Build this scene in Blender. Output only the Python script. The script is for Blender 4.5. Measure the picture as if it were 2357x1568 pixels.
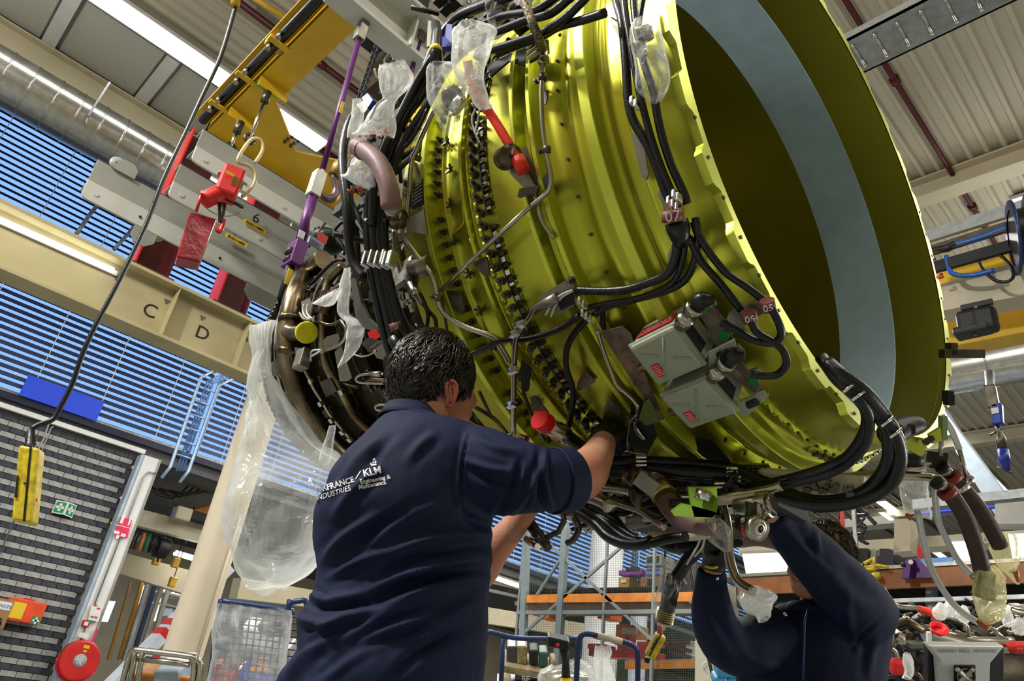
import bpy, bmesh, math, random
import numpy as np
from mathutils import Vector, Matrix, noise
V = Vector
sc = bpy.context.scene
for o in list(bpy.data.objects): bpy.data.objects.remove(o)
COL = sc.collection
# ------------------------------------------------------------------ camera
CAM = V((0, 0, .9))
CR = V((.70758934, .69422597, .13178628)); CU = V((.24543727, -.4163502, .8754502)); CF = V((-.66262952, .58711397, .46499389))
FPX = 1672.34
cd = bpy.data.cameras.new('camera'); cam = bpy.data.objects.new('camera', cd); COL.objects.link(cam)
cd.sensor_width = 36; cd.lens = 36 * FPX / 2357; cd.clip_start = .05; cd.clip_end = 200
m = Matrix((CR, CU, -CF)).transposed().to_4x4(); m.translation = CAM; cam.matrix_world = m
sc.camera = cam
# ------------------------------------------------------------------ sky seen through the windows
w = bpy.data.worlds.new('sky'); sc.world = w; w.use_nodes = True
bg = w.node_tree.nodes['Background']; bg.inputs[0].default_value = (.25, .47, 1, 1); bg.inputs[1].default_value = 1.2
sc.view_settings.view_transform = 'Standard'; sc.view_settings.look = 'None'
sc.view_settings.exposure = 0; sc.view_settings.gamma = 1; sc.view_settings.use_curve_mapping = False
sc.cycles.use_denoising = True
sc.cycles.max_bounces = 7; sc.cycles.transparent_max_bounces = 24
sc.cycles.sample_clamp_indirect = 4
# ------------------------------------------------------------------ ceiling lighting of the hall (area lights in the luminaire rows, plus added upward fill)
def area(name, loc, sx, sy, power, col=(1, .97, .9), aim=None):
    l = bpy.data.lights.new(name, 'AREA'); l.shape = 'RECTANGLE'; l.size = sx; l.size_y = sy; l.energy = power; l.color = col
    o = bpy.data.objects.new(name, l); COL.objects.link(o); o.location = loc
    if aim is not None: o.rotation_euler = (V(aim) - V(loc)).to_track_quat('-Z', 'Y').to_euler()
    return o
POW = {(3.2, -4): 130, (-1.5, -3.5): 200, (-9.6, -4): 480, (-5.2, -6): 420, (-9.6, 9): 500}
ROWS = [(-9.6, -4), (-9.6, 9), (-5.2, -6), (-1.5, -3.5), (-1.5, 14), (3.2, -4), (3.2, 3.5), (3.2, 12), (-6, 16)]
for i, (x, y) in enumerate(ROWS):
    area('ceiling_lamp_light', (x, y, 9.6), .35, 5, POW.get((x, y), 300))
    area('deck_fill_light', (x, y, 8.5), .8, 5, 125 if y < 8 else 35, aim=(x, y + .01, 12))  # fill aimed upward, added to brighten the roof deck; no fixture hangs here
area('floodlight_light', (-3.6, -4.8, 7.2), .7, .7, 720, (1, .98, .94), (-1.6, 1.6, 2.6))
area('work_light', (1.9, 5.2, 1.15), .8, .8, 55, (1, .99, .95), (-.6, 1.8, 1.6))
# ------------------------------------------------------------------ unprojection helpers (pixel of the 2357x1568 frame -> point in the hall)
def rw(x, y): return CR * ((x - 1178.5) / FPX) + CU * (-(y - 784) / FPX) + CF
def at(x, y, d): return CAM + rw(x, y) * d
def ax(x, y, X): r = rw(x, y); return CAM + r * (X / r.x)
def ay(x, y, Y): r = rw(x, y); return CAM + r * (Y / r.y)
def az(x, y, Z): r = rw(x, y); return CAM + r * ((Z - .9) / r.z)
# engine frame
EC = V((-.65278448, 1.78267778, 2.55414202)); EN = V((.9994626, -.02234511, .02398341)).normalized()
EY = V((0, 0, 1)).cross(EN).normalized(); EZ = EN.cross(EY)
def E(s, th, r): a = math.radians(th); return EC - EN * s + (EY * math.cos(a) + EZ * math.sin(a)) * r
def er(th): a = math.radians(th); return EY * math.cos(a) + EZ * math.sin(a)
def hit(x, y, r, far=False):
    d = rw(x, y); dp = d - EN * d.dot(EN); c = EC - CAM; cp = c - EN * c.dot(EN)
    A = dp.dot(dp); B = -2 * dp.dot(cp); D = B * B - 4 * A * (cp.dot(cp) - r * r)
    t = (-B + (-1 if not far else 1) * math.sqrt(max(D, 0))) / 2 / A
    X = CAM + d * t; s = (EC - X).dot(EN); v = X - EC + EN * s
    return s, math.degrees(math.atan2(v.dot(EZ), v.dot(EY))), X
def HP(x, y, r): return hit(x, y, r)[2]
# ------------------------------------------------------------------ materials
MAT = {}
def mat(name, col, rough=.5, metal=0., noise_amt=.12, nscale=6., bump=0., bscale=30., emit=None, estr=1., trans=0., alpha=1., coat=0., col2=None, ior=1.45, spec=None, stretch=None, detail=4):
    if name in MAT: return MAT[name]
    mt = bpy.data.materials.new(name); mt.use_nodes = True; nt = mt.node_tree; N = nt.nodes; L = nt.links
    b = N['Principled BSDF']; c = (*col, 1)
    b.inputs['Roughness'].default_value = rough; b.inputs['Metallic'].default_value = metal
    b.inputs['Transmission Weight'].default_value = trans; b.inputs['Alpha'].default_value = alpha; b.inputs['IOR'].default_value = ior
    b.inputs['Coat Weight'].default_value = coat
    if spec is not None: b.inputs['Specular IOR Level'].default_value = spec
    tc = N.new('ShaderNodeTexCoord'); src = tc.outputs['Object']
    if stretch:
        mp = N.new('ShaderNodeMapping'); mp.inputs['Scale'].default_value = stretch; L.new(src, mp.inputs[0]); src = mp.outputs[0]
    nz = N.new('ShaderNodeTexNoise'); nz.inputs['Scale'].default_value = nscale; nz.inputs['Detail'].default_value = detail
    L.new(src, nz.inputs['Vector'])
    rp = N.new('ShaderNodeMapRange'); rp.inputs[1].default_value = .35; rp.inputs[2].default_value = .65
    L.new(nz.outputs['Fac'], rp.inputs[0])
    mx = N.new('ShaderNodeMix'); mx.data_type = 'RGBA'
    k = 1 - noise_amt; c2 = (*(col2 or tuple(v * (1 - 2 * noise_amt) for v in col)), 1)
    mx.inputs[6].default_value = c; mx.inputs[7].default_value = c2
    L.new(rp.outputs[0], mx.inputs[0]); L.new(mx.outputs[2], b.inputs['Base Color'])
    if metal > .4 or coat:
        r2 = N.new('ShaderNodeMapRange'); r2.inputs[3].default_value = rough * .85; r2.inputs[4].default_value = min(1, rough * 1.25)
        L.new(nz.outputs['Fac'], r2.inputs[0]); L.new(r2.outputs[0], b.inputs['Roughness'])
    if bump:
        n2 = N.new('ShaderNodeTexNoise'); n2.inputs['Scale'].default_value = bscale; n2.inputs['Detail'].default_value = 5
        L.new(src, n2.inputs['Vector'])
        bp = N.new('ShaderNodeBump'); bp.inputs['Strength'].default_value = bump; bp.inputs['Distance'].default_value = .01
        L.new(n2.outputs['Fac'], bp.inputs['Height']); L.new(bp.outputs[0], b.inputs['Normal'])
    if emit:
        b.inputs['Emission Color'].default_value = (*emit, 1); b.inputs['Emission Strength'].default_value = estr
    MAT[name] = mt
    return mt
G = lambda v: (v, v, v)
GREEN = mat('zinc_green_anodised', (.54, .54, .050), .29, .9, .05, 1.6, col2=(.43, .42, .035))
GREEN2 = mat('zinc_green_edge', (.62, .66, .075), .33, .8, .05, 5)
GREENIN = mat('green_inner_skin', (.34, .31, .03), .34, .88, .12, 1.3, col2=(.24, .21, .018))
BAND = mat('blue_grey_abradable', (.40, .54, .64), .65, 0, .05, 14, .08, 220)
BLACKR = mat('black_rubber_sleeve', (.006, .006, .007), .33, 0, .2, 20, .10, 160)
BLACK = mat('black_satin', (.010, .010, .011), .5, 0, .2, 10)
STEEL = mat('tube_steel', (.50, .46, .37), .22, 1, .1, 12)
STEELD = mat('dark_steel', (.13, .115, .09), .36, .9, .2, 14, .05, 60)
TITAN = mat('heat_tinted_titanium', (.30, .24, .15), .28, 1, .3, 6, .04, 30, col2=(.07, .047, .022))
BRKT = mat('bracket_steel', (.30, .28, .23), .4, .9, .12, 20, .05, 90)
CORE = mat('core_case_metal', (.070, .055, .036), .42, .85, .3, 5, .12, 40, col2=(.03, .024, .017))
BRASS = mat('brass', (.55, .42, .14), .3, 1, .1)
CLIP = mat('bright_clip', (.75, .74, .70), .18, 1, .05)
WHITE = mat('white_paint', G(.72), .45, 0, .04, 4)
CREAM = mat('cream_paint', (.56, .50, .36), .45, 0, .06, 2)
GREYP = mat('grey_beam_paint', (.31, .31, .27), .4, 0, .08, 3, .03, 50)
BEIGE = mat('beige_paint', (.60, .54, .38), .5, 0, .06, 2)
YEL = mat('crane_yellow', (.68, .43, .02), .4, 0, .1, 3, .05, 30, col2=(.60, .35, .015))
YELP = mat('pendant_yellow', (.78, .60, .02), .45, 0, .15, 30, col2=(.45, .33, .02))
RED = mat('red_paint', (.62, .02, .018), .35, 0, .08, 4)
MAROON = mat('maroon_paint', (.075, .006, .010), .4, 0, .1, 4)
PURPLE = mat('purple_paint', (.12, .022, .15), .4, .2, .12, 14)
BROWNH = mat('brown_firesleeve', (.065, .032, .024), .5, 0, .15, 18, .1, 60)
PINKH = mat('mauve_firesleeve', (.24, .135, .125), .5, 0, .12, 12, .08, 60)
REDH = mat('red_hose_rubber', (.85, .035, .008), .38, 0, .05, 12)
REDCAP = mat('red_plastic_cap', (.80, .01, .015), .3, 0, .04)
YCAP = mat('yellow_plastic_cap', (.72, .66, .01), .45, 0, .1, 30)
BLUEST = mat('blue_bracket', (.02, .04, .30), .35, .2, .05)
BOXG = mat('exciter_grey_green', (.34, .37, .27), .5, .1, .06, 16, .25, 240)
GALV = mat('galvanised_sheet', (.56, .56, .52), .24, .95, .12, 9)
GALVD = mat('galvanised_steel_dull', (.36, .38, .38), .42, .75, .12, 12)
CEILM = mat('ceiling_deck_paint', (.50, .46, .36), .45, 0, .04, 1)
ORANGE = mat('orange_rack_paint', (.72, .25, .04), .5, 0, .12, 8)
DARKM = mat('dark_metal', (.02, .02, .022), .6, .2, .2)  # near-black metal used for many dark parts
NAVYT = mat('navy_tube_paint', (.012, .03, .11), .35, .1, .08)
LIT = mat('lamp_tube', (1, 1, 1), .5, emit=(1, .99, .93), estr=9)
LITP = mat('lit_panel', (1, 1, 1), .5, emit=(1, 1, .97), estr=2.6)
FLOORM = mat('floor_epoxy', (.19, .20, .19), .3, 0, .08, 1.5)
SLATM = mat('blind_slat', (.022, .030, .075), .4, .2, .1, 3)
MORTAR = mat('mortar', (.10, .10, .105), .9, 0, .1, 20)
BRKL = mat('brick_light', (.36, .37, .36), .8, 0, .10, 9, .2, 90)
BRKD = mat('brick_dark', (.055, .058, .075), .8, 0, .14, 9, .2, 90)
SKIN = mat('skin', (.62, .32, .20), .5, 0, .10, 9, .15, 120, col2=(.50, .20, .12), spec=.35)
NAVY = mat('navy_cotton', (.0045, .010, .042), .75, 0, .10, 5, .22, 700, spec=.3)
HAIRM = mat('dark_brown_hair', (.020, .014, .010), .38, 0, .2, 60)
HAIR2 = mat('brown_hair', (.055, .032, .015), .5, 0, .2, 60)
CORD = mat('white_cord', (.62, .62, .58), .7, 0, .1)
PAPERW = mat('white_label', (.75, .75, .73), .6, 0, .03)
PAPERY = mat('yellow_label', (.80, .55, .02), .6, 0, .03)
INK = mat('black_ink', G(.01), .6)
INKW = mat('white_ink', G(.80), .6)
REDL = mat('red_label', (.62, .02, .02), .5, 0, .05)
GREENL = mat('green_sign', (.0, .27, .10), .5, 0, .05)
BLUEP = mat('blue_board', (.02, .07, .72), .45, 0, .03)
CARD = mat('cardboard', (.36, .20, .09), .8, 0, .08, 12)
CLEARH = mat('clear_hose', (.72, .74, .72), .25, 0, .05, 10, trans=.35)
def plastic(name, tint, a0=.22, a1=.75, bscale=9., bstr=.6):
    mt = bpy.data.materials.new(name); mt.use_nodes = True; nt = mt.node_tree; N = nt.nodes; L = nt.links
    for n_ in list(N): N.remove(n_)
    out = N.new('ShaderNodeOutputMaterial'); tr = N.new('ShaderNodeBsdfTransparent'); gl = N.new('ShaderNodeBsdfPrincipled')
    gl.inputs['Base Color'].default_value = (*tint, 1); gl.inputs['Roughness'].default_value = .07
    gl.inputs['Specular IOR Level'].default_value = 1.0
    tc = N.new('ShaderNodeTexCoord'); nz = N.new('ShaderNodeTexVoronoi'); nz.feature = 'DISTANCE_TO_EDGE'; nz.inputs['Scale'].default_value = bscale
    n3 = N.new('ShaderNodeTexNoise'); n3.inputs['Scale'].default_value = bscale * 1.3; n3.inputs['Detail'].default_value = 2; n3.inputs['Distortion'].default_value = 1.5
    L.new(tc.outputs['Object'], n3.inputs['Vector'])
    ad = N.new('ShaderNodeMixRGB'); ad.inputs[0].default_value = .35
    L.new(tc.outputs['Object'], ad.inputs[1]); L.new(n3.outputs['Color'], ad.inputs[2]); L.new(ad.outputs[0], nz.inputs['Vector'])
    bp = N.new('ShaderNodeBump'); bp.inputs['Strength'].default_value = bstr; bp.inputs['Distance'].default_value = .02
    mulh = N.new('ShaderNodeMath'); mulh.operation = 'ADD'; L.new(nz.outputs['Distance'], mulh.inputs[0]); L.new(n3.outputs['Fac'], mulh.inputs[1])
    L.new(mulh.outputs[0], bp.inputs['Height']); L.new(bp.outputs[0], gl.inputs['Normal'])
    fr = N.new('ShaderNodeLayerWeight'); fr.inputs[0].default_value = .45; L.new(bp.outputs[0], fr.inputs['Normal'])
    mr = N.new('ShaderNodeMapRange'); mr.inputs[3].default_value = a0; mr.inputs[4].default_value = a1; L.new(fr.outputs['Facing'], mr.inputs[0])
    tl = N.new('ShaderNodeBsdfTranslucent'); tl.inputs[0].default_value = (*tint, 1); m2 = N.new('ShaderNodeMixShader'); m2.inputs[0].default_value = .55; L.new(gl.outputs[0], m2.inputs[1]); L.new(tl.outputs[0], m2.inputs[2])
    mx = N.new('ShaderNodeMixShader'); L.new(mr.outputs[0], mx.inputs[0]); L.new(tr.outputs[0], mx.inputs[1]); L.new(m2.outputs[0], mx.inputs[2])
    L.new(mx.outputs[0], out.inputs[0]); MAT[name] = mt
    return mt
BAG = plastic('clear_bag_film', (.93, .95, .93), .09, .62, 10, .35)
BAGW = plastic('milky_bag_film', (.95, .96, .94), .36, .85, 8, .4)
BAGY = plastic('oily_bag_film', (.92, .88, .50), .30, .8, 10, .4)
SHEET = plastic('clear_sheet_film', (.93, .95, .93), .13, .68, 3.2, .5)
# ------------------------------------------------------------------ mesh builder
class MB:
    def __init__(s): s.v = []; s.f = []; s.sm = []; s.mi = []; s.m = 0
    def add(s, vs, fs, smooth=False):
        o = len(s.v); s.v += [tuple(p) for p in vs]; s.f += [tuple(i + o for i in f) for f in fs]
        s.sm += [smooth] * len(fs); s.mi += [s.m] * len(fs); return s
    def frame(s, c, X, Y, Z, sx, sy, sz):
        c = V(c); vs = [c + X * (a * sx / 2) + Y * (b * sy / 2) + Z * (d * sz / 2) for d in (-1, 1) for b in (-1, 1) for a in (-1, 1)]
        return s.add(vs, [(0, 2, 3, 1), (4, 5, 7, 6), (0, 1, 5, 4), (2, 6, 7, 3), (0, 4, 6, 2), (1, 3, 7, 5)])
    def box(s, c, sx, sy, sz): return s.frame(c, V((1, 0, 0)), V((0, 1, 0)), V((0, 0, 1)), sx, sy, sz)
    def bx(s, x0, x1, y0, y1, z0, z1): return s.box(((x0 + x1) / 2, (y0 + y1) / 2, (z0 + z1) / 2), abs(x1 - x0), abs(y1 - y0), abs(z1 - z0))
    def beam(s, a, b, w, h, up=(0, 0, 1)):
        a = V(a); b = V(b); Z = (b - a); l = Z.length; Z.normalize(); X = V(up).cross(Z)
        if X.length < 1e-4: X = V((1, 0, 0)).cross(Z)
        X.normalize(); Y = Z.cross(X); return s.frame((a + b) / 2, X, Y, Z, w, h, l)
    def tube(s, pts, r, seg=8, cap=True, sub=0, closed=False):
        pts = [V(p) for p in pts]
        rs = list(r) if isinstance(r, (list, tuple)) else [r] * len(pts)
        if sub and len(pts) > 2:
            q = []; qr = []; n = len(pts)
            for i in range(n - 1):
                p0 = pts[max(i - 1, 0)]; p1 = pts[i]; p2 = pts[i + 1]; p3 = pts[min(i + 2, n - 1)]
                for k in range(sub):
                    t = k / sub
                    q.append(.5 * ((2 * p1) + (p2 - p0) * t + (2 * p0 - 5 * p1 + 4 * p2 - p3) * t * t + (3 * p1 - p0 - 3 * p2 + p3) * t ** 3)); qr.append(rs[i] * (1 - t) + rs[i + 1] * t)
            q.append(pts[-1]); qr.append(rs[-1]); pts = q; rs = qr
        n = len(pts); vs = []; T = None
        for i in range(n):
            d = (pts[min(i + 1, n - 1)] - pts[max(i - 1, 0)])
            if closed: d = pts[(i + 1) % n] - pts[i - 1]
            if d.length < 1e-9: d = V((0, 0, 1))
            d.normalize()
            if T is None:
                X = d.orthogonal().normalized()
            else:
                X = X - d * X.dot(d)
                X = X.normalized() if X.length > 1e-6 else d.orthogonal().normalized()
            T = d; Y = d.cross(X)
            vs += [pts[i] + (X * math.cos(2 * math.pi * k / seg) + Y * math.sin(2 * math.pi * k / seg)) * rs[i] for k in range(seg)]
        fs = []
        for i in range(n if closed else n - 1):
            j = (i + 1) % n
            for k in range(seg): fs.append((i * seg + k, i * seg + (k + 1) % seg, j * seg + (k + 1) % seg, j * seg + k))
        s.add(vs, fs, True)
        if cap and not closed:
            o = len(s.v) - len(vs); s.f += [tuple(o + k for k in range(seg))[::-1], tuple(o + (n - 1) * seg + k for k in range(seg))]; s.sm += [False] * 2; s.mi += [s.m] * 2
        return s
    def cyl(s, a, b, r, r2=None, seg=12): return s.tube([a, b], [r, r if r2 is None else r2], seg)
    def lathe(s, prof, o, axis, seg=24, a0=0, a1=360, xref=None, smooth=True):
        o = V(o); A = V(axis).normalized(); X = V(xref).normalized() if xref else A.orthogonal().normalized(); Y = A.cross(X)
        full = abs(a1 - a0) >= 360; n = seg if full else seg + 1; vs = []; fs = []
        for i in range(n):
            a = math.radians(a0 + (a1 - a0) * i / seg); d = X * math.cos(a) + Y * math.sin(a)
            vs += [o + A * p[0] + d * p[1] for p in prof]
        m_ = len(prof)
        for i in range(seg):
            j = (i + 1) % n
            for k in range(m_ - 1): fs.append((i * m_ + k, j * m_ + k, j * m_ + k + 1, i * m_ + k + 1))
        return s.add(vs, fs, smooth)
    def sph(s, c, r, seg=12, rings=8, M=None):
        c = V(c); vs = []; fs = []
        R3 = r if isinstance(r, (tuple, list)) else (r, r, r)
        for i in range(rings + 1):
            ph = math.pi * i / rings
            for k in range(seg):
                a = 2 * math.pi * k / seg; p = V((R3[0] * math.sin(ph) * math.cos(a), R3[1] * math.sin(ph) * math.sin(a), R3[2] * math.cos(ph)))
                vs.append(c + (M @ p if M else p))
        for i in range(rings):
            for k in range(seg): fs.append((i * seg + k, (i + 1) * seg + k, (i + 1) * seg + (k + 1) % seg, i * seg + (k + 1) % seg))
        return s.add(vs, fs, True)
    def prism(s, poly, O, X, Y, t, holes=None):
        """polygon (2D) in plane O,X,Y extruded by t along X x Y (t/2 each side)"""
        O = V(O); X = V(X).normalized(); Y = V(Y); Y = (Y - X * Y.dot(X)).normalized(); Z = X.cross(Y); n = len(poly)
        vs = [O + X * p[0] + Y * p[1] + Z * (t / 2) for p in poly] + [O + X * p[0] + Y * p[1] - Z * (t / 2) for p in poly]
        fs = [tuple(range(n)), tuple(range(2 * n - 1, n - 1, -1))] + [(i, i + n, (i + 1) % n + n, (i + 1) % n) for i in range(n)]
        return s.add(vs, fs)
    def grid(s, P, nu, nv, smooth=True):
        return s.add(P, [(i * nv + j, (i + 1) * nv + j, (i + 1) * nv + j + 1, i * nv + j + 1) for i in range(nu - 1) for j in range(nv - 1)], smooth)
    def build(s, name, m, parent=None, bev=0, label=None, kind=None, thick=0, origin=None, recalc=True):
        vs = np.array(s.v, dtype=np.float64)
        c = (vs.min(0) + vs.max(0)) / 2 if origin is None else np.array(origin)
        me = bpy.data.meshes.new(name); me.from_pydata((vs - c).tolist(), [], s.f)
        ms = m if isinstance(m, (list, tuple)) else [m]
        for q in ms: me.materials.append(q)
        me.polygons.foreach_set('use_smooth', s.sm); me.polygons.foreach_set('material_index', s.mi)
        if recalc:
            b = bmesh.new(); b.from_mesh(me); bmesh.ops.recalc_face_normals(b, faces=b.faces); b.to_mesh(me); b.free()
        me.update()
        o = bpy.data.objects.new(name, me); COL.objects.link(o)
        attach(o, V(c), parent)
        if bev:
            q = o.modifiers.new('bevel', 'BEVEL'); q.width = bev; q.segments = 2; q.limit_method = 'ANGLE'; q.angle_limit = math.radians(50)
        if thick:
            q = o.modifiers.new('thickness', 'SOLIDIFY'); q.thickness = thick; q.offset = 0
        if label: o['label'] = label
        if kind: o['kind'] = kind
        return o
WP = {}
def attach(o, wp, parent):
    WP[o] = V(wp)
    if parent is not None:
        o.parent = parent; o.location = V(wp) - WP[parent]
    else: o.location = wp
def tag(o, label, cat, group=None, kind=None):
    o['label'] = label; o['category'] = cat
    if group: o['group'] = group
    if kind: o['kind'] = kind
    return o
def thing(name, label, cat, loc=(0, 0, 0), group=None):
    o = bpy.data.objects.new(name, None); COL.objects.link(o); o.empty_display_size = .1; o.location = loc; WP[o] = V(loc)
    return tag(o, label, cat, group)
def struct(name, b, m, parent=None, **k):
    o = b.build(name, m, parent, **k)
    if parent is None: o['kind'] = 'structure'
    return o
def one(name, b, m, label, cat, group=None, **k): return tag(b.build(name, m, None, **k), label, cat, group)
def linked(src, name, loc, parent, M=None):
    """an object sharing src's mesh at world point loc"""
    o = bpy.data.objects.new(name, src.data); COL.objects.link(o); attach(o, loc, parent)
    if M is not None: o.rotation_euler = M.to_euler()
    return o
def rot_to(z, x=None):
    z = V(z).normalized(); x = V(x) if x is not None else z.orthogonal(); x = (x - z * x.dot(z)).normalized(); return Matrix((x, z.cross(x), z)).transposed()
FONTS = {}
def text_mesh(name, txt, size, O, X, Y, m, parent=None, ext=.0015, align='CENTER', kind=None):
    cu = bpy.data.curves.new(name, 'FONT'); cu.body = txt; cu.size = size; cu.extrude = ext; cu.align_x = align; cu.align_y = 'CENTER'; cu.resolution_u = 3
    t = bpy.data.objects.new(name, cu); COL.objects.link(t)
    dg = bpy.context.evaluated_depsgraph_get(); dg.update(); me = bpy.data.meshes.new_from_object(t.evaluated_get(dg)); bpy.data.objects.remove(t)
    X = V(X).normalized(); Y = V(Y); Y = (Y - X * Y.dot(X)).normalized(); M3 = Matrix((X, Y, X.cross(Y))).transposed().to_4x4()
    me.transform(M3); me.materials.clear(); me.materials.append(m)
    o = bpy.data.objects.new(name, me); COL.objects.link(o); attach(o, V(O), parent)
    return o
def ibeam(b, a, c, w, h, t=.02, up=(0, 0, 1)):
    a = V(a); c = V(c); d = (c - a).normalized(); X = V(up).cross(d).normalized(); U = d.cross(X)
    if U.z < 0: U = -U
    b.beam(a, c, t, h, up); b.beam(a + U * (h / 2 - t / 2), c + U * (h / 2 - t / 2), w, t * 1.2, up); b.beam(a - U * (h / 2 - t / 2), c - U * (h / 2 - t / 2), w, t * 1.2, up)
    return b
random.seed(7)
# ================================================================== SETTING
W0 = -14.5
struct('floor', MB().bx(-24, 12, -12, 42, -.12, 0), FLOORM)
# trapezoidal roof deck, ribs along Y
CZ = 10.5
b = MB(); x = -14.6; prof = []
while x < 12:
    prof += [(x, CZ), (x + .13, CZ), (x + .155, CZ - .07), (x + .215, CZ - .07)]; x += .25
prof.append((x, CZ))
vs = [V((p[0], y, p[1])) for p in prof for y in (-12, 42)]
b.add(vs, [(2 * i, 2 * i + 1, 2 * i + 3, 2 * i + 2) for i in range(len(prof) - 1)])
struct('ceiling', b, CEILM, recalc=False)
for i, (nm, bb) in enumerate((('wall_right', (11.9, 12, -12, 42, 0, CZ)), ('wall_rear', (-24, 12, -12.1, -12, 0, CZ)), ('wall_far', (-24, 12, 42, 42.1, 0, CZ)), ('wall_beyond', (-24.1, -24, -12, 42, 0, 5)))):
    struct(nm, MB().bx(*bb), CREAM)
# ---- left wall: brick base, blinds above
wall = MB().bx(W0 - .3, W0 - .03, -12, 4.0, 0, 4.5).bx(W0 - .3, W0 - .02, -12, 42, 4.42, 4.74)
wall.bx(W0 - .3, W0, -12, 42, 7.35, 7.75).bx(W0 - .3, W0, -12, 42, 10.05, 10.6)
wall = struct('wall_left', wall, MORTAR)
BL, BH, GAP = .232, .092, .010
protoL = MB().box((0, 0, 0), .05, BL - GAP, BH - GAP).build('brick', BRKL, None, origin=(0, 0, 0))
protoD = MB().box((0, 0, 0), .05, BL - GAP, BH - GAP).build('brick', BRKD, None, origin=(0, 0, 0))
bpy.data.objects.remove(protoL.copy()) if False else None
cand = []; mL, mD = protoL.data, protoD.data
bpy.data.objects.remove(protoL); bpy.data.objects.remove(protoD)
for k in range(48):
    z = 4.40 - BH * (k + .5)
    if z < .02: break
    for j in range(60):
        y = 4.09 - BL * (j + .5) - (BL / 2 if k % 2 else 0) - (BL * .25 if k % 4 > 1 else 0)
        if y < -6: break
        d = V((W0, y, z)) - CAM; dd = d.dot(CF); px = 1178.5 + d.dot(CR) / dd * FPX; py = 784 - d.dot(CU) / dd * FPX
        vis = -20 < px < 345 and py < 1590
        cand.append((not vis, d.length, k, y, z))
cand.sort(); rest = {0: MB(), 1: MB()}
for i, (nv, dl, k, y, z) in enumerate(cand):
    dark = k % 2 == 0
    xo = W0 - .02 + random.uniform(-.003, .003)
    if i < 296:
        o = bpy.data.objects.new('brick', mD if dark else mL); COL.objects.link(o); attach(o, V((xo, y, z)), wall)
    else: rest[int(dark)].box((xo, y, z), .05, BL - GAP, BH - GAP)
rest[0].build('brickwork_light', BRKL, wall, kind='stuff'); rest[1].build('brickwork_dark', BRKD, wall, kind='stuff')
# windows with blinds
def blind(nm, y0, y1, z0, z1, pitch, hh, tilt):
    fr = MB().bx(W0 - .12, W0 - .02, y0, y0 + .05, z0, z1).bx(W0 - .12, W0 - .02, y1 - .05, y1, z0, z1).bx(W0 - .12, W0 - .02, y0, y1, z0, z0 + .05).bx(W0 - .12, W0 - .02, y0, y1, z1 - .05, z1)
    wn = struct(nm, fr, GALVD)
    n_ = int((z1 - z0 - .1) / pitch); c = math.cos(tilt); s_ = math.sin(tilt)
    pr = None
    for i in range(n_):
        z = z0 + .08 + pitch * (i + .5)
        if pr is None:
            bb = MB(); bb.frame((W0 + .04, (y0 + y1) / 2, z), V((c, 0, s_)), V((0, 1, 0)), V((-s_, 0, c)), .012, y1 - y0 - .08, hh); pr = bb.build('slat', SLATM, wn)
        else: linked(pr, 'slat', V((W0 + .04, (y0 + y1) / 2, z)), wn)
    lad = MB()
    y = y0 + .5
    while y < y1 - .3: lad.bx(W0 + .1, W0 + .105, y, y + .012, z0, z1); y += 1.1
    lad.build('ladder_cord', CORD, wn)
    return wn
ys = [-5.2, 4.95, 12.3, 19.6, 27]
for i in range(4):
    blind('window_%d' % (i + 1), ys[i] + .06, ys[i + 1] - .06, 4.76, 7.35, .125, .078, .35)
for i in range(4):
    blind('window_%d' % (i + 5), ys[i] + .06, ys[i + 1] - .06, 7.8, 10.05, .125, .058, .45)
struct('trim_1', MB().bx(W0, W0 + .09, -6, 4.1, 4.46, 4.54), WHITE)
struct('trim_2', MB().bx(W0, W0 + .08, -6, 42, 4.62, 4.74), mat('navy_sill', (.01, .013, .04), .4))
struct('trim_3', MB().bx(W0, W0 + .12, -6, 42, 7.4, 7.48).bx(W0, W0 + .06, -6, 42, 7.6, 7.66), GALVD)
one('board', MB().bx(W0 + .10, W0 + .13, 1.82, 3.10, 4.74, 5.12), BLUEP, 'plain bright blue board over the lower edge of the window blinds', 'board')
# lower aisle ceiling beyond the left wall
struct('ceiling_aisle', MB().bx(-24, W0 - .3, 4.2, 42, 4.5, 4.7), mat('aisle_ceiling', (.10, .10, .09), .7))
# ceiling panels near wall + white battens
pan = struct('ceiling_panel_bay', MB().bx(-12.9, -11.3, -8, 20, CZ - .16, CZ - .14), mat('acoustic_edge', (.5, .5, .48), .7))
pm = None
for i in range(10):
    y0 = -3.4 + i * 1.62
    bb = MB().bx(-12.85, -11.32, y0, y0 + 1.3, CZ - .23, CZ - .165)
    bb.build('panel', mat('acoustic_panel', (.52, .52, .46), .8, 0, .06, 30), pan)
    MB().bx(-12.85, -11.3, y0 + 1.34, y0 + 1.56, CZ - .28, CZ - .17).build('batten', WHITE, pan)
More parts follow.
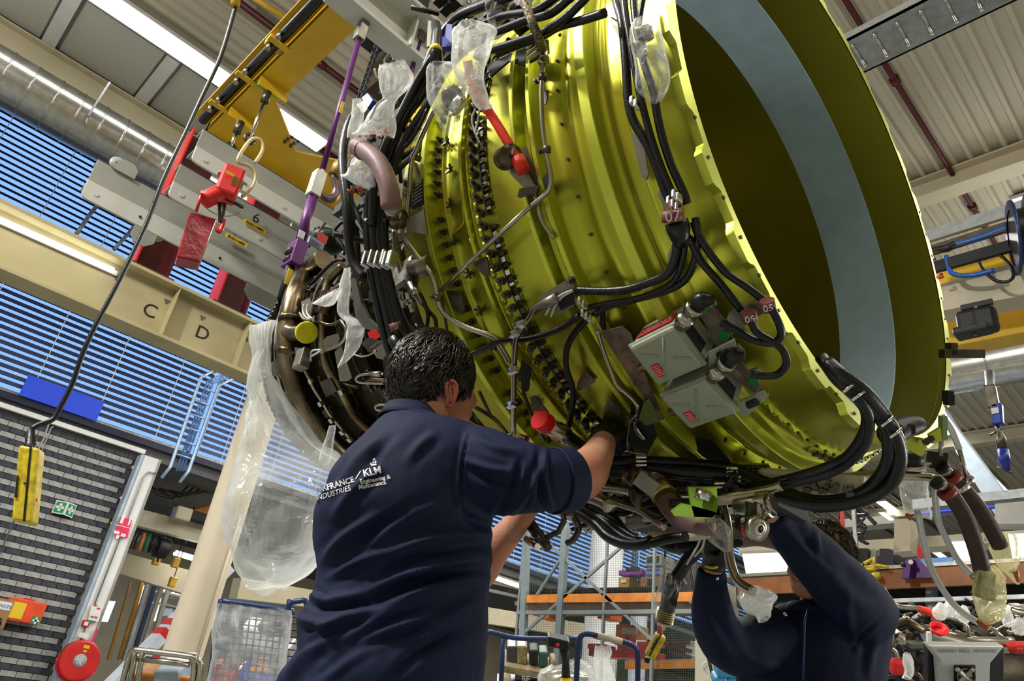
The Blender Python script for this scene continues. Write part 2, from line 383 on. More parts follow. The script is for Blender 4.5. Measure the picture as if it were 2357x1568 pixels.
# ---- lamps under the roof (structure-free things)
def lamp(x, y0, y1, z, label, grp, wd=.35):
    t = thing('strip_light', label, 'lamp', (x, (y0 + y1) / 2, z), grp)
    MB().bx(x - wd / 2 - .03, x + wd / 2 + .03, y0, y1, z + .0, z + .07).build('housing', WHITE, t)
    MB().bx(x - wd / 2, x + wd / 2, y0 + .03, y1 - .03, z - .012, z).build('diffuser', LIT, t)
    return t
lamp(-10.95, -1.3, 2.45, CZ - .3, 'long glaring white strip light under the roof at the upper left', None, .42)
lamp(-10.95, 2.95, 4.15, CZ - .3, 'short glaring white strip light showing behind the yellow crane beam', None, .42)
for i, (x, y) in enumerate([(-9.6, 9), (-1.5, 14), (3.2, 12), (-6, 16), (-6, 22), (-1.5, 22), (-1.5, 28), (-6, 28), (-10, 30)]):
    lamp(x, y - 1.2, y + 1.2, CZ - .16, 'far white strip light under the roof, ' + ('nearest, left of the inlet', 'second nearest at right', 'rightmost one', 'above the far beam at left', 'left one of the middle pair', 'right one of the middle pair', 'right one of the farthest pair', 'left one of the farthest pair', 'farthest one over the windows')[i], 'distant strip lights under the roof')
# roof sprinkler pipes
for x, lb in ((-9.35, 'dark red sprinkler pipe under the roof at upper left beside the yellow crane'), (-11.22, 'dark red sprinkler pipe along the long strip light'), (-2.25, 'dark red sprinkler pipe on the beige roof deck at upper right')):
    t = thing('sprinkler_pipe', lb, 'pipe', (x, 4, CZ - .15))
    MB().tube([(x, -8, CZ - .15), (x, 40, CZ - .15)], .045 if x > -3 else .06, 8).build('pipe', MAROON, t)
    for y in (8.9, 12.6, 3, 6):
        MB().cyl((x, y, CZ - .15), (x, y + .12, CZ - .15), .075).build('collar', MAROON, t)
# roof beams along X
for y, lb in ((11.6, 'cream steel roof beam crossing the deck right of the engine inlet'), (17.5, 'second cream steel roof beam beyond the first one'), (23.5, 'third cream steel roof beam further off'), (30, 'farthest cream steel roof beam')):
    b = MB(); ibeam(b, (-14.4, y, CZ - .29), (11.8, y, CZ - .29), .34, .40, .03); one('roof_beam', b, CREAM, lb, 'beam')
# beams along Y above the duct
b = MB(); ibeam(b, (-12.95, -9, 9.95), (-12.95, 41, 9.95), .32, .5, .03); one('roof_beam', b, BEIGE, 'beige steel beam running above the round duct at upper left', 'beam')
b = MB(); ibeam(b, (-13.9, -9, 9.7), (-13.9, 41, 9.7), .2, .3, .02); one('roof_beam', b, GREYP, 'slim grey steel beam close to the window wall above the duct', 'beam')
# round ducts
def duct(a, c, r, step, label):
    a = V(a); c = V(c); t = thing('air_duct', label, 'duct', (a + c) / 2); d = (c - a).normalized(); n_ = int((c - a).length / step)
    MB().tube([a, c], r, 32, cap=False).build('shell', GALV, t)
    for i in range(n_ + 1):
        p = a + d * step * i
        MB().tube([p, p + d * .03], r + .014, 32).build('seam', GALV, t)
    return t
duct((-12.5, -6, 8.95), (-12.5, 14, 8.95), .46, .36, 'large round galvanised air duct along the window wall at upper left')
duct((-9, 13.4, 7.55), (6, 13.4, 7.55), .42, .8, 'round galvanised air duct at right behind the engine rim')
# hangers over the left duct
for (x, y) in ((640, 0),):
    pass
t = thing('duct_hanger', 'slotted galvanised channel strap hanging at the round duct', 'bracket', ax(225, 250, -11.9))
MB().beam(ax(252, 190, -11.9), ax(202, 268, -11.9), .05, .03).build('channel', GALVD, t)
MB().cyl(ax(202, 268, -11.9), ax(196, 290, -11.9), .012).build('rod', GALVD, t)
# perforated tray upper right
TZ = 7.0
t = thing('cable_tray', 'wide perforated galvanised tray with slots crossing the roof at upper right', 'tray', (0, 5, TZ))
ya, yb = 5.05, 5.52
MB().bx(-1.9, 3.5, ya, yb, TZ, TZ + .02).bx(-1.9, 3.5, ya, ya + .02, TZ, TZ + .1).bx(-1.9, 3.5, yb - .02, yb, TZ, TZ + .1).build('tray_bottom', GALVD, t)
for i in range(26):
    x = -1.8 + i * .2
    b = MB(); b.tube([(x, ya + .1, TZ - .004), (x, yb - .1, TZ - .004)], .018, 8); b.sph((x, ya + .1, TZ), .03, 8, 5); b.sph((x, yb - .1, TZ), .03, 8, 5)
    b.build('embossed_rib', GALV, t)
# ---- crane runway beam with letters, on the round column
XB = -8.0
b = MB(); b.bx(XB - .02, XB, -3, 3.7, 4.12, 4.66)
bt = one('runway_beam', MB().bx(XB - .02, XB + .0, -6, 9.5, 4.1, 4.72).bx(XB - .17, XB + .15, -6, 9.5, 4.70, 4.74).bx(XB - .17, XB + .15, -6, 9.5, 4.07, 4.11), mat('olive_cream', (.46, .40, .22), .45, 0, .08, 2), 'cream crane runway beam with black stencilled letters C and D', 'beam', bev=.004)
zc = 4.4
for y in (-.6, 1.03 + .92, 2.77 + .05):
    MB().bx(XB, XB + .14, y, y + .012, 4.11, 4.70).build('stiffener', MAT['olive_cream'], bt)
for ch, px, py in (('C', 345, 716), ('D', 466, 768)):
    text_mesh('letter', ch, .22, ax(px, py, XB + .003), (0, 1, 0), (0, 0, 1), INK, bt)
for px, py in ((270, 638), (385, 692), (467, 730), (570, 780)):
    p = ax(px, py, XB + .004); MB().bx(p.x, p.x + .003, p.y - .03, p.y + .03, p.z - .012, p.z + .012).bx(p.x, p.x + .003, p.y - .012, p.y + .012, p.z - .04, p.z - .012).build('mark', mat('grey_mark', G(.12), .6), bt)
t = thing('tube_lamp', 'long lit fluorescent tube on top of the cream runway beam at left', 'lamp', (XB, -.5, 4.8))
MB().cyl(ax(-160, 432, XB + .05), ax(262, 621, XB + .05), .02).build('tube', LIT, t)
MB().beam(ax(-160, 441, XB), ax(268, 632, XB), .06, .05).build('housing', WHITE, t)
# round column
cb = ax(470, 1480, XB); cy = 3.32
t = thing('column', 'thick round cream column with a slim vertical conduit left of the wrapped engine tail', 'column', (XB, cy, 0))
MB().lathe([(.0, .197), (4.1, .197)], (XB, cy, 0), (0, 0, 1), 32).build('shaft', mat('column_cream', (.66, .58, .44), .35, 0, .04, 2), t)
MB().lathe([(.0, .0), (.0, .27), (.05, .27), (.05, .197)], (XB, cy, 0), (0, 0, 1), 32).build('foot', GREYP, t)
p0 = V((XB, cy, .9)) + V((.2 * .95, .2 * .36, 0)); MB().tube([p0 + V((0, 0, -.35)), p0 + V((0, 0, 1.6))], .014, 8).build('conduit', CREAM, t)
# red posts on the runway beam; lit side and shaded inside set by colour
def post(px, py, w_, top, label, face=RED):
    p = ax(px, py, XB); t = thing('crane_post', label, 'post', (p.x, p.y + w_ / 2, 4.74))
    x = p.x
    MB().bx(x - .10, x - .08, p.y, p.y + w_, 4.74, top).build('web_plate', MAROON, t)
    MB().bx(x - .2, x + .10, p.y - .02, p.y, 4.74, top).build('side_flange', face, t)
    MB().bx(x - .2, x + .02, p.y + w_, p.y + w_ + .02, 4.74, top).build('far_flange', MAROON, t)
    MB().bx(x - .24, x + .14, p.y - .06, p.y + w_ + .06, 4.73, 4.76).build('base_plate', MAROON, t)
    return t
post(292, 640, .36, 6.75, 'left red crane post, lit side coloured brighter, shaded inside maroon, standing on the runway beam')
post(484, 722, .36, 6.6, 'right red crane post, shaded inside coloured maroon, standing on the runway beam beside the purple rod')
# red upper post behind yellow crane
b = MB(); p = ax(395, 405, -9.2); q = ax(470, 262, -9.2)
# cable tray / conduits along windows
for z, r_, m_, lb in ((6.95, .05, BLACK, 'black pipe running along the window wall below the upper blinds'), (7.12, .035, GALVD, 'thin grey pipe running along the window wall')):
    one('wall_pipe', MB().tube([(W0 + .25, -6, z + .6), (W0 + .25, 30, z + .6)], r_, 8), m_, lb, 'pipe')
pts = [ax(175, 540, W0 + .4), ax(245, 457, W0 + .4), ax(325, 490, W0 + .4), ax(262, 575, W0 + .4)]
one('conduit', MB().tube(pts, .035, 8, sub=4), GALVD, 'grey conduit looped in front of the upper blinds left of the crane posts', 'pipe')
# light blue cable ladder drop
t = thing('cable_ladder', 'light blue lit cable ladder dropping in front of the lower blinds', 'cable ladder', ax(420, 980, -12.5))
LBL = mat('ladder_blue_grey', (.36, .50, .68), .35, .5, .08)
for dx in (0, 52):
    MB().tube([ax(497 + dx, 850 + dx * .3, -12.5), ax(462 + dx * .8, 870 + dx * .35, -12.5), ax(392 + dx * .8, 1075 + dx * .2, -12.5), ax(372 + dx * .8, 1100 + dx * .2, -12.5)], .03, 6).build('side_rail', LBL, t)
for k in range(6):
    f = k / 6; a_ = V((455 - 62 * f, 890 + 185 * f, 0)); MB().cyl(ax(a_.x, a_.y, -12.5), ax(a_.x + 42, a_.y + 14, -12.5), .015, seg=6).build('rung', LBL, t)
for k in range(3):
    o_ = 10 + 9 * k; MB().tube([ax(500 + o_, 860 + o_ * .3, -12.55), ax(470 + o_ * .7, 875 + o_ * .3, -12.55), ax(398 + o_ * .8, 1085, -12.55)], .018, 6).build('cable', mat('blue_cable', (.12, .25, .6), .5), t)
# white door post with signs and hose reel
XP = W0 + .25
t = thing('door_post', 'white painted steel post beside the grey brick wall carrying safety signs', 'post', (XP, 4.45, 0))
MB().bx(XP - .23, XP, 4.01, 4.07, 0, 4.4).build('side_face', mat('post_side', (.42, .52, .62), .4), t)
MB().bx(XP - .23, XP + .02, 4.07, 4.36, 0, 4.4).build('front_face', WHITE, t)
MB().bx(XP + .02, XP + .04, 4.34, 4.37, 0, 4.4).build('edge_strip', GREYP, t)
MB().tube([(XP + .05, 4.16, 1.2), (XP + .05, 4.17, 4.0), (XP + .05, 4.22, 4.12), (XP + .05, 4.36, 4.14)], .014, 6).build('conduit', GALVD, t)
XS = XP + .07
def sign(name, poly_px, m_, label, cat='sign', th=.01):
    ps = [ax(x, y, XS) for x, y in poly_px]; n_ = len(ps); b = MB()
    b.add(ps + [p - V((th, 0, 0)) for p in ps], [tuple(range(n_)), tuple(range(2 * n_ - 1, n_ - 1, -1))] + [(i, i + n_, (i + 1) % n_ + n_, (i + 1) % n_) for i in range(n_)])
    return one(name, b, m_, label, cat)
def rect(o, cpx, cpy, w_, h_, m_, nm='print', X=None, dx=.004, parent=None):
    p = ax(cpx, cpy, (X if X is not None else XS) + dx); return MB().box(p, .003, w_, h_).build(nm, m_, parent or o)
PINK = mat('magenta_red', (.80, .02, .10), .5)
s = sign('fire_sign', [(278, 1190), (304, 1197), (293, 1240), (262, 1233)], PINK, 'red and white fire equipment sign high on the white post')
for k, (dy, dz, w_, h_) in enumerate(((-.06, .13, .05, .14), (.07, .13, .03, .14), (-.07, -.10, .09, .05), (.05, -.12, .08, .05), (-.03, -.17, .05, .06), (0, .02, .26, .012))):
    p = ax(283, 1215, XS + .004) + V((0, dy, dz)); MB().box(p, .003, w_, h_).build('pictogram', PAPERW, s)
s = sign('notice', [(211, 1393), (236, 1397), (227, 1432), (203, 1427)], PAPERW, 'white notice sheet with small red and green symbols on the white post')
for dy, dz, m_ in ((-.05, .12, PINK), (.02, .08, PINK), (-.03, -.06, PINK), (.03, -.06, PINK), (-.05, -.13, GREENL), (.03, -.13, GREENL)):
    MB().box(ax(220, 1412, XS + .004) + V((0, dy, dz)), .003, .05, .025).build('symbol', m_, s)
s = sign('alarm_box', [(193, 1427), (208, 1430), (203, 1445), (188, 1441)], RED, 'small red fire alarm call point on the white post', 'alarm', .05)
MB().box(ax(198, 1436, XS + .01), .02, .06, .06).build('button_plate', PAPERW, s)
s = sign('notice', [(183, 1455), (205, 1459), (202, 1472), (180, 1467)], PAPERW, 'narrow white label under the alarm call point on the post')
s = sign('notice', [(222, 1447), (226, 1448), (214, 1484), (210, 1482)], PINK, 'thin vertical magenta label on the right edge of the post')
# hose reel
p = ax(184, 1521, XS + .12); t = thing('fire_hose_reel', 'round red fire hose reel low on the white post', 'hose reel', p - V((0, 0, .3)))
MB().lathe([(-.12, .30), (-.12, .31), (-.02, .31), (-.005, .30), (.0, .27), (.0, .10)], p, (1, 0, 0), 40).build('disc', RED, t)
MB().lathe([(0, 0), (.006, .0), (.006, .10), (-.01, .105)], p, (1, 0, 0), 28).build('centre_label', mat('grey_print', (.14, .16, .2), .5, 0, .45, 60, col2=(.5, .5, .52)), t)
MB().tube([p + V((-.06, math.sin(a) * .325, math.cos(a) * .325)) for a in [2.0 + k * .18 for k in range(16)]], .015, 6).build('hose', PINK, t)
for dz, rr in ((.21, .045), (.145, .028)): MB().box(p + V((.004, .02, dz)), .005, rr * 2, rr * 1.1).build('sticker', PAPERY, t)
# first aid sign, boxes on the bricks
p = ax(146, 1171, W0 + .05); t = thing('first_aid_sign', 'green first aid sign with white crosses projecting from the brick wall', 'sign', p)
for sg, y0 in ((1, 0), (-1, 0)):
    X = V((.55, -.83, 0)) if sg > 0 else V((.55, .83, 0)); O = p + V((.09, .02, 0)) - X * .10
    b = MB(); b.frame(O, X, V((0, 0, 1)), X.cross(V((0, 0, 1))), .20, .22, .008); b.build('panel', PAPERW, t)
    Nn = V((1, 0, 0)); Nn = (Nn - X * Nn.dot(X)).normalized()
    for (w_, h_, m_, e) in ((.16, .18, GREENL, .006), (.13, .045, PAPERW, .009), (.045, .13, PAPERW, .009)):
        MB().frame(O + Nn * e, X, V((0, 0, 1)), Nn, w_, h_, .004).build('cross' if m_ is PAPERW else 'field', m_, t)
p = ax(55, 1407, W0 + .1); t = thing('first_aid_kit', 'orange-red first aid case on the brick wall beside the cardboard box', 'case', p - V((0, 0, .14)))
MB().box(p, .14, .56, .34).build('case', mat('kit_orange', (.85, .09, .03), .4), t, bev=.02)
MB().box(p + V((.075, -.12, -.01)), .01, .22, .24).build('yellow_label', PAPERY, t)
for w_, h_ in ((.10, .03), (.03, .10)): MB().box(p + V((.079, .2, -.11)), .01, w_, h_).build('cross', PAPERW, t)
MB().box(p + V((.074, .2, -.11)), .006, .12, .12).build('cross_field', GREENL, t)
MB().box(p + V((.02, 0, .18)), .03, .16, .02).build('handle', RED, t)
p = ax(0, 1413, W0 + .1) + V((0, -.04, 0)); t = thing('cardboard_box', 'brown cardboard dispenser box at the left edge with a white label', 'box', p - V((0, 0, .2)))
MB().box(p, .18, .3, .44).build('box', CARD, t, bev=.006)
MB().box(p + V((.092, .0, .12)), .004, .26, .12).build('label', PAPERW, t)
text_mesh('lettering', 'DEVICES', .06, p + V((.096, .02, .11)), (0, 1, 0), (0, 0, 1), mat('blue_ink', (.08, .12, .4), .6), t)
MB().box(p + V((.093, -.06, -.01)), .005, .1, .07).build('red_print', PINK, t)
MB().tube([p + V((.10, .06, -.06)), p + V((.11, .07, -.16))], [.012, .03], 8).build('bottle', BLACK, t)
for i, (px, py, m_) in enumerate(((307, 1077, PAPERW), (280, 1147, PAPERW), (258, 1205, YCAP), (220, 1312, PAPERW), (215, 1325, PAPERY), (183, 1417, PAPERW))):
    p = ax(px, py, W0 + .02); MB().sph(p, .035, 8, 6).build('knob', m_, wall)
# conduit across brick wall
one('conduit', MB().tube([ax(128, 978, W0 + .05), ax(118, 985, W0 + .05), ax(0, 1275, W0 + .05)], .012, 6), GALVD, 'thin grey conduit running down the brick wall behind the yellow pendant', 'pipe')
# diagonal brace with red stripes
a = ax(245, 1590, -9.5); c = ax(440, 1392, -9.5); t = thing('diagonal_brace', 'white slanting brace with two red stripes meeting the round column', 'brace', a)
d = (c - a).normalized(); MB().beam(a - d * .5, c + d * .6, .12, .26, (1, 0, 0)).build('bar', mat('brace_white', (.62, .68, .75), .4), t)
L_ = (c - a).length
for f, k in ((.60, 1), (.71, 2)):
    MB().beam(a + d * (L_ * f), a + d * (L_ * f + .09), .13, .262, (1, 0, 0)).build('stripe', RED, t)
# ================================================================== ENGINE
ENG = thing('jet_engine', 'large yellow-green jet engine hanging in the middle with its wide inlet at right', 'jet engine', EC - V((0, 0, .9)))
AXB = -EN
def lathe_part(name, prof, m_, seg=144, parent=None, a0=0, a1=360, smooth=False, bev=0, label=None):
    b = MB(); b.lathe(prof, EC, AXB, seg, a0, a1, EY, smooth)
    o = b.build(name, m_, parent or ENG, label=label)
    if not smooth:
        me = o.data; me.polygons.foreach_set('use_smooth', [True] * len(me.polygons)); me.set_sharp_from_angle(angle=math.radians(28))
    return o
def arcp(pts, n=4):
    """round a coarse profile by Catmull-Rom"""
    out = []
    for i in range(len(pts) - 1):
        p0, p1, p2, p3 = pts[max(i - 1, 0)], pts[i], pts[i + 1], pts[min(i + 2, len(pts) - 1)]
        for k in range(n):
            t = k / n; out.append(tuple(.5 * ((2 * p1[j]) + (p2[j] - p0[j]) * t + (2 * p0[j] - 5 * p1[j] + 4 * p2[j] - p3[j]) * t * t + (3 * p1[j] - p0[j] - 3 * p2[j] + p3[j]) * t ** 3) for j in (0, 1)))
    return out + [pts[-1]]
for nm_, s0_, s1_ in (('stiffening_rib', .2145, .246), ('stiffening_rib', .4035, .418), ('stiffening_rib', .4665, .481)):
    lathe_part(nm_, [(s0_ - .0005, .885), (s0_ - .0005, .929), (s0_ + .0015, .9315), (s1_ - .0015, .9315), (s1_ + .0005, .929), (s1_ + .0005, .885)], GREEN2)
lathe_part('front_barrel', [(.0, .852), (.0, .868)] + arcp([(.012, .868), (.05, .866), (.10, .870), (.150, .876)]), GREEN)
lathe_part('fan_case', arcp([(.158, .874), (.185, .876), (.198, .888), (.214, .892)]) + [(.2145, .926), (.2165, .929), (.2445, .929), (.246, .926), (.2465, .897)] +
           arcp([(.25, .893), (.268, .884), (.292, .893), (.308, .893), (.33, .884), (.365, .881), (.395, .889), (.403, .891)]) + [(.4035, .927), (.405, .929), (.4165, .929), (.418, .927), (.4185, .889)] +
           arcp([(.43, .883), (.455, .884), (.466, .889)]) + [(.4665, .927), (.468, .929), (.4795, .929), (.481, .927), (.4815, .889)], GREEN)
lathe_part('containment_panel', arcp([(.4815, .889), (.50, .891), (.56, .894), (.612, .890)]) + [(.613, .884), (.622, .884)], GREEN)
lathe_part('rear_case', [(.622, .884)] + arcp([(.64, .884), (.70, .883), (.712, .886)]) + [(.713, .902), (.7235, .904), (.7245, .886)] + arcp([(.73, .884), (.77, .880), (.80, .882), (.812, .892), (.822, .884), (.852, .884)]), GREEN)
lathe_part('rear_flange', [(.852, .884), (.8535, .928), (.855, .930), (.871, .930), (.8725, .928), (.873, .868)], GREEN2)
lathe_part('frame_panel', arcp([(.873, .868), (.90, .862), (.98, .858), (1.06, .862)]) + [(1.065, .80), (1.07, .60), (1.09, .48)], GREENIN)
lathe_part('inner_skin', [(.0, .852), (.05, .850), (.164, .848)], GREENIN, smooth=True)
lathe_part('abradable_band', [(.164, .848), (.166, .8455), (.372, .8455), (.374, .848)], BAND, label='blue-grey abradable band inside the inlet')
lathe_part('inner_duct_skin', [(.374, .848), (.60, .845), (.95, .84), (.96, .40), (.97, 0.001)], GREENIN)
# lobed flanges
def lobed(name, s0, s1, r0, rfun, m_, n=720, label=None):
    vs = []; b = MB()
    for i in range(n):
        th = 360 * i / n; r1 = rfun(th)
        vs += [E(s0, th, r0), E(s0, th, r1), E(s1, th, r1), E(s1, th, r0)]
    fs = []
    for i in range(n):
        j = (i + 1) % n
        for k in range(3): fs.append((i * 4 + k, j * 4 + k, j * 4 + k + 1, i * 4 + k + 1))
    b.add(vs, fs); o = b.build(name, m_, ENG); me = o.data; me.polygons.foreach_set('use_smooth', [True] * len(me.polygons)); me.set_sharp_from_angle(angle=math.radians(30)); return o
def sw(x, p, hi, edge):
    x = (x % p) / p
    t = min(x, hi - x) / edge if x < hi else -1
    return 0 if t < 0 else (1 if t > 1 else t * t * (3 - 2 * t))
lobed('front_flange', -.004, .016, .851, lambda t: .874 + .023 * sw(t + 3, 12, .62, .12), GREEN2)
lobed('scalloped_flange', .150, .158, .868, lambda t: (.880 + .015 * (.5 + .5 * math.cos(math.radians(t) * 110)) ** .6) if (t > 254 or t < 60) else .873, GREEN2, 1760)
lobed('tail_flange', 2.565, 2.585, .50, lambda t: .600 + .004 * (1 if (t % 3) < 1.2 else 0), STEELD)
# fasteners
def rotM(th, tilt=0):
    z = er(th); x = EN
    if tilt: z = (z + EN * tilt).normalized()
    return rot_to(z, x)
def proto(bld, name, m_, th=0):
    o = bld.build(name, m_, None, origin=(0, 0, 0)); me = o.data; bpy.data.objects.remove(o); return me
def place(me, name, p, M, parent=None):
    o = bpy.data.objects.new(name, me); COL.objects.link(o); attach(o, p, parent or ENG); o.rotation_euler = M.to_euler(); return o
hexm = proto(MB().cyl((0, 0, -.004), (0, 0, .002), .0105, seg=12).cyl((0, 0, .002), (0, 0, .010), .0075, seg=6).cyl((0, 0, .012), (0, 0, .018), .005, seg=8), 'bolt', STEELD)
studm = proto(MB().cyl((0, 0, -.004), (0, 0, .004), .012, seg=10).cyl((0, 0, .004), (0, 0, .024), .0085, seg=10).cyl((0, 0, .024), (0, 0, .030), .0105, seg=10).cyl((0, 0, .03), (0, 0, .05), .006, .0045, seg=8), 'stud', STEELD)
starb = MB(); starb.cyl((0, 0, 0), (0, 0, .010), .006, seg=6)
for k in range(5):
    a = k * 1.257; starb.beam((0, 0, .008), (math.cos(a) * .016, math.sin(a) * .016, .014), .005, .006)
starm = proto(starb, 'clip_nut', STEELD)
rivm = proto(MB().cyl((0, 0, -.002), (0, 0, .003), .0045, seg=8), 'rivet', STEELD)
for i in range(44):
    th = -192 + i * 2.62
    if i % 7 != 5: place(hexm, 'bolt', E(.838, th, .886), rotM(th))
    place(studm, 'stud', E(.672, th + .7, .886), rotM(th + .7, .55))
for i in range(16):
    th = -188 + i * 7.1
    place(starm, 'clip_nut', E(.775 + .01 * (i % 3), th, .884), rotM(th))
for i in range(34):
    th = -185 + i * 3.3; place(rivm, 'rivet', E(.444, th, .887), rotM(th))
    if i % 2: place(rivm, 'rivet', E(.345, th, .884), rotM(th))
for i in range(14): 
    th = -183 + i * 7.3; place(hexm, 'bolt', E(.435, th + 2, .886), rotM(th + 2))
for i in range(26, 60):
    th = -184 + i * 3.27; place(rivm, 'rivet', E(.1485, th + 1.6, .889), rot_to(EN, er(th)))
for i in range(30):
    th = -184 + i * 6.2 + 33; place(rivm, 'rivet', E(-.004, th, .876), rot_to(EN, er(th)))
for i in range(10):
    th = -84 + i * 2.4; place(hexm, 'bolt', E(.17, th, .892), rot_to(-EN, er(th)))
def sector(b, s0, s1, r0, r1, t0, t1, n=8):
    vs = []
    for i in range(n + 1):
        th = t0 + (t1 - t0) * i / n; vs += [E(s0, th, r0), E(s0, th, r1), E(s1, th, r1), E(s1, th, r0)]
    fs = [(0, 1, 2, 3), (n * 4 + 3, n * 4 + 2, n * 4 + 1, n * 4)]
    for i in range(n):
        for k in range(4): fs.append((i * 4 + k, i * 4 + 4 + k, i * 4 + 4 + (k + 1) % 4, i * 4 + (k + 1) % 4))
    b.add(vs, fs); return b
# beaded locking strip
for t0 in (-195, -173, -151.5, -132, -112):
    b = MB(); b2 = MB()
    sector(b, .640, .645, .886, .898, t0, t0 + 19.5, 12)
    for k in range(16):
        ta = t0 + .3 + k * 1.2; lo = .9 if k % 3 else .5
        sector(b2 if k % 2 else b, .622, .638, .886, .896 + .003 * (k % 2), ta, ta + lo, 2)
    b.build('lock_strip', STEELD, ENG); b2.build('lock_strip_beads', CLIP, ENG, kind='stuff')
# soft pads between the studs (raised bosses)
for i in range(40):
    th = -190 + i * 2.62; b = MB(); b.sph(E(.695, th - .6, .884), (.012, .016, .007), 10, 6, rotM(th)); b.build('boss', GREEN, ENG)
# rear recesses
for t0 in (-176, -152, -128, -104):
    b = MB(); pts = [E(.742, t0 + .5, .884), E(.742, t0 + 18, .884), E(.752, t0 + 21, .884), E(.80, t0 + 22, .884)]
    b.tube(pts, .004, 6, sub=6); b.build('bead_ridge', GREEN, ENG)
# ------------------------------------------------------------------ generic engine pipes by outline
def PP(pts, r):
    out = []
    for i, p in enumerate(pts):
        rr = p[2] if len(p) > 2 else r; out.append(HP(p[0], p[1], rr))
    return out
def pipe(name, pts, r, rad, m_, seg=8, sub=4, parent=None, label=None):
    return MB().tube(PP(pts, r), rad, seg, sub=sub).build(name, m_, parent or ENG, label=label)
def plate(name, pts, r, m_, th=.004, parent=None, bev=0, label=None):
    ps = [HP(p[0], p[1], p[2] if len(p) > 2 else r) for p in pts]; n_ = len(ps)
    N_ = V((0, 0, 0))
    for i in range(n_): a = ps[i]; c = ps[(i + 1) % n_]; N_ += V(((a.y - c.y) * (a.z + c.z), (a.z - c.z) * (a.x + c.x), (a.x - c.x) * (a.y + c.y)))
    N_.normalize(); b = MB()
    if N_.dot(ps[0] - CAM) > 0: N_ = -N_
    b.add(ps + [p - N_ * th for p in ps], [tuple(range(n_)), tuple(range(2 * n_ - 1, n_ - 1, -1))] + [(i, i + n_, (i + 1) % n_ + n_, (i + 1) % n_) for i in range(n_)])
    return b.build(name, m_, parent or ENG, bev=bev, label=label)
def clamp(px, py, r, rad, dirpx=(0, 1), m_=STEELD, w_=.016, name='clamp'):
    a = HP(px, py, r); c = HP(px + dirpx[0], py + dirpx[1], r); d = (c - a).normalized()
    b = MB(); b.cyl(a - d * w_ / 2, a + d * w_ / 2, rad, seg=12)
    n_ = (a - EC); n_ = (n_ - EN * n_.dot(EN)).normalized(); sd = d.cross(n_).normalized()
    b.beam(a + sd * rad * .5, a + sd * (rad + .016), w_ * .9, .005, n_); b.cyl(a + sd * (rad + .011) - n_ * .008, a + sd * (rad + .011) + n_ * .009, .005, seg=6)
    return b.build(name, m_, ENG)
# steel tubing on the left of the case
braid = mat('braided_hose', (.34, .28, .18), .35, .9, .4, 160, .5, 260)
pipe('braided_hose', [(1200, -30, 1.10), (1212, 15, 1.08), (1228, 58, 1.06), (1243, 95, 1.02), (1250, 112, .99)], .985, .0115, braid)
pipe('hose_fitting', [(1245, 100), (1251, 120), (1253, 135)], .975, [.012] * 3 if False else .011, STEEL)
b = MB(); b.cyl(HP(1251, 128, .965), HP(1251, 148, .96), .014, seg=6); b.build('union_nut', STEEL, ENG)
pipe('oil_tube', [(1251, 140), (1249, 165), (1246, 215), (1248, 280), (1254, 330), (1262, 372), (1268, 408), (1264, 436), (1246, 456), (1222, 474)], .955, .0066, STEEL)
pipe('oil_tube', [(1222, 474), (1150, 540), (1080, 604), (1015, 668)], .955, .0066, STEEL, sub=1)
for px, py in ((1249, 178), (1259, 344)): clamp(px, py, .955, .0105)
plate('standoff', [(1246, 205), (1262, 208), (1256, 240), (1244, 238)], .93, STEELD)
plate('standoff', [(1262, 392), (1268, 420), (1252, 447), (1235, 428)], .93, STEELD)
pipe('drain_tube', [(1229, 444), (1238, 476), (1244, 500), (1256, 523), (1275, 548)], .94, .0058, STEEL)
pipe('fuel_tube', [(1001, 251), (976, 303), (960, 341), (948, 372), (943, 430), (938, 480), (934, 540)], .985, .0078, STEEL)
pipe('fuel_tube', [(926, 520), (933, 553), (961, 592), (996, 637), (1008, 680), (1013, 705), (1033, 731), (1079, 755), (1135, 775), (1152, 797), (1174, 837)], .95, .0088, STEEL)
pipe('fuel_tube', [(907, 530), (911, 573), (922, 618), (930, 660)], .96, .010, STEEL)
pipe('support_rod', [(1018, 690), (1032, 780), (1050, 830)], .93, .0045, STEELD, sub=1)
for px, py, d in ((960, 364, (-.4, 1)), (1010, 686, (0, 1))): clamp(px, py, .97, .013, d, TITAN)
plate('bracket_plate', [(1013, 668), (1060, 670), (1070, 716), (1052, 718), (1018, 690)], .925, STEELD)
plate('bracket_plate', [(1088, 606), (1098, 598), (1120, 590), (1128, 636), (1112, 634)], .93, STEELD)
pipe('support_rod', [(1205, 906), (1227, 963), (1253, 1016)], .94, .0055, STEELD, sub=1)
pipe('support_rod', [(1103, 901), (1128, 955)], .94, .0055, STEELD, sub=1)
pipe('sensor_tube', [(1258, 700), (1232, 709), (1220, 730), (1203, 752), (1189, 776), (1184, 810), (1182, 878), (1181, 950), (1180, 1008)], .975, .0075, STEEL)
pipe('lead', [(1258, 706), (1226, 726), (1206, 756), (1193, 778), (1189, 812), (1187, 880), (1186, 1000)], .972, .0028, STEELD)
for px, py in ((1181, 853), (1178, 932), (1174, 1006), (1197, 748), (1186, 768)):
    a = HP(px, py, .985); b = MB()
    for dx in (-1, 1):
        for dz in (-1, 1): b.frame(a + EN * dx * .008 + V((0, 0, dz * .007)), EN, V((0, 0, 1)), EN.cross(V((0, 0, 1))), .014, .0035, .012)
    b.frame(a, EN, V((0, 0, 1)), EN.cross(V((0, 0, 1))), .012, .016, .016); b.build('p_clip', CLIP, ENG)
pipe('fuel_tube', [(1090, 935), (1133, 961), (1150, 978), (1168, 1000)], .97, .007, TITAN)
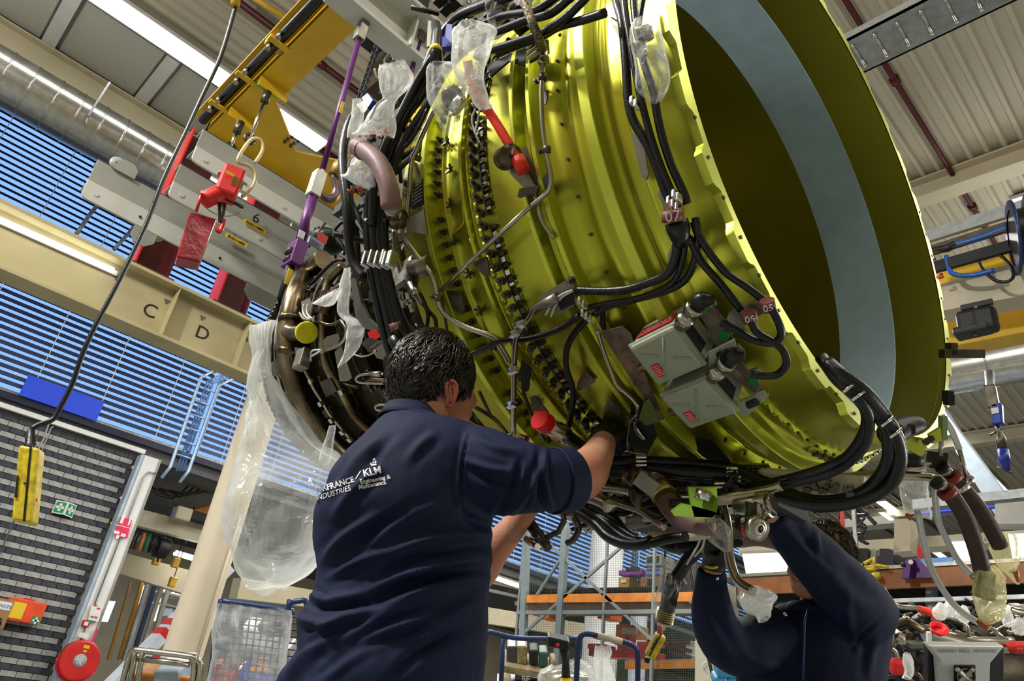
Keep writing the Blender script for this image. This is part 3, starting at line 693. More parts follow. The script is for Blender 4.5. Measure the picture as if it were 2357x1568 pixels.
pipe('drain_tube', [(1375, 760), (1386, 800), (1406, 853), (1419, 886), (1437, 903), (1457, 921), (1467, 938), (1466, 958)], .955, .0062, STEEL)
pipe('drain_tube', [(1461, 968), (1461, 982), (1470, 997), (1482, 1012)], .955, .007, STEEL); clamp(1465, 962, .955, .010)
pipe('hook_wire', [(1466, 955), (1450, 975), (1444, 1030), (1460, 1043), (1486, 1046)], .97, .003, STEEL)
plate('bracket_plate', [(1452, 934), (1488, 930), (1512, 1005), (1490, 1046), (1448, 1030)], .945, DARKM)
# small wheel/pulley fittings
def pulley(px, py, r, R_, ax_, label=None):
    a = HP(px, py, r); A = V(ax_).normalized(); b = MB()
    b.lathe([(-.022, 0), (-.022, R_), (-.012, R_), (-.010, R_ * .86), (-.002, R_ * .86), (0, R_), (.010, R_), (.012, R_ * .86), (.016, R_ * .86), (.018, R_), (.026, R_), (.026, .0)], a, A, 36)
    o = b.build('flanged_cap', TITAN, ENG); MB().cyl(a + A * .02, a + A * .032, .006, seg=8).build('pin', DARKM, o)
    MB().tube([a + A * .03, a + A * .03 + V((0, 0, R_ * .8)), a + A * .0 + V((0, 0, R_ * 1.04)), a - A * .02 + V((0, 0, R_ * .9))], .004, 6, sub=4).build('cord', CORD, o)
pulley(1168, 362, .97, .031, (CAM - HP(1168, 362, .97)).normalized() + V((.9, 0, -.1)))
pulley(914, 505, 1.0, .030, (CAM - HP(914, 505, 1.0)).normalized() + V((.5, 0, -.1)))
plate('lever_plate', [(1158, 385), (1180, 372), (1214, 398), (1232, 428), (1222, 438), (1206, 432)], .945, BRKT)
plate('bracket_plate', [(1188, 344), (1212, 340), (1240, 425), (1228, 432), (1200, 400)], .93, BRKT)
plate('bracket_plate', [(1190, 452), (1196, 434), (1242, 426), (1232, 444), (1196, 456)], .96, STEELD)
plate('bracket_plate', [(930, 508), (975, 482), (984, 540), (944, 534)], .99, BRKT)
plate('data_plate', [(942, 475), (972, 410), (974, 470), (950, 482)], .97, DARKM)
for k in range(7):
    pipe('engraved_line', [(948 + k * 1.5, 472 - k * 8.5), (971, 458 - k * 8)], .974, .0008, CORD, 4, 1)
# red hose rising into the bag
pipe('red_hose', [(1076, 140, 1.08), (1085, 185, 1.05), (1100, 220, 1.03), (1122, 252, 1.0), (1150, 296, .98), (1176, 340, .97), (1194, 372, .965)], .98, .0125, REDH, 12, label='bright red rubber hose')
MB().cyl(HP(1190, 364, .966), HP(1206, 394, .96), .0185, seg=16).build('red_hose_cuff', REDH, ENG)
# solid black harness boots, connector blocks
def block(px, py, r, sx, sy, sz, m_, parent=None, th=None, name='connector', bev=.002, rotz=0):
    s_, t_, X = hit(px, py, r); n_ = er(t_); c_ = EN.cross(n_)
    a = EN * math.cos(rotz) + c_ * math.sin(rotz); d_ = n_.cross(a)
    return MB().frame(X, a, d_, n_, sx, sy, sz).build(name, m_, parent or ENG, bev=bev)
CABLES = [
 ([(1415, -20), (1420, 10), (1430, 43), (1436, 91), (1441, 152), (1447, 238), (1460, 282), (1486, 325), (1508, 375), (1528, 430), (1545, 470)], .955, .0105),
 ([(1435, -20), (1440, 33), (1449, 87), (1460, 152), (1473, 217), (1486, 271), (1501, 325), (1522, 385), (1545, 440), (1558, 470)], .962, .0085),
 ([(1458, -20), (1462, 40), (1472, 100), (1484, 150), (1503, 206), (1512, 260), (1524, 315), (1545, 380), (1572, 440), (1582, 470)], .95, .0095),
 ([(1485, -20), (1475, 30), (1470, 90), (1480, 139)], .96, .006),
 ([(1556, 540), (1557, 580), (1538, 628), (1495, 650), (1443, 666), (1391, 670), (1325, 668)], .955, .0105),
 ([(1577, 552), (1570, 603), (1546, 652), (1477, 684), (1391, 700), (1343, 710)], .950, .0075),
 ([(1600, 500), (1606, 534), (1601, 590), (1581, 640), (1539, 668), (1460, 690), (1398, 706), (1366, 727), (1334, 753), (1307, 795), (1303, 844), (1318, 896), (1316, 948), (1306, 990)], .945, .0085),
 ([(1335, 725), (1288, 757), (1219, 780), (1157, 784), (1110, 806), (1080, 818)], .955, .0085),
 ([(1585, 545), (1615, 603), (1660, 655), (1706, 715)], .95, .0085),
 ([(1596, 510), (1613, 552), (1665, 622), (1718, 660), (1760, 692)], .945, .0085),
 ([(1728, 738), (1742, 765), (1775, 785), (1801, 805), (1810, 836), (1792, 861), (1760, 866), (1730, 862)], .985, .0085),
 ([(1777, 712), (1793, 745), (1798, 772), (1780, 789), (1740, 785), (1690, 758), (1660, 742)], .985, .0085),
 # top bundle sweeping over the case
 ([(1392, 30), (1335, 48), (1284, 62), (1242, 86), (1191, 104), (1150, 122)], 1.0, .011),
 ([(1355, -12), (1301, 41), (1249, 75), (1180, 100), (1120, 118)], 1.02, .011),
 ([(1318, -10), (1267, 31), (1215, 45), (1150, 70), (1080, 90)], 1.03, .0115),
 ([(1287, -12), (1232, 24), (1160, 36), (1100, 60), (1040, 90)], 1.04, .011),
 ([(1180, -15), (1120, 10), (1070, 30), (1035, 60), (1000, 110), (975, 170), (930, 225)], 1.06, .017),
 ([(1100, 20), (1050, 60), (1000, 120), (985, 170), (950, 240), (905, 300), (870, 380), (848, 460), (846, 520)], 1.05, .012),
 ([(1000, 125), (960, 190), (925, 260), (890, 330), (862, 420), (856, 520)], 1.07, .013),
 ([(1010, 150), (975, 215), (935, 270), (900, 350), (876, 430), (868, 520)], 1.04, .013),
 ([(1015, 180), (985, 240), (945, 300), (915, 360), (890, 440), (880, 520)], 1.03, .012),
 ([(846, 505), (848, 560), (858, 640), (872, 710), (888, 780), (905, 830)], 1.05, .014),
 ([(858, 505), (862, 570), (874, 650), (890, 720), (906, 790)], 1.06, .013),
 ([(870, 505), (876, 580), (888, 660), (905, 730), (925, 790)], 1.05, .013),
 ([(882, 505), (886, 590), (896, 650), (915, 720), (935, 770), (950, 800)], 1.04, .015),
 ([(833, 251), (812, 270), (798, 300), (789, 350), (790, 400), (796, 450), (800, 500), (803, 556), (814, 607), (836, 640)], 1.08, .014),
 ([(838, 262), (830, 300), (812, 360), (806, 430), (812, 520), (806, 570), (812, 600)], 1.06, .008),
 ([(985, 250), (960, 300), (935, 335), (915, 345), (912, 320), (930, 300), (965, 295)], 1.03, .006),
 ([(945, 640), (962, 668), (978, 700), (985, 730), (978, 780)], .97, .006),
 ([(925, 660), (930, 710), (950, 750), (990, 775), (1008, 800)], .96, .007),
 ([(965, 690), (990, 720), (1003, 740), (1005, 790)], .96, .006),
]
for pts, r_, rad in CABLES: pipe('harness_cable', pts, r_, rad, BLACKR, 10)
for (px, py, w_, n_) in ((1550, 470, .07, 3), (1562, 455, .05, 2), (1352, 728, .045, 3), (1345, 700, .045, 2), (1465, 240, .05, 2)):
    for k in range(n_):
        a = HP(px + k * 9 - 8, py + k * 7 - 6, .972); MB().frame(a, EN, V((0, 0, 1)), EN.cross(V((0, 0, 1))), .010, .022, .02).build('clip', CLIP, ENG, bev=.003)
for (px, py, z) in ((870, 598, 5), (916, 600, 2)):
    for k in range(z):
        a = HP(px - 26 + k * 14, py - 3 * (k % 2), 1.085); MB().frame(a, EN, V((0, 0, 1)), EN.cross(V((0, 0, 1))), .012, .05, .03).build('clip', CLIP, ENG, bev=.004)
# brown id sleeves with their numbers
IDM = mat('id_sleeve', (.20, .05, .045), .5, 0, .05)
def idsleeve(px, py, r_, d, txt, rad=.016):
    a = HP(px, py, r_); c = HP(px + d[0], py + d[1], r_); d_ = (c - a).normalized(); o = MB().cyl(a - d_ * .012, a + d_ * .012, rad, seg=20).build('id_sleeve', IDM, ENG)
    n_ = (CAM - a).normalized(); n_ = (n_ - d_ * n_.dot(d_)).normalized(); X = d_.cross(n_)
    if X.dot(CR) < 0: X = -X
    Y = n_.cross(X); text_mesh('number', txt, rad * 1.35, a + n_ * (rad + .0005), X, Y, INKW, o, ext=.001)
idsleeve(1725, 728, .975, (.2, 1), '05'); idsleeve(1767, 703, .975, (.2, 1), '05'); idsleeve(1205, 1012, 1.0, (1, .25), '12', .014); idsleeve(1548, 497, .98, (.1, 1), '07', .024)
idsleeve(911, 752, 1.07, (.3, 1), '0', .017)
MB().tube(PP([(1556, 510), (1562, 530), (1566, 552), (1568, 570)], .968), [.026, .026, .02, .010], 12).build('boot', BLACKR, ENG)
MB().tube(PP([(1578, 545), (1588, 566)], .965), [.012, .008], 10).build('boot', BLACKR, ENG)
MB().tube(PP([(905, 775), (920, 800), (930, 815)], 1.06), [.02, .022, .02], 12).build('boot', BLACKR, ENG)
# plates / brackets dark
for nm, pts, r_, m_ in (
 ('bracket_plate', [(1395, 10), (1412, 5), (1436, 30), (1420, 45), (1397, 32)], .95, CLIP),
 ('bracket_plate', [(1398, 32), (1420, 45), (1430, 70), (1426, 90), (1400, 42)], .94, STEELD),
 ('bracket_plate', [(1452, 305), (1462, 308), (1484, 345), (1492, 400), (1488, 415), (1476, 408)], .90, BRKT),
 ('bracket_plate', [(1513, 448), (1525, 470), (1530, 520), (1545, 520), (1540, 468), (1518, 440)], .915, BRKT),
 ('bracket_plate', [(1536, 590), (1548, 560), (1562, 600), (1575, 640), (1560, 660), (1545, 640)], .905, BRKT),
 ('bracket_plate', [(1380, 700), (1392, 700), (1394, 760), (1382, 765)], .925, DARKM),
 ('mount_plate', [(1382, 764), (1432, 752), (1452, 770), (1476, 840), (1500, 900), (1528, 966), (1510, 970), (1500, 965), (1440, 850)], .935, mat('mottled_plate', (.27, .21, .16), .45, .6, .25, 30)),
 ('mount_plate', [(1602, 708), (1640, 705), (1668, 735), (1690, 790), (1712, 840), (1768, 912), (1758, 922), (1700, 880), (1650, 800)], .935, mat('mottled_plate', (.27, .21, .16), .45, .6, .25, 30)),
 ('clamp_strap', [(1672, 735), (1678, 720), (1740, 690), (1757, 700), (1755, 722), (1700, 760)], .95, BRKT),
 ('green_bracket', [(1480, 930), (1495, 920), (1518, 972), (1485, 980), (1470, 965)], .97, mat('green_bracket', (.10, .16, .03), .5, .3)),
 ('bracket_plate', [(1345, 850), (1370, 880), (1325, 905), (1330, 878)], .905, mat('mottled_plate', (.27, .21, .16), .45, .6, .25, 30)),
 ('bracket_plate', [(1405, 918), (1430, 948), (1424, 958), (1390, 942)], .93, BRKT),
 ('bracket_plate', [(1220, 915), (1232, 912), (1262, 950), (1250, 962), (1225, 935)], .95, STEELD),
 ('splice_bracket', [(1236, 684), (1308, 642), (1322, 650), (1320, 705), (1330, 700), (1290, 722), (1252, 712)], .95, BRKT),
 ('splice_panel', [(1282, 690), (1316, 668), (1322, 700), (1290, 715)], .96, DARKM),
 ('bracket_plate', [(1600, 1010), (1640, 1015), (1680, 1060), (1690, 1085), (1640, 1080), (1610, 1060)], .93, DARKM),
 ('bracket_plate', [(1200, 830), (1222, 850), (1216, 900), (1202, 905), (1196, 860)], .94, DARKM)):
    plate(nm, pts, r_, m_)
pipe('wire', [(1318, 668), (1290, 680), (1270, 700), (1256, 726)], .985, .003, CORD, 6)
pipe('wire', [(1318, 670), (1294, 684), (1278, 704), (1268, 730)], .985, .003, CORD, 6)
MB().tube(PP([(1236, 708), (1262, 696), (1285, 684)], .985), [.009, .014, .014], 10).build('sensor_body', BRKT, ENG)
for px, py in ((1262, 700), (1316, 646)): place(hexm, 'bolt', HP(px, py, .97), rotM(hit(px, py, .97)[1]))
# red capped stub
a = HP(1255, 975, 1.02); c = HP(1345, 1032, .95); d = (c - a).normalized()
o = MB().tube([a, a + d * .05, a + d * .055, a + d * .09, a + d * .095, c], [.024, .024, .028, .028, .022, .02], 16).build('stub_pipe', STEEL, ENG)
MB().cyl(a - d * .03, a + d * .01, .029, seg=24).build('red_cap', REDCAP, o, bev=.004, label='bright red plastic cap')
# exciter boxes
def exciter(px, py, label_, r_=1.012):
    s_, t_, X = hit(px, py, r_); n_ = er(t_); a_ = EN; c_ = n_.cross(a_)     # c_ points around the case
    if c_.z < 0: c_ = -c_
    a_ = (a_ + c_ * .12).normalized(); c_ = (c_ - a_ * c_.dot(a_)).normalized()
    SX, SC, SN = .138, .118, .112
    o = MB().frame(X - n_ * SN / 2, a_, c_, n_, SX, SC, SN).build('exciter_box', BOXG, ENG, bev=.009)
    MB().frame(X - n_ * .014, a_, c_, n_, SX + .006, SC + .006, .010).build('seam', BOXG, o, bev=.003)
    for (u0, v0, u1, v1) in ((-.035, -.045, .03, .045), (-.05, .03, -.015, .012), (.02, -.01, .055, -.028)):
        p0 = X + a_ * u0 + c_ * v0; p1 = X + a_ * u1 + c_ * v1; MB().tube([p0, p1], .0035, 8).build('rib', BOXG, o)
    MB().frame(X + n_ * .001 - a_ * .036 - c_ * .022, a_, c_, n_, .022, .034, .002).build('data_label', REDL, o)
    for k in range(5): MB().frame(X + n_ * .0025 - a_ * .036 + c_ * (-.034 + k * .006), a_, c_, n_, .016, .0012, .001).build('print', INKW, o)
    MB().frame(X - n_ * .045 + a_ * (SX / 2 + .0005), n_, c_, a_, .04, .07, .002).build('side_window', DARKM, o)
    e = X - n_ * .02 + a_ * (SX / 2 + .001) + c_ * .045
    if label_:
        tp = X - n_ * .052 + c_ * (SC / 2 + .003)
        MB().frame(tp, a_, n_, c_, .108, .042, .002).build('name_label', REDL, o)
        text_mesh('lettering', 'UNISON', .025, tp + c_ * .0018, -a_, -n_ if n_.cross(a_).dot(c_) < 0 else n_, INKW, o, ext=.0008)
    # elbow connector
    q = e; d_ = (a_ * .9 + c_ * .35).normalized(); b = MB()
    b.tube([q, q + d_ * .012, q + d_ * .014, q + d_ * .03, q + d_ * .032, q + d_ * .05, q + d_ * .052, q + d_ * .07], [.017, .017, .021, .021, .018, .018, .022, .022], 16)
    b.build('connector', STEEL, o)
    MB().tube([q + d_ * .068, q + d_ * .09, q + d_ * .10 - c_ * .008, q + d_ * .115 - c_ * .02], [.018, .019, .017, .011], 12, sub=3).build('boot', BLACKR, o)
    q2 = X - n_ * .03 - a_ * (SX / 2 + .001) - c_ * .01
    MB().tube([q2, q2 - a_ * .012, q2 - a_ * .013, q2 - a_ * .03], [.014, .014, .0105, .0105], 14).build('brass_stub', BRASS, o)
    for cc in (-1, 1):
        MB().frame(X - n_ * .10 + a_ * (SX / 2 + .03) + c_ * cc * .04, a_, c_, n_, .07, .03, .012).build('mount_foot', BOXG, o, bev=.004)
        MB().cyl(X - n_ * .10 + a_ * (SX / 2 + .045) + c_ * cc * .04, X - n_ * .07 + a_ * (SX / 2 + .045) + c_ * cc * .04, .012, seg=12).build('green_bushing', mat('green_bushing', (.02, .30, .05), .5), o)
        MB().frame(X - n_ * .10 - a_ * (SX / 2 + .012) + c_ * cc * .03, a_, c_, n_, .03, .03, .01).build('mount_foot', BOXG, o, bev=.004)
    return o
exciter(1530, 823, True); exciter(1605, 935, False)
for pts in ([(1630, 812), (1690, 782), (1694, 800), (1684, 816), (1662, 842), (1632, 850)], [(1702, 925), (1758, 902), (1766, 912), (1750, 930), (1722, 956), (1702, 958)]):
    o = plate('mount_bracket', pts, .985, BOXG, .006); cx_ = sum(p[0] for p in pts) / 6; cy_ = sum(p[1] for p in pts) / 6
    MB().tube(PP([(cx_ - 12, cy_ + 3), (cx_ + 10, cy_ - 6)], .990), .009, 10).build('slot', DARKM, o)
MB().tube([HP(1755, 905, .97) + V((math.cos(t) * .016, 0, math.sin(t) * .016)) for t in [k * .5 for k in range(12)]], .0012, 5, closed=True).build('split_ring', STEEL, ENG)
# ------------------------------------------------------------------ core section
lathe_part('core_case', [(1.07, .56)] + arcp([(1.12, .50), (1.3, .455), (1.6, .46), (1.95, .49), (2.2, .52), (2.45, .54), (2.565, .55)]) + [(2.60, .52), (2.9, .40), (2.95, .0)], CORE, 96)
for s_, r_, w_ in ((1.22, .52, .02), (1.42, .50, .03), (1.62, .50, .02), (1.84, .53, .03), (2.06, .545, .02), (2.28, .57, .03), (2.42, .575, .02)):
    lathe_part('casing_flange', [(s_, r_ - .06), (s_, r_), (s_ + w_, r_), (s_ + w_, r_ - .06)], CORE if s_ < 2.2 else STEELD, 96)
cb = proto(MB().cyl((0, 0, 0), (0, 0, .014), .008, seg=6), 'bolt', STEELD)
for s_, r_, st in ((1.42, .50, 9), (1.84, .53, 8), (2.28, .57, 7)):
    for i in range(int(110 / st)):
        th = -200 + i * st; place(cb, 'bolt', E(s_ + .015, th, r_), rotM(th))
wb = MB()
for i in range(60): th = -205 + i * 2.6; wb.sph(E(2.56, th, .598), .005, 6, 4)
wb.build('rim_rivets', CLIP, ENG)
pipe('bleed_duct', [(745, 598), (733, 606), (707, 630), (684, 668), (671, 712), (664, 755), (664, 805), (671, 855), (690, 912), (716, 960), (746, 1002), (784, 1042), (830, 1075)], .60, .052, TITAN, 20)
pipe('bleed_branch', [(664, 762), (680, 768), (705, 766)], .62, [.04, .036, .036] if False else .036, TITAN, 18)
a = HP(705, 766, .655); d = (CAM - a).normalized() + EN * .4; d.normalize()
MB().cyl(a - d * .01, a + d * .022, .048, seg=28).build('yellow_cap', YCAP, ENG, bev=.006, label='round yellow plastic cap')
for k, o_ in enumerate((0, 13)):
    pipe('manifold_tube', [(678 + o_, 660), (653 + o_, 705), (637 + o_, 759), (636 + o_, 823), (644 + o_, 877), (666 + o_, 944), (692 + o_, 982), (727 + o_, 1027), (768 + o_, 1064)], .575, .0125, STEEL if k == 0 else TITAN, 10)
pipe('bleed_tube', [(790, 612), (760, 643), (747, 680), (744, 727), (743, 780), (745, 823), (762, 864), (787, 903), (816, 957), (857, 995), (900, 1030)], .60, .019, TITAN, 12)
pipe('bleed_tube', [(795, 662), (782, 670), (760, 690), (747, 722)], .62, .03, TITAN, 14)
pipe('wire_harness', [(745, 640), (728, 670), (716, 720), (706, 760)], .64, .007, STEEL)
pipe('wire_harness', [(700, 850), (712, 872), (723, 896), (742, 925), (758, 952), (785, 985), (806, 1010)], .63, .008, STEEL)
pipe('wire_harness', [(690, 720), (700, 735), (730, 740), (760, 748), (785, 738), (800, 735)], .63, .007, TITAN)
pipe('wire_harness', [(785, 738), (797, 760), (790, 785), (770, 800), (745, 808)], .64, .007, STEEL)
for o_ in (0, 9): pipe('wire_loop', [(700 + o_, 700), (697 + o_, 715), (702 + o_, 728), (715 + o_, 735)], .65, .0045, CORD, 8)
for o_ in (0, 10): pipe('wire_loop', [(742, 806), (725, 806 + o_), (716, 812 + o_), (716, 832)], .65, .0045, CORD, 8)
pipe('sense_tube', [(884, 861), (854, 861), (829, 864), (820, 872), (829, 881), (884, 883)], .66, .0055, STEEL, 8)
pipe('sense_tube', [(888, 932), (866, 934), (868, 944), (888, 946)], .66, .0055, STEEL, 8)
MB().cyl(HP(852, 861, .66), HP(878, 861, .66), .012, seg=6).build('union_nut', STEEL, ENG)
pipe('sense_tube', [(812, 815), (830, 821), (848, 818), (866, 808)], .66, .004, STEEL, 6)
for pts, m_ in (([(743, 785), (752, 775), (775, 768), (780, 780), (776, 795), (745, 806)], BRKT), ([(770, 810), (785, 796), (810, 870), (800, 878), (782, 878)], BRKT),
                ([(622, 834), (665, 820), (668, 850), (630, 868)], BRKT), ([(654, 952), (700, 932), (712, 955), (668, 980)], BRKT), ([(678, 800), (712, 805), (712, 840), (690, 852), (682, 830)], BRKT),
                ([(693, 694), (712, 686), (718, 700), (712, 716), (696, 736)], BRKT), ([(850, 800), (882, 780), (892, 830), (868, 825)], BRKT), ([(608, 780), (628, 765), (625, 830), (612, 820)], STEELD), ([(735, 880), (760, 870), (775, 900), (750, 915)], STEELD), ([(830, 790), (850, 775), (880, 790), (850, 812)], STEELD)):
    plate('bracket_plate', pts, .63, m_, .006)
for px, py in ((716, 878), (738, 930), (763, 968), (788, 995), (805, 1012), (724, 735), (744, 808), (787, 903)): block(px, py, .645, .022, .022, .018, CLIP, name='clip')
for px, py in ((666, 806), (668, 738), (711, 628)): clamp(px, py, .60, .058, (-.1, 1), TITAN, .03)
MB().frame(HP(697, 828, .66), EN, V((0, 0, 1)), EN.cross(V((0, 0, 1))), .07, .09, .05).build('control_box', BRKT, ENG, bev=.006)
rng = random.Random(3)
cl = MB(); cl2 = MB(); cl3 = MB()
for i in range(150):
    s0 = rng.uniform(1.12, 2.5); t0 = rng.uniform(-200, -95); rr = rng.uniform(.51, .585) + (.05 if s0 < 1.5 else 0); k = rng.random()
    tgt = (cl, cl2, cl3)[rng.choice((0, 0, 1, 2))]
    if k < .5: tgt.tube([E(s0, t0, rr), E(s0 + rng.uniform(-.05, .05), t0 + 6, rr + .01), E(s0 + rng.uniform(-.08, .08), t0 + rng.uniform(10, 24), rr)], rng.uniform(.004, .010), 6, sub=3)
    elif k < .75: tgt.tube([E(s0, t0, rr), E(s0 + .1, t0 + rng.uniform(-4, 4), rr + .015), E(s0 + rng.uniform(.12, .3), t0 + rng.uniform(-6, 6), rr)], rng.uniform(.004, .009), 6, sub=3)
    else: tgt.frame(E(s0, t0, rr), EN, EN.cross(er(t0)), er(t0), rng.uniform(.015, .07), rng.uniform(.015, .06), rng.uniform(.01, .04))
cl.build('core_fittings_dark', CORE, ENG, kind='stuff'); cl2.build('core_fittings_steel', STEELD, ENG, kind='stuff'); cl3.build('core_fittings_bronze', TITAN, ENG, kind='stuff')
# curved grey fairing blade and black screens near the harness
plate('curved_fairing', [(806, 640), (818, 640), (832, 700), (850, 735), (872, 755), (862, 765), (838, 755), (818, 730)], .88, mat('fairing_grey', (.16, .16, .14), .45, .6), .01)
plate('heat_shield', [(846, 300), (880, 320), (888, 520), (850, 520)], .98, DARKM, .01)
plate('red_flag', [(845, 765), (858, 760), (868, 763), (875, 775), (868, 780), (850, 778)], .92, REDCAP, .004)
# valve block left of the case
vb = MB().frame(HP(934, 640, .95), (EN + V((0, 0, .2))).normalized(), V((0, 0, 1)), EN.cross(V((0, 0, 1))), .09, .10, .05).build('valve_block', BRKT, ENG, bev=.01)
MB().cyl(HP(948, 622, .95), HP(990, 610, .93), .03, seg=16).build('actuator', BRKT, ENG)
for px, py, dx, dy in ((943, 650, 28, 50), (926, 668, 0, 40), (940, 672, 10, 46)):
    a = HP(px, py, .98); c = HP(px + dx, py + dy, .975); d = (c - a)
    o = MB().tube([a, a + d * .3, a + d * .32, a + d * .6, a + d * .62, c], [.012, .012, .016, .016, .011, .009], 12).build('plug', STEEL, vb)
plate('bracket_plate', [(884, 580), (918, 555), (922, 580), (888, 608)], .93, STEELD)
# mauve sleeved hose with bag at its end
pipe('mauve_hose', [(822, 338), (842, 348), (868, 372), (886, 405), (897, 440), (900, 478)], 1.15, .027, PINKH, 16)
MB().cyl(HP(900, 476, 1.14), HP(903, 494, 1.06), .020, seg=14).build('hose_fitting', STEEL, ENG)
MB().tube([HP(834, 345, 1.15), HP(837, 347, 1.15)], .0285, 16).build('hose_band', PINKH, ENG)
# blue anodised valve bracket at top
plate('blue_bracket', [(992, 52), (1040, 56), (1045, 105), (1000, 110)], 1.08, BLUEST, .02)
plate('grey_bracket', [(985, 46), (995, 50), (990, 105), (982, 108)], 1.09, BRKT, .02)
MB().tube(PP([(1003, 56), (1006, 80), (1004, 110), (1003, 150)], 1.12), [.014, .014, .016, .016], 12).build('sleeved_connector', BLACKR, ENG)
MB().cyl(HP(1003, 112, 1.12), HP(1003, 122, 1.12), .0175, seg=14).build('yellow_band', PAPERY, ENG)
plate('blue_bracket', [(832, 225), (846, 214), (858, 230), (846, 248)], 1.12, BLUEST, .015)
plate('grey_bracket', [(820, 240), (836, 232), (846, 250), (836, 262)], 1.12, BRKT, .015)
plate('dark_bracket', [(1120, 150), (1180, 120), (1260, 90), (1262, 120), (1205, 150), (1170, 140), (1130, 175)], .93, DARKM, .006)
for k in range(4): block(1222 + k * 1.5, 92 + k * 11, .985, .035, .010, .015, CLIP, name='clip', bev=.003)
blk = MB()
for i in range(40):
    px = rng.uniform(1010, 1210); py = rng.uniform(-5, 130); p = HP(px, py, rng.uniform(.93, 1.02))
    if i % 2: blk.tube([p, p + V((rng.uniform(-.08, .08), rng.uniform(-.08, .08), rng.uniform(-.05, .05)))], rng.uniform(.006, .014), 6)
    else: blk.box(p, .04, .03, .03)
blk.build('top_clutter', BLACKR, ENG, kind='stuff')
blk = MB()
for i in range(46):
    f = rng.random(); px = 800 + 130 * f + rng.uniform(-15, 40); py = 520 - 330 * f + rng.uniform(-50, 60); p = HP(px, py, rng.uniform(.9, 1.0))
    if i % 3: blk.tube([p, p + V((rng.uniform(-.08, .08), rng.uniform(-.08, .08), rng.uniform(-.09, .09))), p + V((rng.uniform(-.1, .1), rng.uniform(-.1, .1), rng.uniform(-.16, .16)))], rng.uniform(.005, .012), 6, sub=3)
    else: blk.box(p, .05, .04, .04)
blk.build('frame_clutter', DARKM, ENG, kind='stuff')
# ------------------------------------------------------------------ front lower harness loops (hang free of the case)
def D(pts, d): return [at(p[0], p[1], p[2] if len(p) > 2 else d) for p in pts]
LOOPS = [
 ([(1890, 822, 1.62), (1905, 842, 1.60), (1925, 870, 1.58), (1950, 893, 1.57), (1981, 918, 1.58), (2012, 947, 1.6), (2038, 983, 1.62), (2044, 1016, 1.64), (2044, 1054, 1.66), (2027, 1092, 1.7), (1992, 1128, 1.74), (1936, 1150, 1.78), (1872, 1152, 1.82), (1821, 1136, 1.86), (1760, 1108, 1.9), (1690, 1080, 1.94), (1600, 1068, 1.98), (1500, 1062, 2.0), (1390, 1062, 2.04)], .0145),
 ([(1905, 835, 1.60), (1940, 866, 1.57), (1987, 901, 1.57), (2027, 947, 1.6), (2056, 993, 1.62), (2069, 1029, 1.64), (2069, 1074, 1.66), (2045, 1118, 1.7), (1987, 1151, 1.74), (1910, 1164, 1.78), (1834, 1156, 1.82), (1760, 1128, 1.86), (1690, 1098, 1.9), (1570, 1088, 1.96), (1480, 1078, 2.0), (1395, 1078, 2.05)], .0165),
 ([(1930, 865, 1.57), (1955, 896, 1.57), (1981, 927, 1.58), (1993, 952, 1.6), (1990, 990, 1.62), (1961, 1039, 1.66), (1923, 1066, 1.7), (1859, 1090, 1.74), (1790, 1108, 1.8), (1730, 1120, 1.86), (1680, 1115, 1.9)], .0115),
 ([(1940, 875, 1.57), (1975, 915, 1.57), (1999, 955, 1.59), (1998, 1003, 1.62), (1976, 1044, 1.65), (1925, 1083, 1.7), (1850, 1106, 1.75), (1780, 1120, 1.8), (1720, 1128, 1.86)], .0115),
 ([(1680, 1112, 1.9), (1600, 1100, 1.96), (1500, 1092, 2.0), (1395, 1092, 2.05)], .0125)]
for pts, rad in LOOPS: MB().tube(D(pts, 1.8), rad, 12, sub=4).build('harness_cable', BLACKR, ENG)
for px, py, d_ in ((1955, 893, 1.555), (1975, 912, 1.555), (2042, 972, 1.59), (2062, 998, 1.60)):
    MB().tube(D([(px - 14, py + 10), (px + 14, py - 12)], d_), .004, 6).build('tie_clip', CLIP, ENG)
for px, py, d_, n_ in ((1683, 1085, 1.88, 3), (1690, 1105, 1.86, 2), (1655, 1120, 1.86, 2), (1475, 1060, 1.98, 3), (1450, 1090, 1.98, 3)):
    for k in range(n_): MB().frame(at(px, py + k * 9 - 8, d_), CR, CU, CF, .030, .007, .02).build('clip', CLIP, ENG, bev=.002)
# black finned connector inside the rim
b = MB(); b.tube(D([(2048, 1000, 1.72), (2080, 985, 1.76), (2110, 978, 1.78), (2121, 980, 1.79)], 1.8), [.032, .028, .022, .012], 14, sub=3)
for k in range(10): b.tube(D([(2058 + k * 5, 975, 1.73), (2060 + k * 5, 1012 - k * 1.5, 1.73)], 1.75), .005, 5)
b.build('finned_plug', BLACK, ENG)
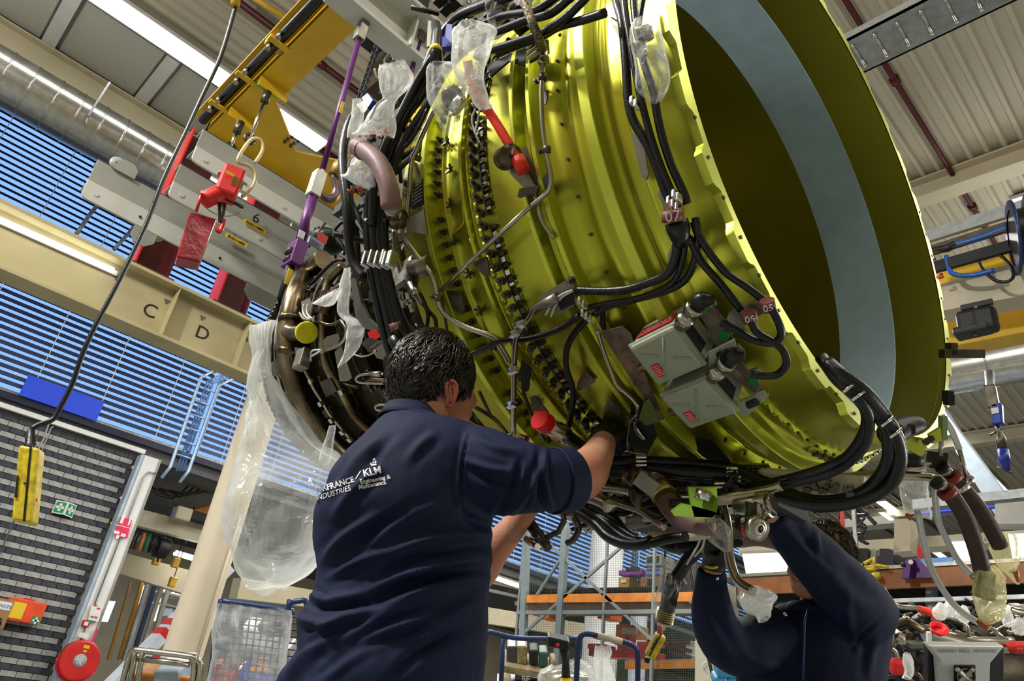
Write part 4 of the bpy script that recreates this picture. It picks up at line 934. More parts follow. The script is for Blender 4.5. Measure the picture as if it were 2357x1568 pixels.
# oil pipes with brown sleeved hoses at the lower right
MB().tube(D([(1935, 1098, 1.95), (2038, 1095, 1.93), (2140, 1098, 1.92), (2165, 1108, 1.9), (2180, 1133, 1.88)], 1.9), .0125, 14, sub=4).build('oil_pipe', STEEL, ENG)
MB().tube(D([(1945, 1104, 1.95), (2040, 1088, 1.95), (2114, 1072, 1.97), (2152, 1066, 1.98), (2170, 1078, 1.98), (2191, 1098, 1.97)], 1.9), .013, 14, sub=4).build('oil_pipe', STEEL, ENG)
for pts in ([(2176, 1128), (2196, 1150), (2220, 1190), (2240, 1240), (2255, 1290), (2262, 1325)], [(2188, 1094), (2216, 1125), (2242, 1156), (2267, 1192), (2288, 1230), (2302, 1258)]):
    d0 = 1.87 if pts[0][0] < 2180 else 1.96
    MB().tube(D(pts, d0), .0205, 16, sub=4).build('brown_sleeved_hose', BROWNH, ENG)
    MB().tube(D([pts[0], (pts[0][0] + 9, pts[0][1] + 10)], d0), .0245, 16).build('red_end_ring', mat('rusty_red', (.32, .03, .02), .5), ENG)
    MB().tube(D([(pts[0][0] - 18, pts[0][1] - 17), pts[0]], d0), .014, 14).build('hose_fitting', STEEL, ENG)
    MB().tube(D([(pts[0][0] - 22, pts[0][1] - 20), (pts[0][0] - 14, pts[0][1] - 13)], d0), .0185, 14).build('black_ring', BLACK, ENG)
MB().tube(D([(2208, 1114), (2217, 1123)], 1.96), .0225, 16).build('steel_band', CLIP, ENG)
MB().beam(at(2135, 1057, 1.97), at(2178, 1062, 1.97), .045, .012, CF).build('bracket', BLACK, ENG)
for pts in ([(2112, 1175), (2124, 1240), (2148, 1320), (2190, 1385), (2230, 1420), (2275, 1445)], [(2155, 1105), (2153, 1150), (2160, 1200), (2178, 1240), (2205, 1290), (2238, 1325)], [(2168, 958), (2190, 990), (2203, 1020), (2208, 1034)]):
    MB().tube(D(pts, 1.95), .0085, 10, sub=4).build('clear_drain_hose', CLEARH, ENG)
for pts in ([(2208, 1034), (2216, 1065), (2225, 1098)], [(2167, 1000), (2165, 1050)], [(2270, 1440), (2290, 1452), (2305, 1465)]):
    MB().tube(D(pts, 1.95), .006, 8).build('drain_end', STEEL, ENG)
MB().lathe([(-.004, .004), (-.004, .012), (.004, .012), (.004, .004)], at(2231, 1104, 1.95), CF, 14).build('eyelet', STEEL, ENG)
# lugs on the outside of the far rim
for (px, py, w_, h_) in ((2200, 808, .11, .024), (2176, 800, .03, .04)):
    MB().frame(at(px + 14, py + 6, 1.95), CR, CU, CF, w_ if w_ > .1 else .02, h_, .03).build('clevis_bracket', STEELD, ENG, bev=.003)
for px, py in ((2182, 912), (2184, 920)): MB().frame(at(px, py, 1.93), CR, CU, CF, .018, .03, .03).build('latch', DARKM, ENG, bev=.003)
for (pts) in ([(2110, 1006), (2140, 1012), (2122, 1052), (2100, 1040), (2080, 1026), (2060, 1012)], [(2140, 1000), (2165, 985), (2168, 1015), (2148, 1022)]):
    ps = D(pts, 1.80); n_ = len(ps); b = MB(); b.add(ps + [p + CF * .012 for p in ps], [tuple(range(n_)), tuple(range(2 * n_ - 1, n_ - 1, -1))] + [(i, i + n_, (i + 1) % n_ + n_, (i + 1) % n_) for i in range(n_)]); b.build('rim_lug', GREEN2, ENG)
for px, py in ((2131, 1018), (2140, 1012)): MB().cyl(at(px, py, 1.79), at(px + 3, py - 2, 1.77), .009, seg=6).build('bolt', STEELD, ENG)
MB().frame(at(2170, 985, 1.82), CR, CU, CF, .012, .06, .02).build('green_tab', mat('pale_green', (.3, .42, .2), .4, .5), ENG)
# ------------------------------------------------------------------ underside: gearbox, pipes and hoses
def Y_(pts, y): return [ay(p[0], p[1], p[2] if len(p) > 2 else y) for p in pts]
gb = MB(); gp = ay(1400, 1120, 1.85)
ag = lambda s_, y, z: EC - EN * s_ + EY * y + EZ * z
for (s0, s1, y0, y1, z0, z1) in ((.45, .52, .0, .45, -1.0, -.9), (.60, .82, .05, .45, -1.02, -.88), (.35, .5, .1, .4, -.98, -.9), (.82, .95, .15, .45, -.97, -.86)):
    c_ = ag((s0 + s1) / 2, (y0 + y1) / 2, (z0 + z1) / 2); gb.frame(c_, EN, EY, EZ, s1 - s0, y1 - y0, z1 - z0)
gb.build('gearbox', DARKM, ENG, bev=.02)
for (s_, y, z, r_, L_) in ((.45, .0, -.97, .04, .1), (.55, .1, -1.0, .045, .12), (.6, .25, -1.0, .05, .14), (.78, .05, -1.0, .045, .1)):
    MB().cyl(ag(s_, y, z), ag(s_ - L_, y, z), r_, r_ * .8, 20).build('accessory', STEELD, ENG, bev=.006)
UND = [
 ([(1290, 1165, 1.55), (1330, 1180), (1370, 1205), (1400, 1235), (1440, 1252), (1480, 1252), (1500, 1246)], .016, BLACKR),
 ([(1295, 1155, 1.55), (1345, 1172), (1390, 1200), (1425, 1230), (1455, 1245), (1500, 1250), (1530, 1242), (1580, 1235)], .013, BLACKR),
 ([(1300, 1180, 1.55), (1360, 1182), (1410, 1205), (1450, 1232), (1470, 1240)], .011, BLACKR),
 ([(1330, 1160, 1.6), (1385, 1175), (1420, 1195), (1440, 1225), (1460, 1235)], .008, BLACKR),
 ([(1370, 1122, 1.5), (1420, 1127), (1452, 1133)], .011, STEEL),
 ([(1380, 1145, 1.55), (1430, 1162), (1480, 1180), (1530, 1215)], .009, STEEL),
 ([(1340, 1145, 1.55), (1372, 1152), (1400, 1165)], .020, STEEL),
 ([(1495, 1230, 1.6), (1560, 1235), (1615, 1231), (1634, 1222), (1636, 1205)], .0125, CREAM),
 ([(1560, 1148, 1.62), (1640, 1150), (1700, 1140), (1770, 1128), (1800, 1118)], .012, STEEL),
 ([(1600, 1160, 1.6), (1680, 1152), (1740, 1140)], .010, CREAM),
 ([(1520, 1250, 1.7), (1548, 1262), (1580, 1262), (1612, 1240)], .014, BLACKR),
 ([(1560, 1262, 1.7), (1610, 1262), (1582, 1290), (1570, 1310), (1555, 1330)], .017, BLACKR),
 ([(1660, 1150, 1.7), (1670, 1190), (1676, 1230), (1680, 1290), (1700, 1340), (1735, 1362)], .0125, STEEL),
 ([(1685, 1232, 2.75), (1700, 1242), (1740, 1238), (1785, 1246), (1830, 1262)], .034, PINKH),
 ([(1500, 1080, 1.6), (1512, 1110), (1528, 1140), (1545, 1168), (1575, 1195), (1620, 1210), (1640, 1205)], .030, PINKH),
 ([(1750, 1085, 1.7), (1820, 1088), (1900, 1084), (1960, 1080)], .008, CREAM),
 ([(1320, 1190, 1.5), (1332, 1215), (1322, 1240), (1305, 1250)], .009, STEELD),
]
for pts, rad, m_ in UND:
    y0 = pts[0][2] if len(pts[0]) > 2 else 1.6; ps = [(p[0], p[1], p[2] if len(p) > 2 else y0) for p in pts]
    MB().tube(Y_(ps, y0), rad, 12, sub=4).build('underside_pipe' if m_ is not BLACKR else 'harness_cable', m_, ENG)
MB().tube(Y_([(1515, 1118), (1530, 1143)], 1.58), .034, 18).build('hose_band', BRASS, ENG)
MB().tube(Y_([(1490, 1078), (1512, 1105)], 1.60), [.02, .03], 18).build('hose_neck', STEEL, ENG)
b = MB()
MB().tube(Y_([(1450, 1095), (1462, 1100), (1475, 1108)], 1.5), .03, 12).build('valve_head', TITAN, ENG)
MB().frame(ay(1485, 1112, 1.5), (CR * .8 - CU * .6).normalized(), (CR * .6 + CU * .8).normalized(), CF, .06, .04, .03).build('valve_tag', BRKT, ENG)
MB().tube(Y_([(1458, 1120), (1465, 1150), (1470, 1170)], 1.5), [.016, .016, .006], 12).build('valve_stem', STEELD, ENG)
# green bracket under the case
GBR = mat('lime_bracket', (.20, .36, .02), .4, .3, .1, 10)
for pts in ([(1584, 1122), (1650, 1122), (1652, 1170), (1645, 1192), (1600, 1196), (1590, 1160)], [(1545, 1178), (1570, 1160), (1600, 1166), (1650, 1180), (1640, 1192), (1552, 1188)]):
    ps = Y_(pts, 1.52); n_ = len(ps); b = MB(); b.add(ps + [p + CF * .012 for p in ps], [tuple(range(n_)), tuple(range(2 * n_ - 1, n_ - 1, -1))] + [(i, i + n_, (i + 1) % n_ + n_, (i + 1) % n_) for i in range(n_)]); b.build('green_bracket', GBR, ENG)
MB().cyl(ay(1622, 1130, 1.5), ay(1616, 1152, 1.5), .02, seg=14).build('bright_bush', CLIP, ENG)
# lifting link with bearing eye
lk = MB(); p1 = ay(1722, 1165, 1.62); 
MB().cyl(ay(1700, 1172, 1.62), ay(1775, 1160, 1.62), .034, seg=24).build('clevis_barrel', STEEL, ENG, bev=.004)
MB().cyl(ay(1768, 1161, 1.6), ay(1782, 1158, 1.6), .024, seg=6).build('clevis_nut', STEEL, ENG)
MB().frame(ay(1728, 1190, 1.60), (CR - CU * .1).normalized(), CU, CF, .022, .07, .03).build('link_arm', STEELD, ENG, bev=.004)
MB().frame(ay(1743, 1195, 1.60), (CR - CU * .1).normalized(), CU, CF, .012, .08, .03).build('link_arm', STEEL, ENG, bev=.004)
MB().lathe([(-.012, .014), (-.012, .030), (.012, .030), (.012, .014), (-.012, .014)], ay(1741, 1215, 1.58), CF - CR * .5, 28).build('bearing_eye', STEEL, ENG)
MB().lathe([(-.014, .009), (-.014, .016), (.014, .016), (.014, .009), (-.014, .009)], ay(1741, 1215, 1.58), CF - CR * .5, 28).build('bearing_race', CLIP, ENG)
MB().cyl(ay(1712, 1222, 1.6), ay(1722, 1221, 1.6), .014, seg=16).build('red_cap', REDCAP, ENG)
MB().tube(Y_([(1700, 1172), (1697, 1215), (1712, 1222)], 1.6), .007, 8).build('valve_stem', BLACK, ENG)
# bracket arm at left under the case
for pts, rad in (([(1220, 1195), (1232, 1215), (1260, 1250)], .010), ([(1240, 1245), (1285, 1225), (1298, 1200), (1296, 1180)], .008), ([(1213, 1205), (1262, 1262)], .012)):
    MB().tube(Y_(pts, 1.45), rad, 8).build('bracket_arm', STEELD, ENG)
MB().tube(Y_([(1212, 1240), (1238, 1258)], 1.45), .012, 8).build('bracket_stub', STEEL, ENG)
cl = MB(); cl2 = MB(); cl3 = MB()
for i in range(150):
    px = rng.uniform(1330, 1700); lo = 1100 + 10 * 0; top = 1095; bot = 1165 + 80 * math.sin(max(0, min(1, (px - 1300) / 400)) * math.pi) * .9
    py = rng.uniform(top, bot); p = ay(px, py, rng.uniform(1.62, 1.9)); tgt = (cl, cl, cl2, cl3)[rng.randrange(4)]
    k = rng.random()
    if k < .7: tgt.tube([p, p + CR * rng.uniform(-.05, .05) + CU * rng.uniform(-.03, .03), p + CR * rng.uniform(-.11, .11) + CU * rng.uniform(-.035, .02)], rng.uniform(.004, .011), 6, sub=3)
    else: tgt.frame(p, CR, CU, CF, rng.uniform(.015, .05), rng.uniform(.01, .03), .03)
cl.build('underside_fittings_dark', BLACKR, ENG, kind='stuff'); cl2.build('underside_fittings_steel', STEEL, ENG, kind='stuff'); cl3.build('underside_fittings_grey', STEELD, ENG, kind='stuff')
b = MB()
for i in range(26):
    px = rng.uniform(1850, 1975); py = 1105 + rng.uniform(-5, 28) + (px - 1850) * .12; p = ay(px, py, 1.75); b.cyl(p, p + CF * .02 + CR * .012, .006, seg=8)
b.build('line_couplings', STEELD, ENG, kind='stuff')
MB().beam(ay(1765, 1100, 1.78), ay(1990, 1122, 1.78), .02, .05).build('lower_rail', CREAM, ENG)
plate('nut_strip', [(1700, 1068), (1770, 1070), (1770, 1088), (1705, 1085)], .905, GREEN2)
for k in range(6): place(hexm, 'bolt', HP(1710 + k * 11, 1077, .91), rotM(hit(1710 + k * 11, 1077, .91)[1]))
b.build
# ================================================================== OVERHEAD RIG
def poly_px(b, pts, X=None, Y=None, d=None, th=.01, n=None):
    """flat panel with corners on the plane x=X / y=Y / depth d, thickness th pointing away"""
    ps = [ax(p[0], p[1], X) if X is not None else ay(p[0], p[1], Y) if Y is not None else at(p[0], p[1], d) for p in pts]; k = len(ps)
    n = n or (V((-1, 0, 0)) if X is not None else V((0, 1, 0)) if Y is not None else CF)
    b.add(ps + [p + n * th for p in ps], [tuple(range(k)), tuple(range(2 * k - 1, k - 1, -1))] + [(i, i + k, (i + 1) % k + k, (i + 1) % k) for i in range(k)]); return b
def channel(X, y0, y1, zb, zt, label, marks=()):
    t = thing('lifting_beam', label, 'beam', (X, (y0 + y1) / 2, zb))
    h = zt - zb
    MB().bx(X - .012, X, y0, y1, zb + h * .35, zt).bx(X - .14, X, y0, y1, zt - .012, zt).build('web', GREYP, t, bev=.003)
    # lower lip with rounded nose
    n_ = 8; poly = [(y0 + .05 - .05 * math.sin(a), zb + .05 - .05 * math.cos(a)) for a in [i * math.pi / 2 / n_ for i in range(n_ + 1)]] + [(y0, zb + h * .42), (y1, zb + h * .42), (y1, zb)]
    MB().prism([(p[0], p[1]) for p in poly], (X + .012, 0, 0), (0, 1, 0), (0, 0, 1), .022).build('lip', mat('beam_lip', (.55, .55, .49), .38, 0, .06, 3), t, bev=.003)
    MB().bx(X - .15, X, y0, y1, zb + h * .34, zb + h * .37).build('flange', GREYP, t)
    y = y0 + .09; k = 0
    while y < y1:
        o = MB().cyl((X + .02, y, zb + h * .2), (X + .028, y, zb + h * .2), .012 if k % 2 else .02, seg=14).build('bolt_boss', STEELD if k % 2 else MAT['beam_lip'], t); y += .34; k += 1
    return t
bA = channel(-5.0, .96, 3.5, 4.30, 4.63, 'grey lifting beam nearest the yellow crane, topmost of the three parallel beams')
b6 = channel(-5.35, .98, 3.3, 4.14, 4.48, 'middle grey lifting beam, painted with the black number 6')
b7 = channel(-5.7, .50, 3.3, 3.98, 4.36, 'lowest and longest grey lifting beam, painted with the black number 7')
for bm, ch, px, py, X, s_ in ((b6, '6', 590, 503, -5.32, .13), (b7, '7', 547, 535, -5.67, .13)):
    text_mesh('number', ch, s_, ax(px, py, X), (0, 1, 0), (0, 0, 1), INK, bm)
    o = MB().box(ax(px - 3, py + 18, X + .004), .004, .20, .04).build('asset_label', PAPERY, bm)
    text_mesh('lettering', 'ENG114883' if ch == '6' else 'ENG114884', .032, ax(px - 3, py + 18, X + .008), (0, 1, 0), (0, 0, 1), INK, o)
for py_, pz in ((.55, 4.42), (1.02, 4.36)): MB().lathe([(-.01, .018), (-.01, .06), (.01, .06), (.01, .018)], (-5.7, py_ + .08, pz - .02 if py_ < 1 else 4.0), (1, 0, 0), 20).build('lug_eye', GREYP, b7)
MB().prism([(.62, 4.34), (.62, 4.42), (.66, 4.46), (.74, 4.46), (.78, 4.42), (.78, 4.34)], (-5.69, 0, 0), (0, 1, 0), (0, 0, 1), .02).prism([(.92, 3.9), (.96, 3.84), (1.04, 3.84), (1.1, 3.9), (1.1, 4.0), (.92, 4.0)], (-5.69, 0, 0), (0, 1, 0), (0, 0, 1), .02).prism([(1.9, 3.9), (1.96, 3.84), (3.2, 3.84), (3.2, 4.0), (1.9, 4.0)], (-5.69, 0, 0), (0, 1, 0), (0, 0, 1), .02).build('lug_plate', GREYP, b7)
# beam directly over the engine tail
t = thing('lifting_beam', 'pale grey beam right above the engine carrying the purple rods, cut by the top edge', 'beam', (-3.2, 2, 4.7))
MB().bx(-3.28, -3.12, .95, 3.4, 4.66, 4.69).bx(-3.36, -3.04, .95, 3.4, 4.95, 4.98).bx(-3.21, -3.19, .95, 3.4, 4.67, 4.96).build('section', MAT['beam_lip'], t)
for y in (1.5, 2.1, 2.7): MB().bx(-3.3, -3.1, y, y + .015, 4.67, 4.95).build('stiffener', MAT['beam_lip'], t)
for y in (1.8, 2.5): MB().cyl((-3.24, y, 4.62), (-3.24, y, 4.66), .014, seg=6).build('bolt', STEELD, t)
t2 = thing('lifting_beam', 'second pale grey beam over the engine, behind the first one at the top edge', 'beam', (-3.7, 2.6, 5.2)); MB().bx(-3.86, -3.54, 1.9, 4.6, 5.1, 5.13).bx(-3.71, -3.69, 1.9, 4.6, 5.1, 5.45).bx(-3.86, -3.54, 1.9, 4.6, 5.45, 5.48).build('section', MAT['beam_lip'], t2)
# yellow crane frame
YZ = 5.7
t = thing('crane_trolley', 'yellow crane frame with a black cable along its girder above the grey lifting beams', 'crane', (-5.2, 1.9, YZ))
MB().bx(-6.5, -2.6, 1.27, 1.53, YZ, YZ + .02).bx(-6.5, -2.6, 1.27, 1.29, YZ, YZ + .36).bx(-6.5, -2.6, 1.51, 1.53, YZ, YZ + .36).bx(-6.55, -2.6, 1.12, 1.27, YZ + .14, YZ + .16).build('girder', YEL, t)
MB().bx(-6.5, -2.6, 2.55, 2.82, YZ, YZ + .02).bx(-6.5, -2.6, 2.55, 2.57, YZ, YZ + .36).bx(-6.5, -2.6, 2.80, 2.82, YZ, YZ + .36).build('girder', YEL, t)
MB().prism([(-6.5, 1.53), (-6.5, 2.55), (-5.55, 2.55), (-5.95, 2.0), (-5.5, 1.53)], (0, 0, YZ + .01), (1, 0, 0), (0, 1, 0), .02).build('gusset_panel', YEL, t)
MB().bx(-6.5, -6.44, 1.27, 2.82, YZ - .2, YZ + .36).build('end_beam', YEL, t)
MB().bx(-4.0, -3.85, .9, 1.3, YZ + .25, YZ + .5).build('cross_arm', YEL, t); MB().bx(-5.0, -4.9, 1.12, 1.5, YZ + .03, YZ + .1).build('cross_arm', YEL, t)
MB().cyl((-6.4, 1.19, YZ + .05), (-2.6, 1.19, YZ + .05), .045, seg=14).build('black_cable_sleeve', BLACKR, t)
for x in (-3.6, -4.85, -5.45, -6.0):
    MB().bx(x - .03, x + .03, 1.1, 1.29, YZ - .02, YZ + .0).build('clamp_plate', YEL, t, bev=.004)
    for dx in (-.09, .09): MB().cyl((x + dx, 1.15, YZ - .05), (x + dx, 1.15, YZ + .02), .022, seg=8).build('bolt', STEEL, t)
for dx, dy in ((0, 0), (.06, 0), (.12, .01), (0, .07), (.06, .07), (.12, .08)): MB().cyl((-5.9 + dx, 1.85 + dy, YZ - .02), (-5.9 + dx, 1.85 + dy, YZ), .016, seg=10).build('bolt', STEELD, t)
for x in (-5.3, -5.9): MB().bx(x, x + .015, 1.27, 1.55, YZ - .12, YZ).build('stiffener', YEL, t)
MB().box((-5.35, 1.38, YZ - .05), .03, .2, .06).build('green_tape', mat('green_tape', (.02, .55, .05), .4), t)
for (px, py, px2, py2, X) in ((608, 235, 575, 320, -5.3), (545, 305, 530, 340, -5.5)):
    a = ax(px, py, X); c = ax(px2, py2, X); o = MB().cyl(a, c, .016, seg=10).build('suspension_rod', CLIP, t)
    MB().cyl(a + (a - c).normalized() * .12, a, .035, seg=10).build('swivel', STEELD, o); MB().lathe([(-.01, .03), (-.01, .055), (.01, .055), (.01, .03)], c, (1, 0, 0), 16).build('shackle', STEELD, o)
MB().bx(-4.4, -4.05, 1.85, 2.25, YZ - .3, YZ + .3).build('hoist_body', mat('dark_gear', (.09, .06, .03), .5, .4, .3), t); MB().bx(-4.3, -3.6, 1.6, 1.8, YZ, YZ + .25).build('motor', BLACK, t)
# yellow pole to the roof
one('pole', MB().cyl(az(560, -20, 10.3), az(690, 62, 10.3), .045).cyl(az(690, 62, 10.3), az(705, 80, 10.3), .04), YEL, 'thin yellow pole under the roof deck left of the yellow crane girder', 'pole')
# load chain
chn = thing('load_chain', 'dark hanging load chain behind the white bags at the crane', 'chain', ax(870, 110, -3.9))
lkm = None
for k in range(22):
    px = 872 - 52 * k / 21 * 1.0; py = 95 + 155 * k / 21; p = ax(px, py, -3.9); M = rot_to(V((0, 0, 1)) if 1 else 0, V((1, 0, 0)) if k % 2 else V((0, 1, 0)))
    if lkm is None:
        b = MB(); b.tube([(.022 * math.cos(a), 0, .034 * math.sin(a)) for a in [i * math.pi / 6 for i in range(12)]], .008, 6, closed=True); o = b.build('chain_link', BLACK, None, origin=(0, 0, 0)); lkm = o.data; bpy.data.objects.remove(o)
    o = bpy.data.objects.new('chain_link', lkm); COL.objects.link(o); attach(o, p, chn); o.rotation_euler = M.to_euler()
# crane hook
t = thing('crane_hook', 'heavy worn crane hook under a scuffed yellow block beside the purple rod', 'hook', ax(757, 440, -3.6))
P_ = lambda x, y: ax(x, y, -3.6)
MB().tube([P_(800, 365), P_(783, 385), P_(768, 405)], [.04, .05, .035], 12).build('hook_block', mat('scuffed_yellow', (.45, .25, .04), .5, .3, .35, 20, col2=(.10, .07, .04)), t)
MB().tube([P_(768, 405), P_(772, 425), P_(774, 440), P_(768, 455), P_(753, 458), P_(741, 450), P_(738, 437), P_(744, 425)], [.018, .022, .026, .028, .026, .020, .014, .006], 12, sub=4).build('hook', mat('hook_iron', (.16, .10, .11), .4, .7, .2), t)
# purple rods
t = thing('lifting_rod', 'long purple lifting rod from the beam down to the engine tail', 'rod', ax(655, 690, -3.2))
R_ = lambda x, y, X=-3.2: ax(x, y, X)
MB().cyl(R_(826, 92), R_(742, 392), .0165, seg=14).build('upper_rod', PURPLE, t); MB().box(R_(832, 72), .06, .06, .16).build('top_clevis', BRKT, t, bev=.006)
o = MB().box(R_(728, 425), .065, .065, .17).build('joint_block', mat('light_block', (.50, .50, .42), .4, .4), t, bev=.006)
MB().tube([R_(722, 418), R_(712, 440), R_(706, 455)], .006, 6).build('locking_pin', STEEL, o); MB().cyl(R_(738, 393), R_(742, 402), .026, seg=6).build('lock_nut', CLIP, t)
MB().cyl(R_(722, 445), R_(690, 560), .030, seg=6).build('lower_rod', PURPLE, t)
MB().box(R_(679, 588), .11, .07, .15).build('fork_bracket', PURPLE, t, bev=.006)
for px, py in ((665, 578), (662, 596), (692, 580), (689, 597)): MB().cyl(R_(px, py) + V((.03, 0, 0)), R_(px, py) + V((-.03, 0, 0)), .014, seg=8).build('bolt', STEELD, t)
MB().cyl(R_(672, 600), R_(648, 690), .024, seg=8).build('tail_bar', DARKM, t)
MB().beam(R_(670, 620, -3.17), R_(660, 655, -3.17), .028, .004, (1, 0, 0)).build('yellow_label', PAPERY, t); MB().box(R_(694, 540, -3.16), .004, .035, .045).build('white_label', PAPERW, t)
MB().beam(R_(790, 235, -3.18), R_(783, 260, -3.18), .02, .004, (1, 0, 0)).build('yellow_label', PAPERY, t)
t = thing('lifting_rod', 'shorter purple lifting rod seen behind the plastic bags', 'rod', ax(930, 240, -3.2)); MB().cyl(R_(965, 98), R_(925, 245), .0165, seg=14).build('rod', PURPLE, t); MB().box(R_(970, 80), .06, .06, .14).build('top_clevis', BRKT, t, bev=.006)
# pendant control on its long cable
t = thing('crane_pendant', 'yellow crane pendant control hanging on a long black cable in front of the brick wall', 'controller', ax(62, 1185, -4))
Q = lambda x, y: ax(x, y, -4.0)
MB().tube([Q(543, 12), Q(524, 80), Q(508, 130), Q(493, 165), Q(462, 230), Q(425, 310), Q(375, 415), Q(335, 520), Q(270, 655), Q(222, 745), Q(190, 815), Q(168, 880), Q(140, 935), Q(122, 965), Q(98, 975), Q(78, 984), Q(72, 996)], .0125, 10, sub=4).build('cable', BLACKR, t)
MB().tube([Q(548, -30), Q(540, 15)], .03, 12).build('cable_holder', YEL, t)
MB().tube([Q(72, 990), Q(70, 1005), Q(70, 1006), Q(70, 1020), Q(69, 1021), Q(69, 1058)], [.016, .018, .022, .022, .025, .028], 14).build('strain_relief', BLACKR, t)
Zp = (Q(72, 1055) - Q(60, 1185)).normalized(); cpt = Q(66, 1118)
o = MB().frame(cpt, V((.62, .78, 0)), V((-.78, .62, 0)), Zp, .095, .075, .345).build('housing', YELP, t, bev=.012)
MB().frame(cpt + V((.62, .78, 0)) * .012 + V((.78, -.62, 0)) * .0385, V((.62, .78, 0)), V((.78, -.62, 0)), Zp, .010, .003, .34).build('seam', BLACK, o)
MB().frame(cpt + V((.62, .78, 0)) * -.028 + V((.78, -.62, 0)) * .0385 + V((0, 0, -.02)), V((.62, .78, 0)), V((.78, -.62, 0)), Zp, .010, .003, .10).build('slot_label', BLACK, o)
for dz in (.12, 0, -.13): MB().cyl(cpt + V((.78, -.62, 0)) * .038 + V((0, 0, dz)), cpt + V((.78, -.62, 0)) * .042 + V((0, 0, dz)), .005, seg=8).build('screw', BLACK, o)
MB().sph(cpt + V((.62, .78, 0)) * .052 + V((0, 0, -.06)), .014, 10, 6).build('red_button', RED, t)
MB().tube([Q(112, 975), Q(100, 1012), Q(96, 1018), Q(90, 1030), Q(84, 1042)], .0045, 6, sub=3).build('strain_cord', CORD, t)
# red chain hoist with chain bag and air hose
t = thing('chain_hoist', 'red air chain hoist hanging in front of the grey lifting beams', 'hoist', ax(500, 500, -4.5))
H = lambda x, y: ax(x, y, -4.5)
MB().frame(H(528, 425), V((.3, .95, 0)), V((-.95, .3, 0)), V((0, 0, 1)), .15, .16, .24).build('body', RED, t, bev=.02)
MB().cyl(H(512, 440), H(470, 462), .058, seg=20).build('motor', RED, t, bev=.01); MB().cyl(H(520, 402), H(512, 408), .04, seg=16).build('cap', RED, t)
MB().box(H(534, 432) + V((.09, 0, 0)), .003, .08, .07).build('data_plate', BRASS, t); MB().box(H(517, 412) + V((.09, 0, 0)), .003, .06, .02).build('warning_label', PAPERY, t)
MB().cyl(H(508, 450), H(560, 478), .013, seg=8).build('control_lever', BLACK, t)
MB().tube([H(511, 470), H(509, 500), H(508, 512)], [.03, .02, .016], 12).build('chain_guide', STEELD, t)
MB().tube([H(515, 505), H(512, 520), H(506, 533), H(499, 530), H(497, 518)], [.014, .017, .016, .012, .006], 10, sub=3).build('load_hook', RED, t)
MB().tube([H(452, 486), H(466, 440), H(488, 447)], .012, 6).build('bag_frame', RED, t)
b = MB(); c4 = [H(437, 486), H(499, 503), H(461, 604), H(406, 592)]
for o_ in (V((0, 0, 0)), V((-.16, .03, .02))): pass
ps = c4 + [p + V((-.17, .05, .02)) for p in c4]; b.add(ps, [(0, 1, 2, 3), (7, 6, 5, 4), (0, 4, 5, 1), (1, 5, 6, 2), (2, 6, 7, 3), (3, 7, 4, 0)])
b.build('chain_bag', mat('red_vinyl', (.42, .015, .03), .25, 0, .25, 7, .5, 18), t, bev=.012)
MB().tube([H(586, 376), H(604, 346), H(600, 323), H(580, 320), H(560, 343), H(547, 372), H(573, 382), H(588, 402), H(582, 429), H(563, 450), H(556, 452)], .012, 10, sub=4).build('air_hose', mat('cream_hose', (.60, .50, .22), .3, 0, .1), t)
MB().tube([H(470, 475), H(490, 490), H(520, 498), H(548, 492), H(560, 478)], .004, 6, sub=3).build('control_cord', STEEL, t); MB().cyl(H(529, 398), H(532, 385), .012, seg=8).build('suspension_eye', STEELD, t)
# dark green canister beside the engine tail
t = thing('valve_canister', 'round dark green valve with a pale blue tag above the engine tail', 'valve', ax(760, 560, -3.3)); MB().sph(ax(757, 556, -3.3), (.09, .10, .07), 18, 12).build('body', mat('dark_green', (.015, .04, .012), .4, .2, .3, 30), t)
for k in range(6): MB().tube([ax(757, 556, -3.3) + V((.1 * math.cos(k), .1 * math.sin(k), -.06)), ax(757, 556, -3.3) + V((.09 * math.cos(k + .3), .09 * math.sin(k + .3), .06))], .008, 6).build('rib', DARKM, t)
MB().box(ax(727, 560, -3.25), .02, .09, .045).build('blue_tag', mat('pale_blue_tag', (.35, .42, .62), .5), t); MB().box(ax(742, 548, -3.2), .004, .06, .05).build('red_label', REDL, t)
# ---- right side crane equipment
t = thing('busbar_rail', 'grey perforated busbar rail with cables at the right behind the inlet rim', 'rail', ay(2250, 510, 8))
B8 = lambda x, y, Y=8: ay(x, y, Y)
MB().beam(B8(2110, 553), B8(2420, 455), .16, .05, (0, 1, 0)).build('rail', GALVD, t)
for k in range(8): MB().sph(B8(2140 + k * 28, 541 - k * 9), .012, 6, 4).build('hole_rim', CLIP, t)
MB().beam(B8(2120, 585), B8(2420, 490), .12, .05, (0, 1, 0)).build('lower_rail', STEELD, t)
MB().beam(B8(2120, 625), B8(2420, 540), .14, .05, (0, 1, 0)).build('cable_track', DARKM, t)
MB().tube([B8(2138, 582), B8(2190, 566), B8(2250, 550), B8(2330, 520), B8(2400, 498)], .035, 8, sub=3).build('blue_pipe', mat('blue_hose', (.01, .10, .42), .4), t)
MB().tube([B8(2178, 590), B8(2182, 615), B8(2198, 632), B8(2240, 634), B8(2290, 622)], .03, 8, sub=4).build('blue_hose', mat('blue_hose', (.01, .10, .42), .4), t)
MB().tube([B8(2145, 578), B8(2180, 572), B8(2200, 562)], .045, 8).build('black_cover', BLACK, t)
MB().tube([B8(2262, 580), B8(2250, 590), B8(2262, 620), B8(2290, 645), B8(2320, 648), B8(2333, 632), B8(2318, 602), B8(2290, 580), B8(2270, 572)], .018, 8, sub=4).build('cable_loop', BLACKR, t)
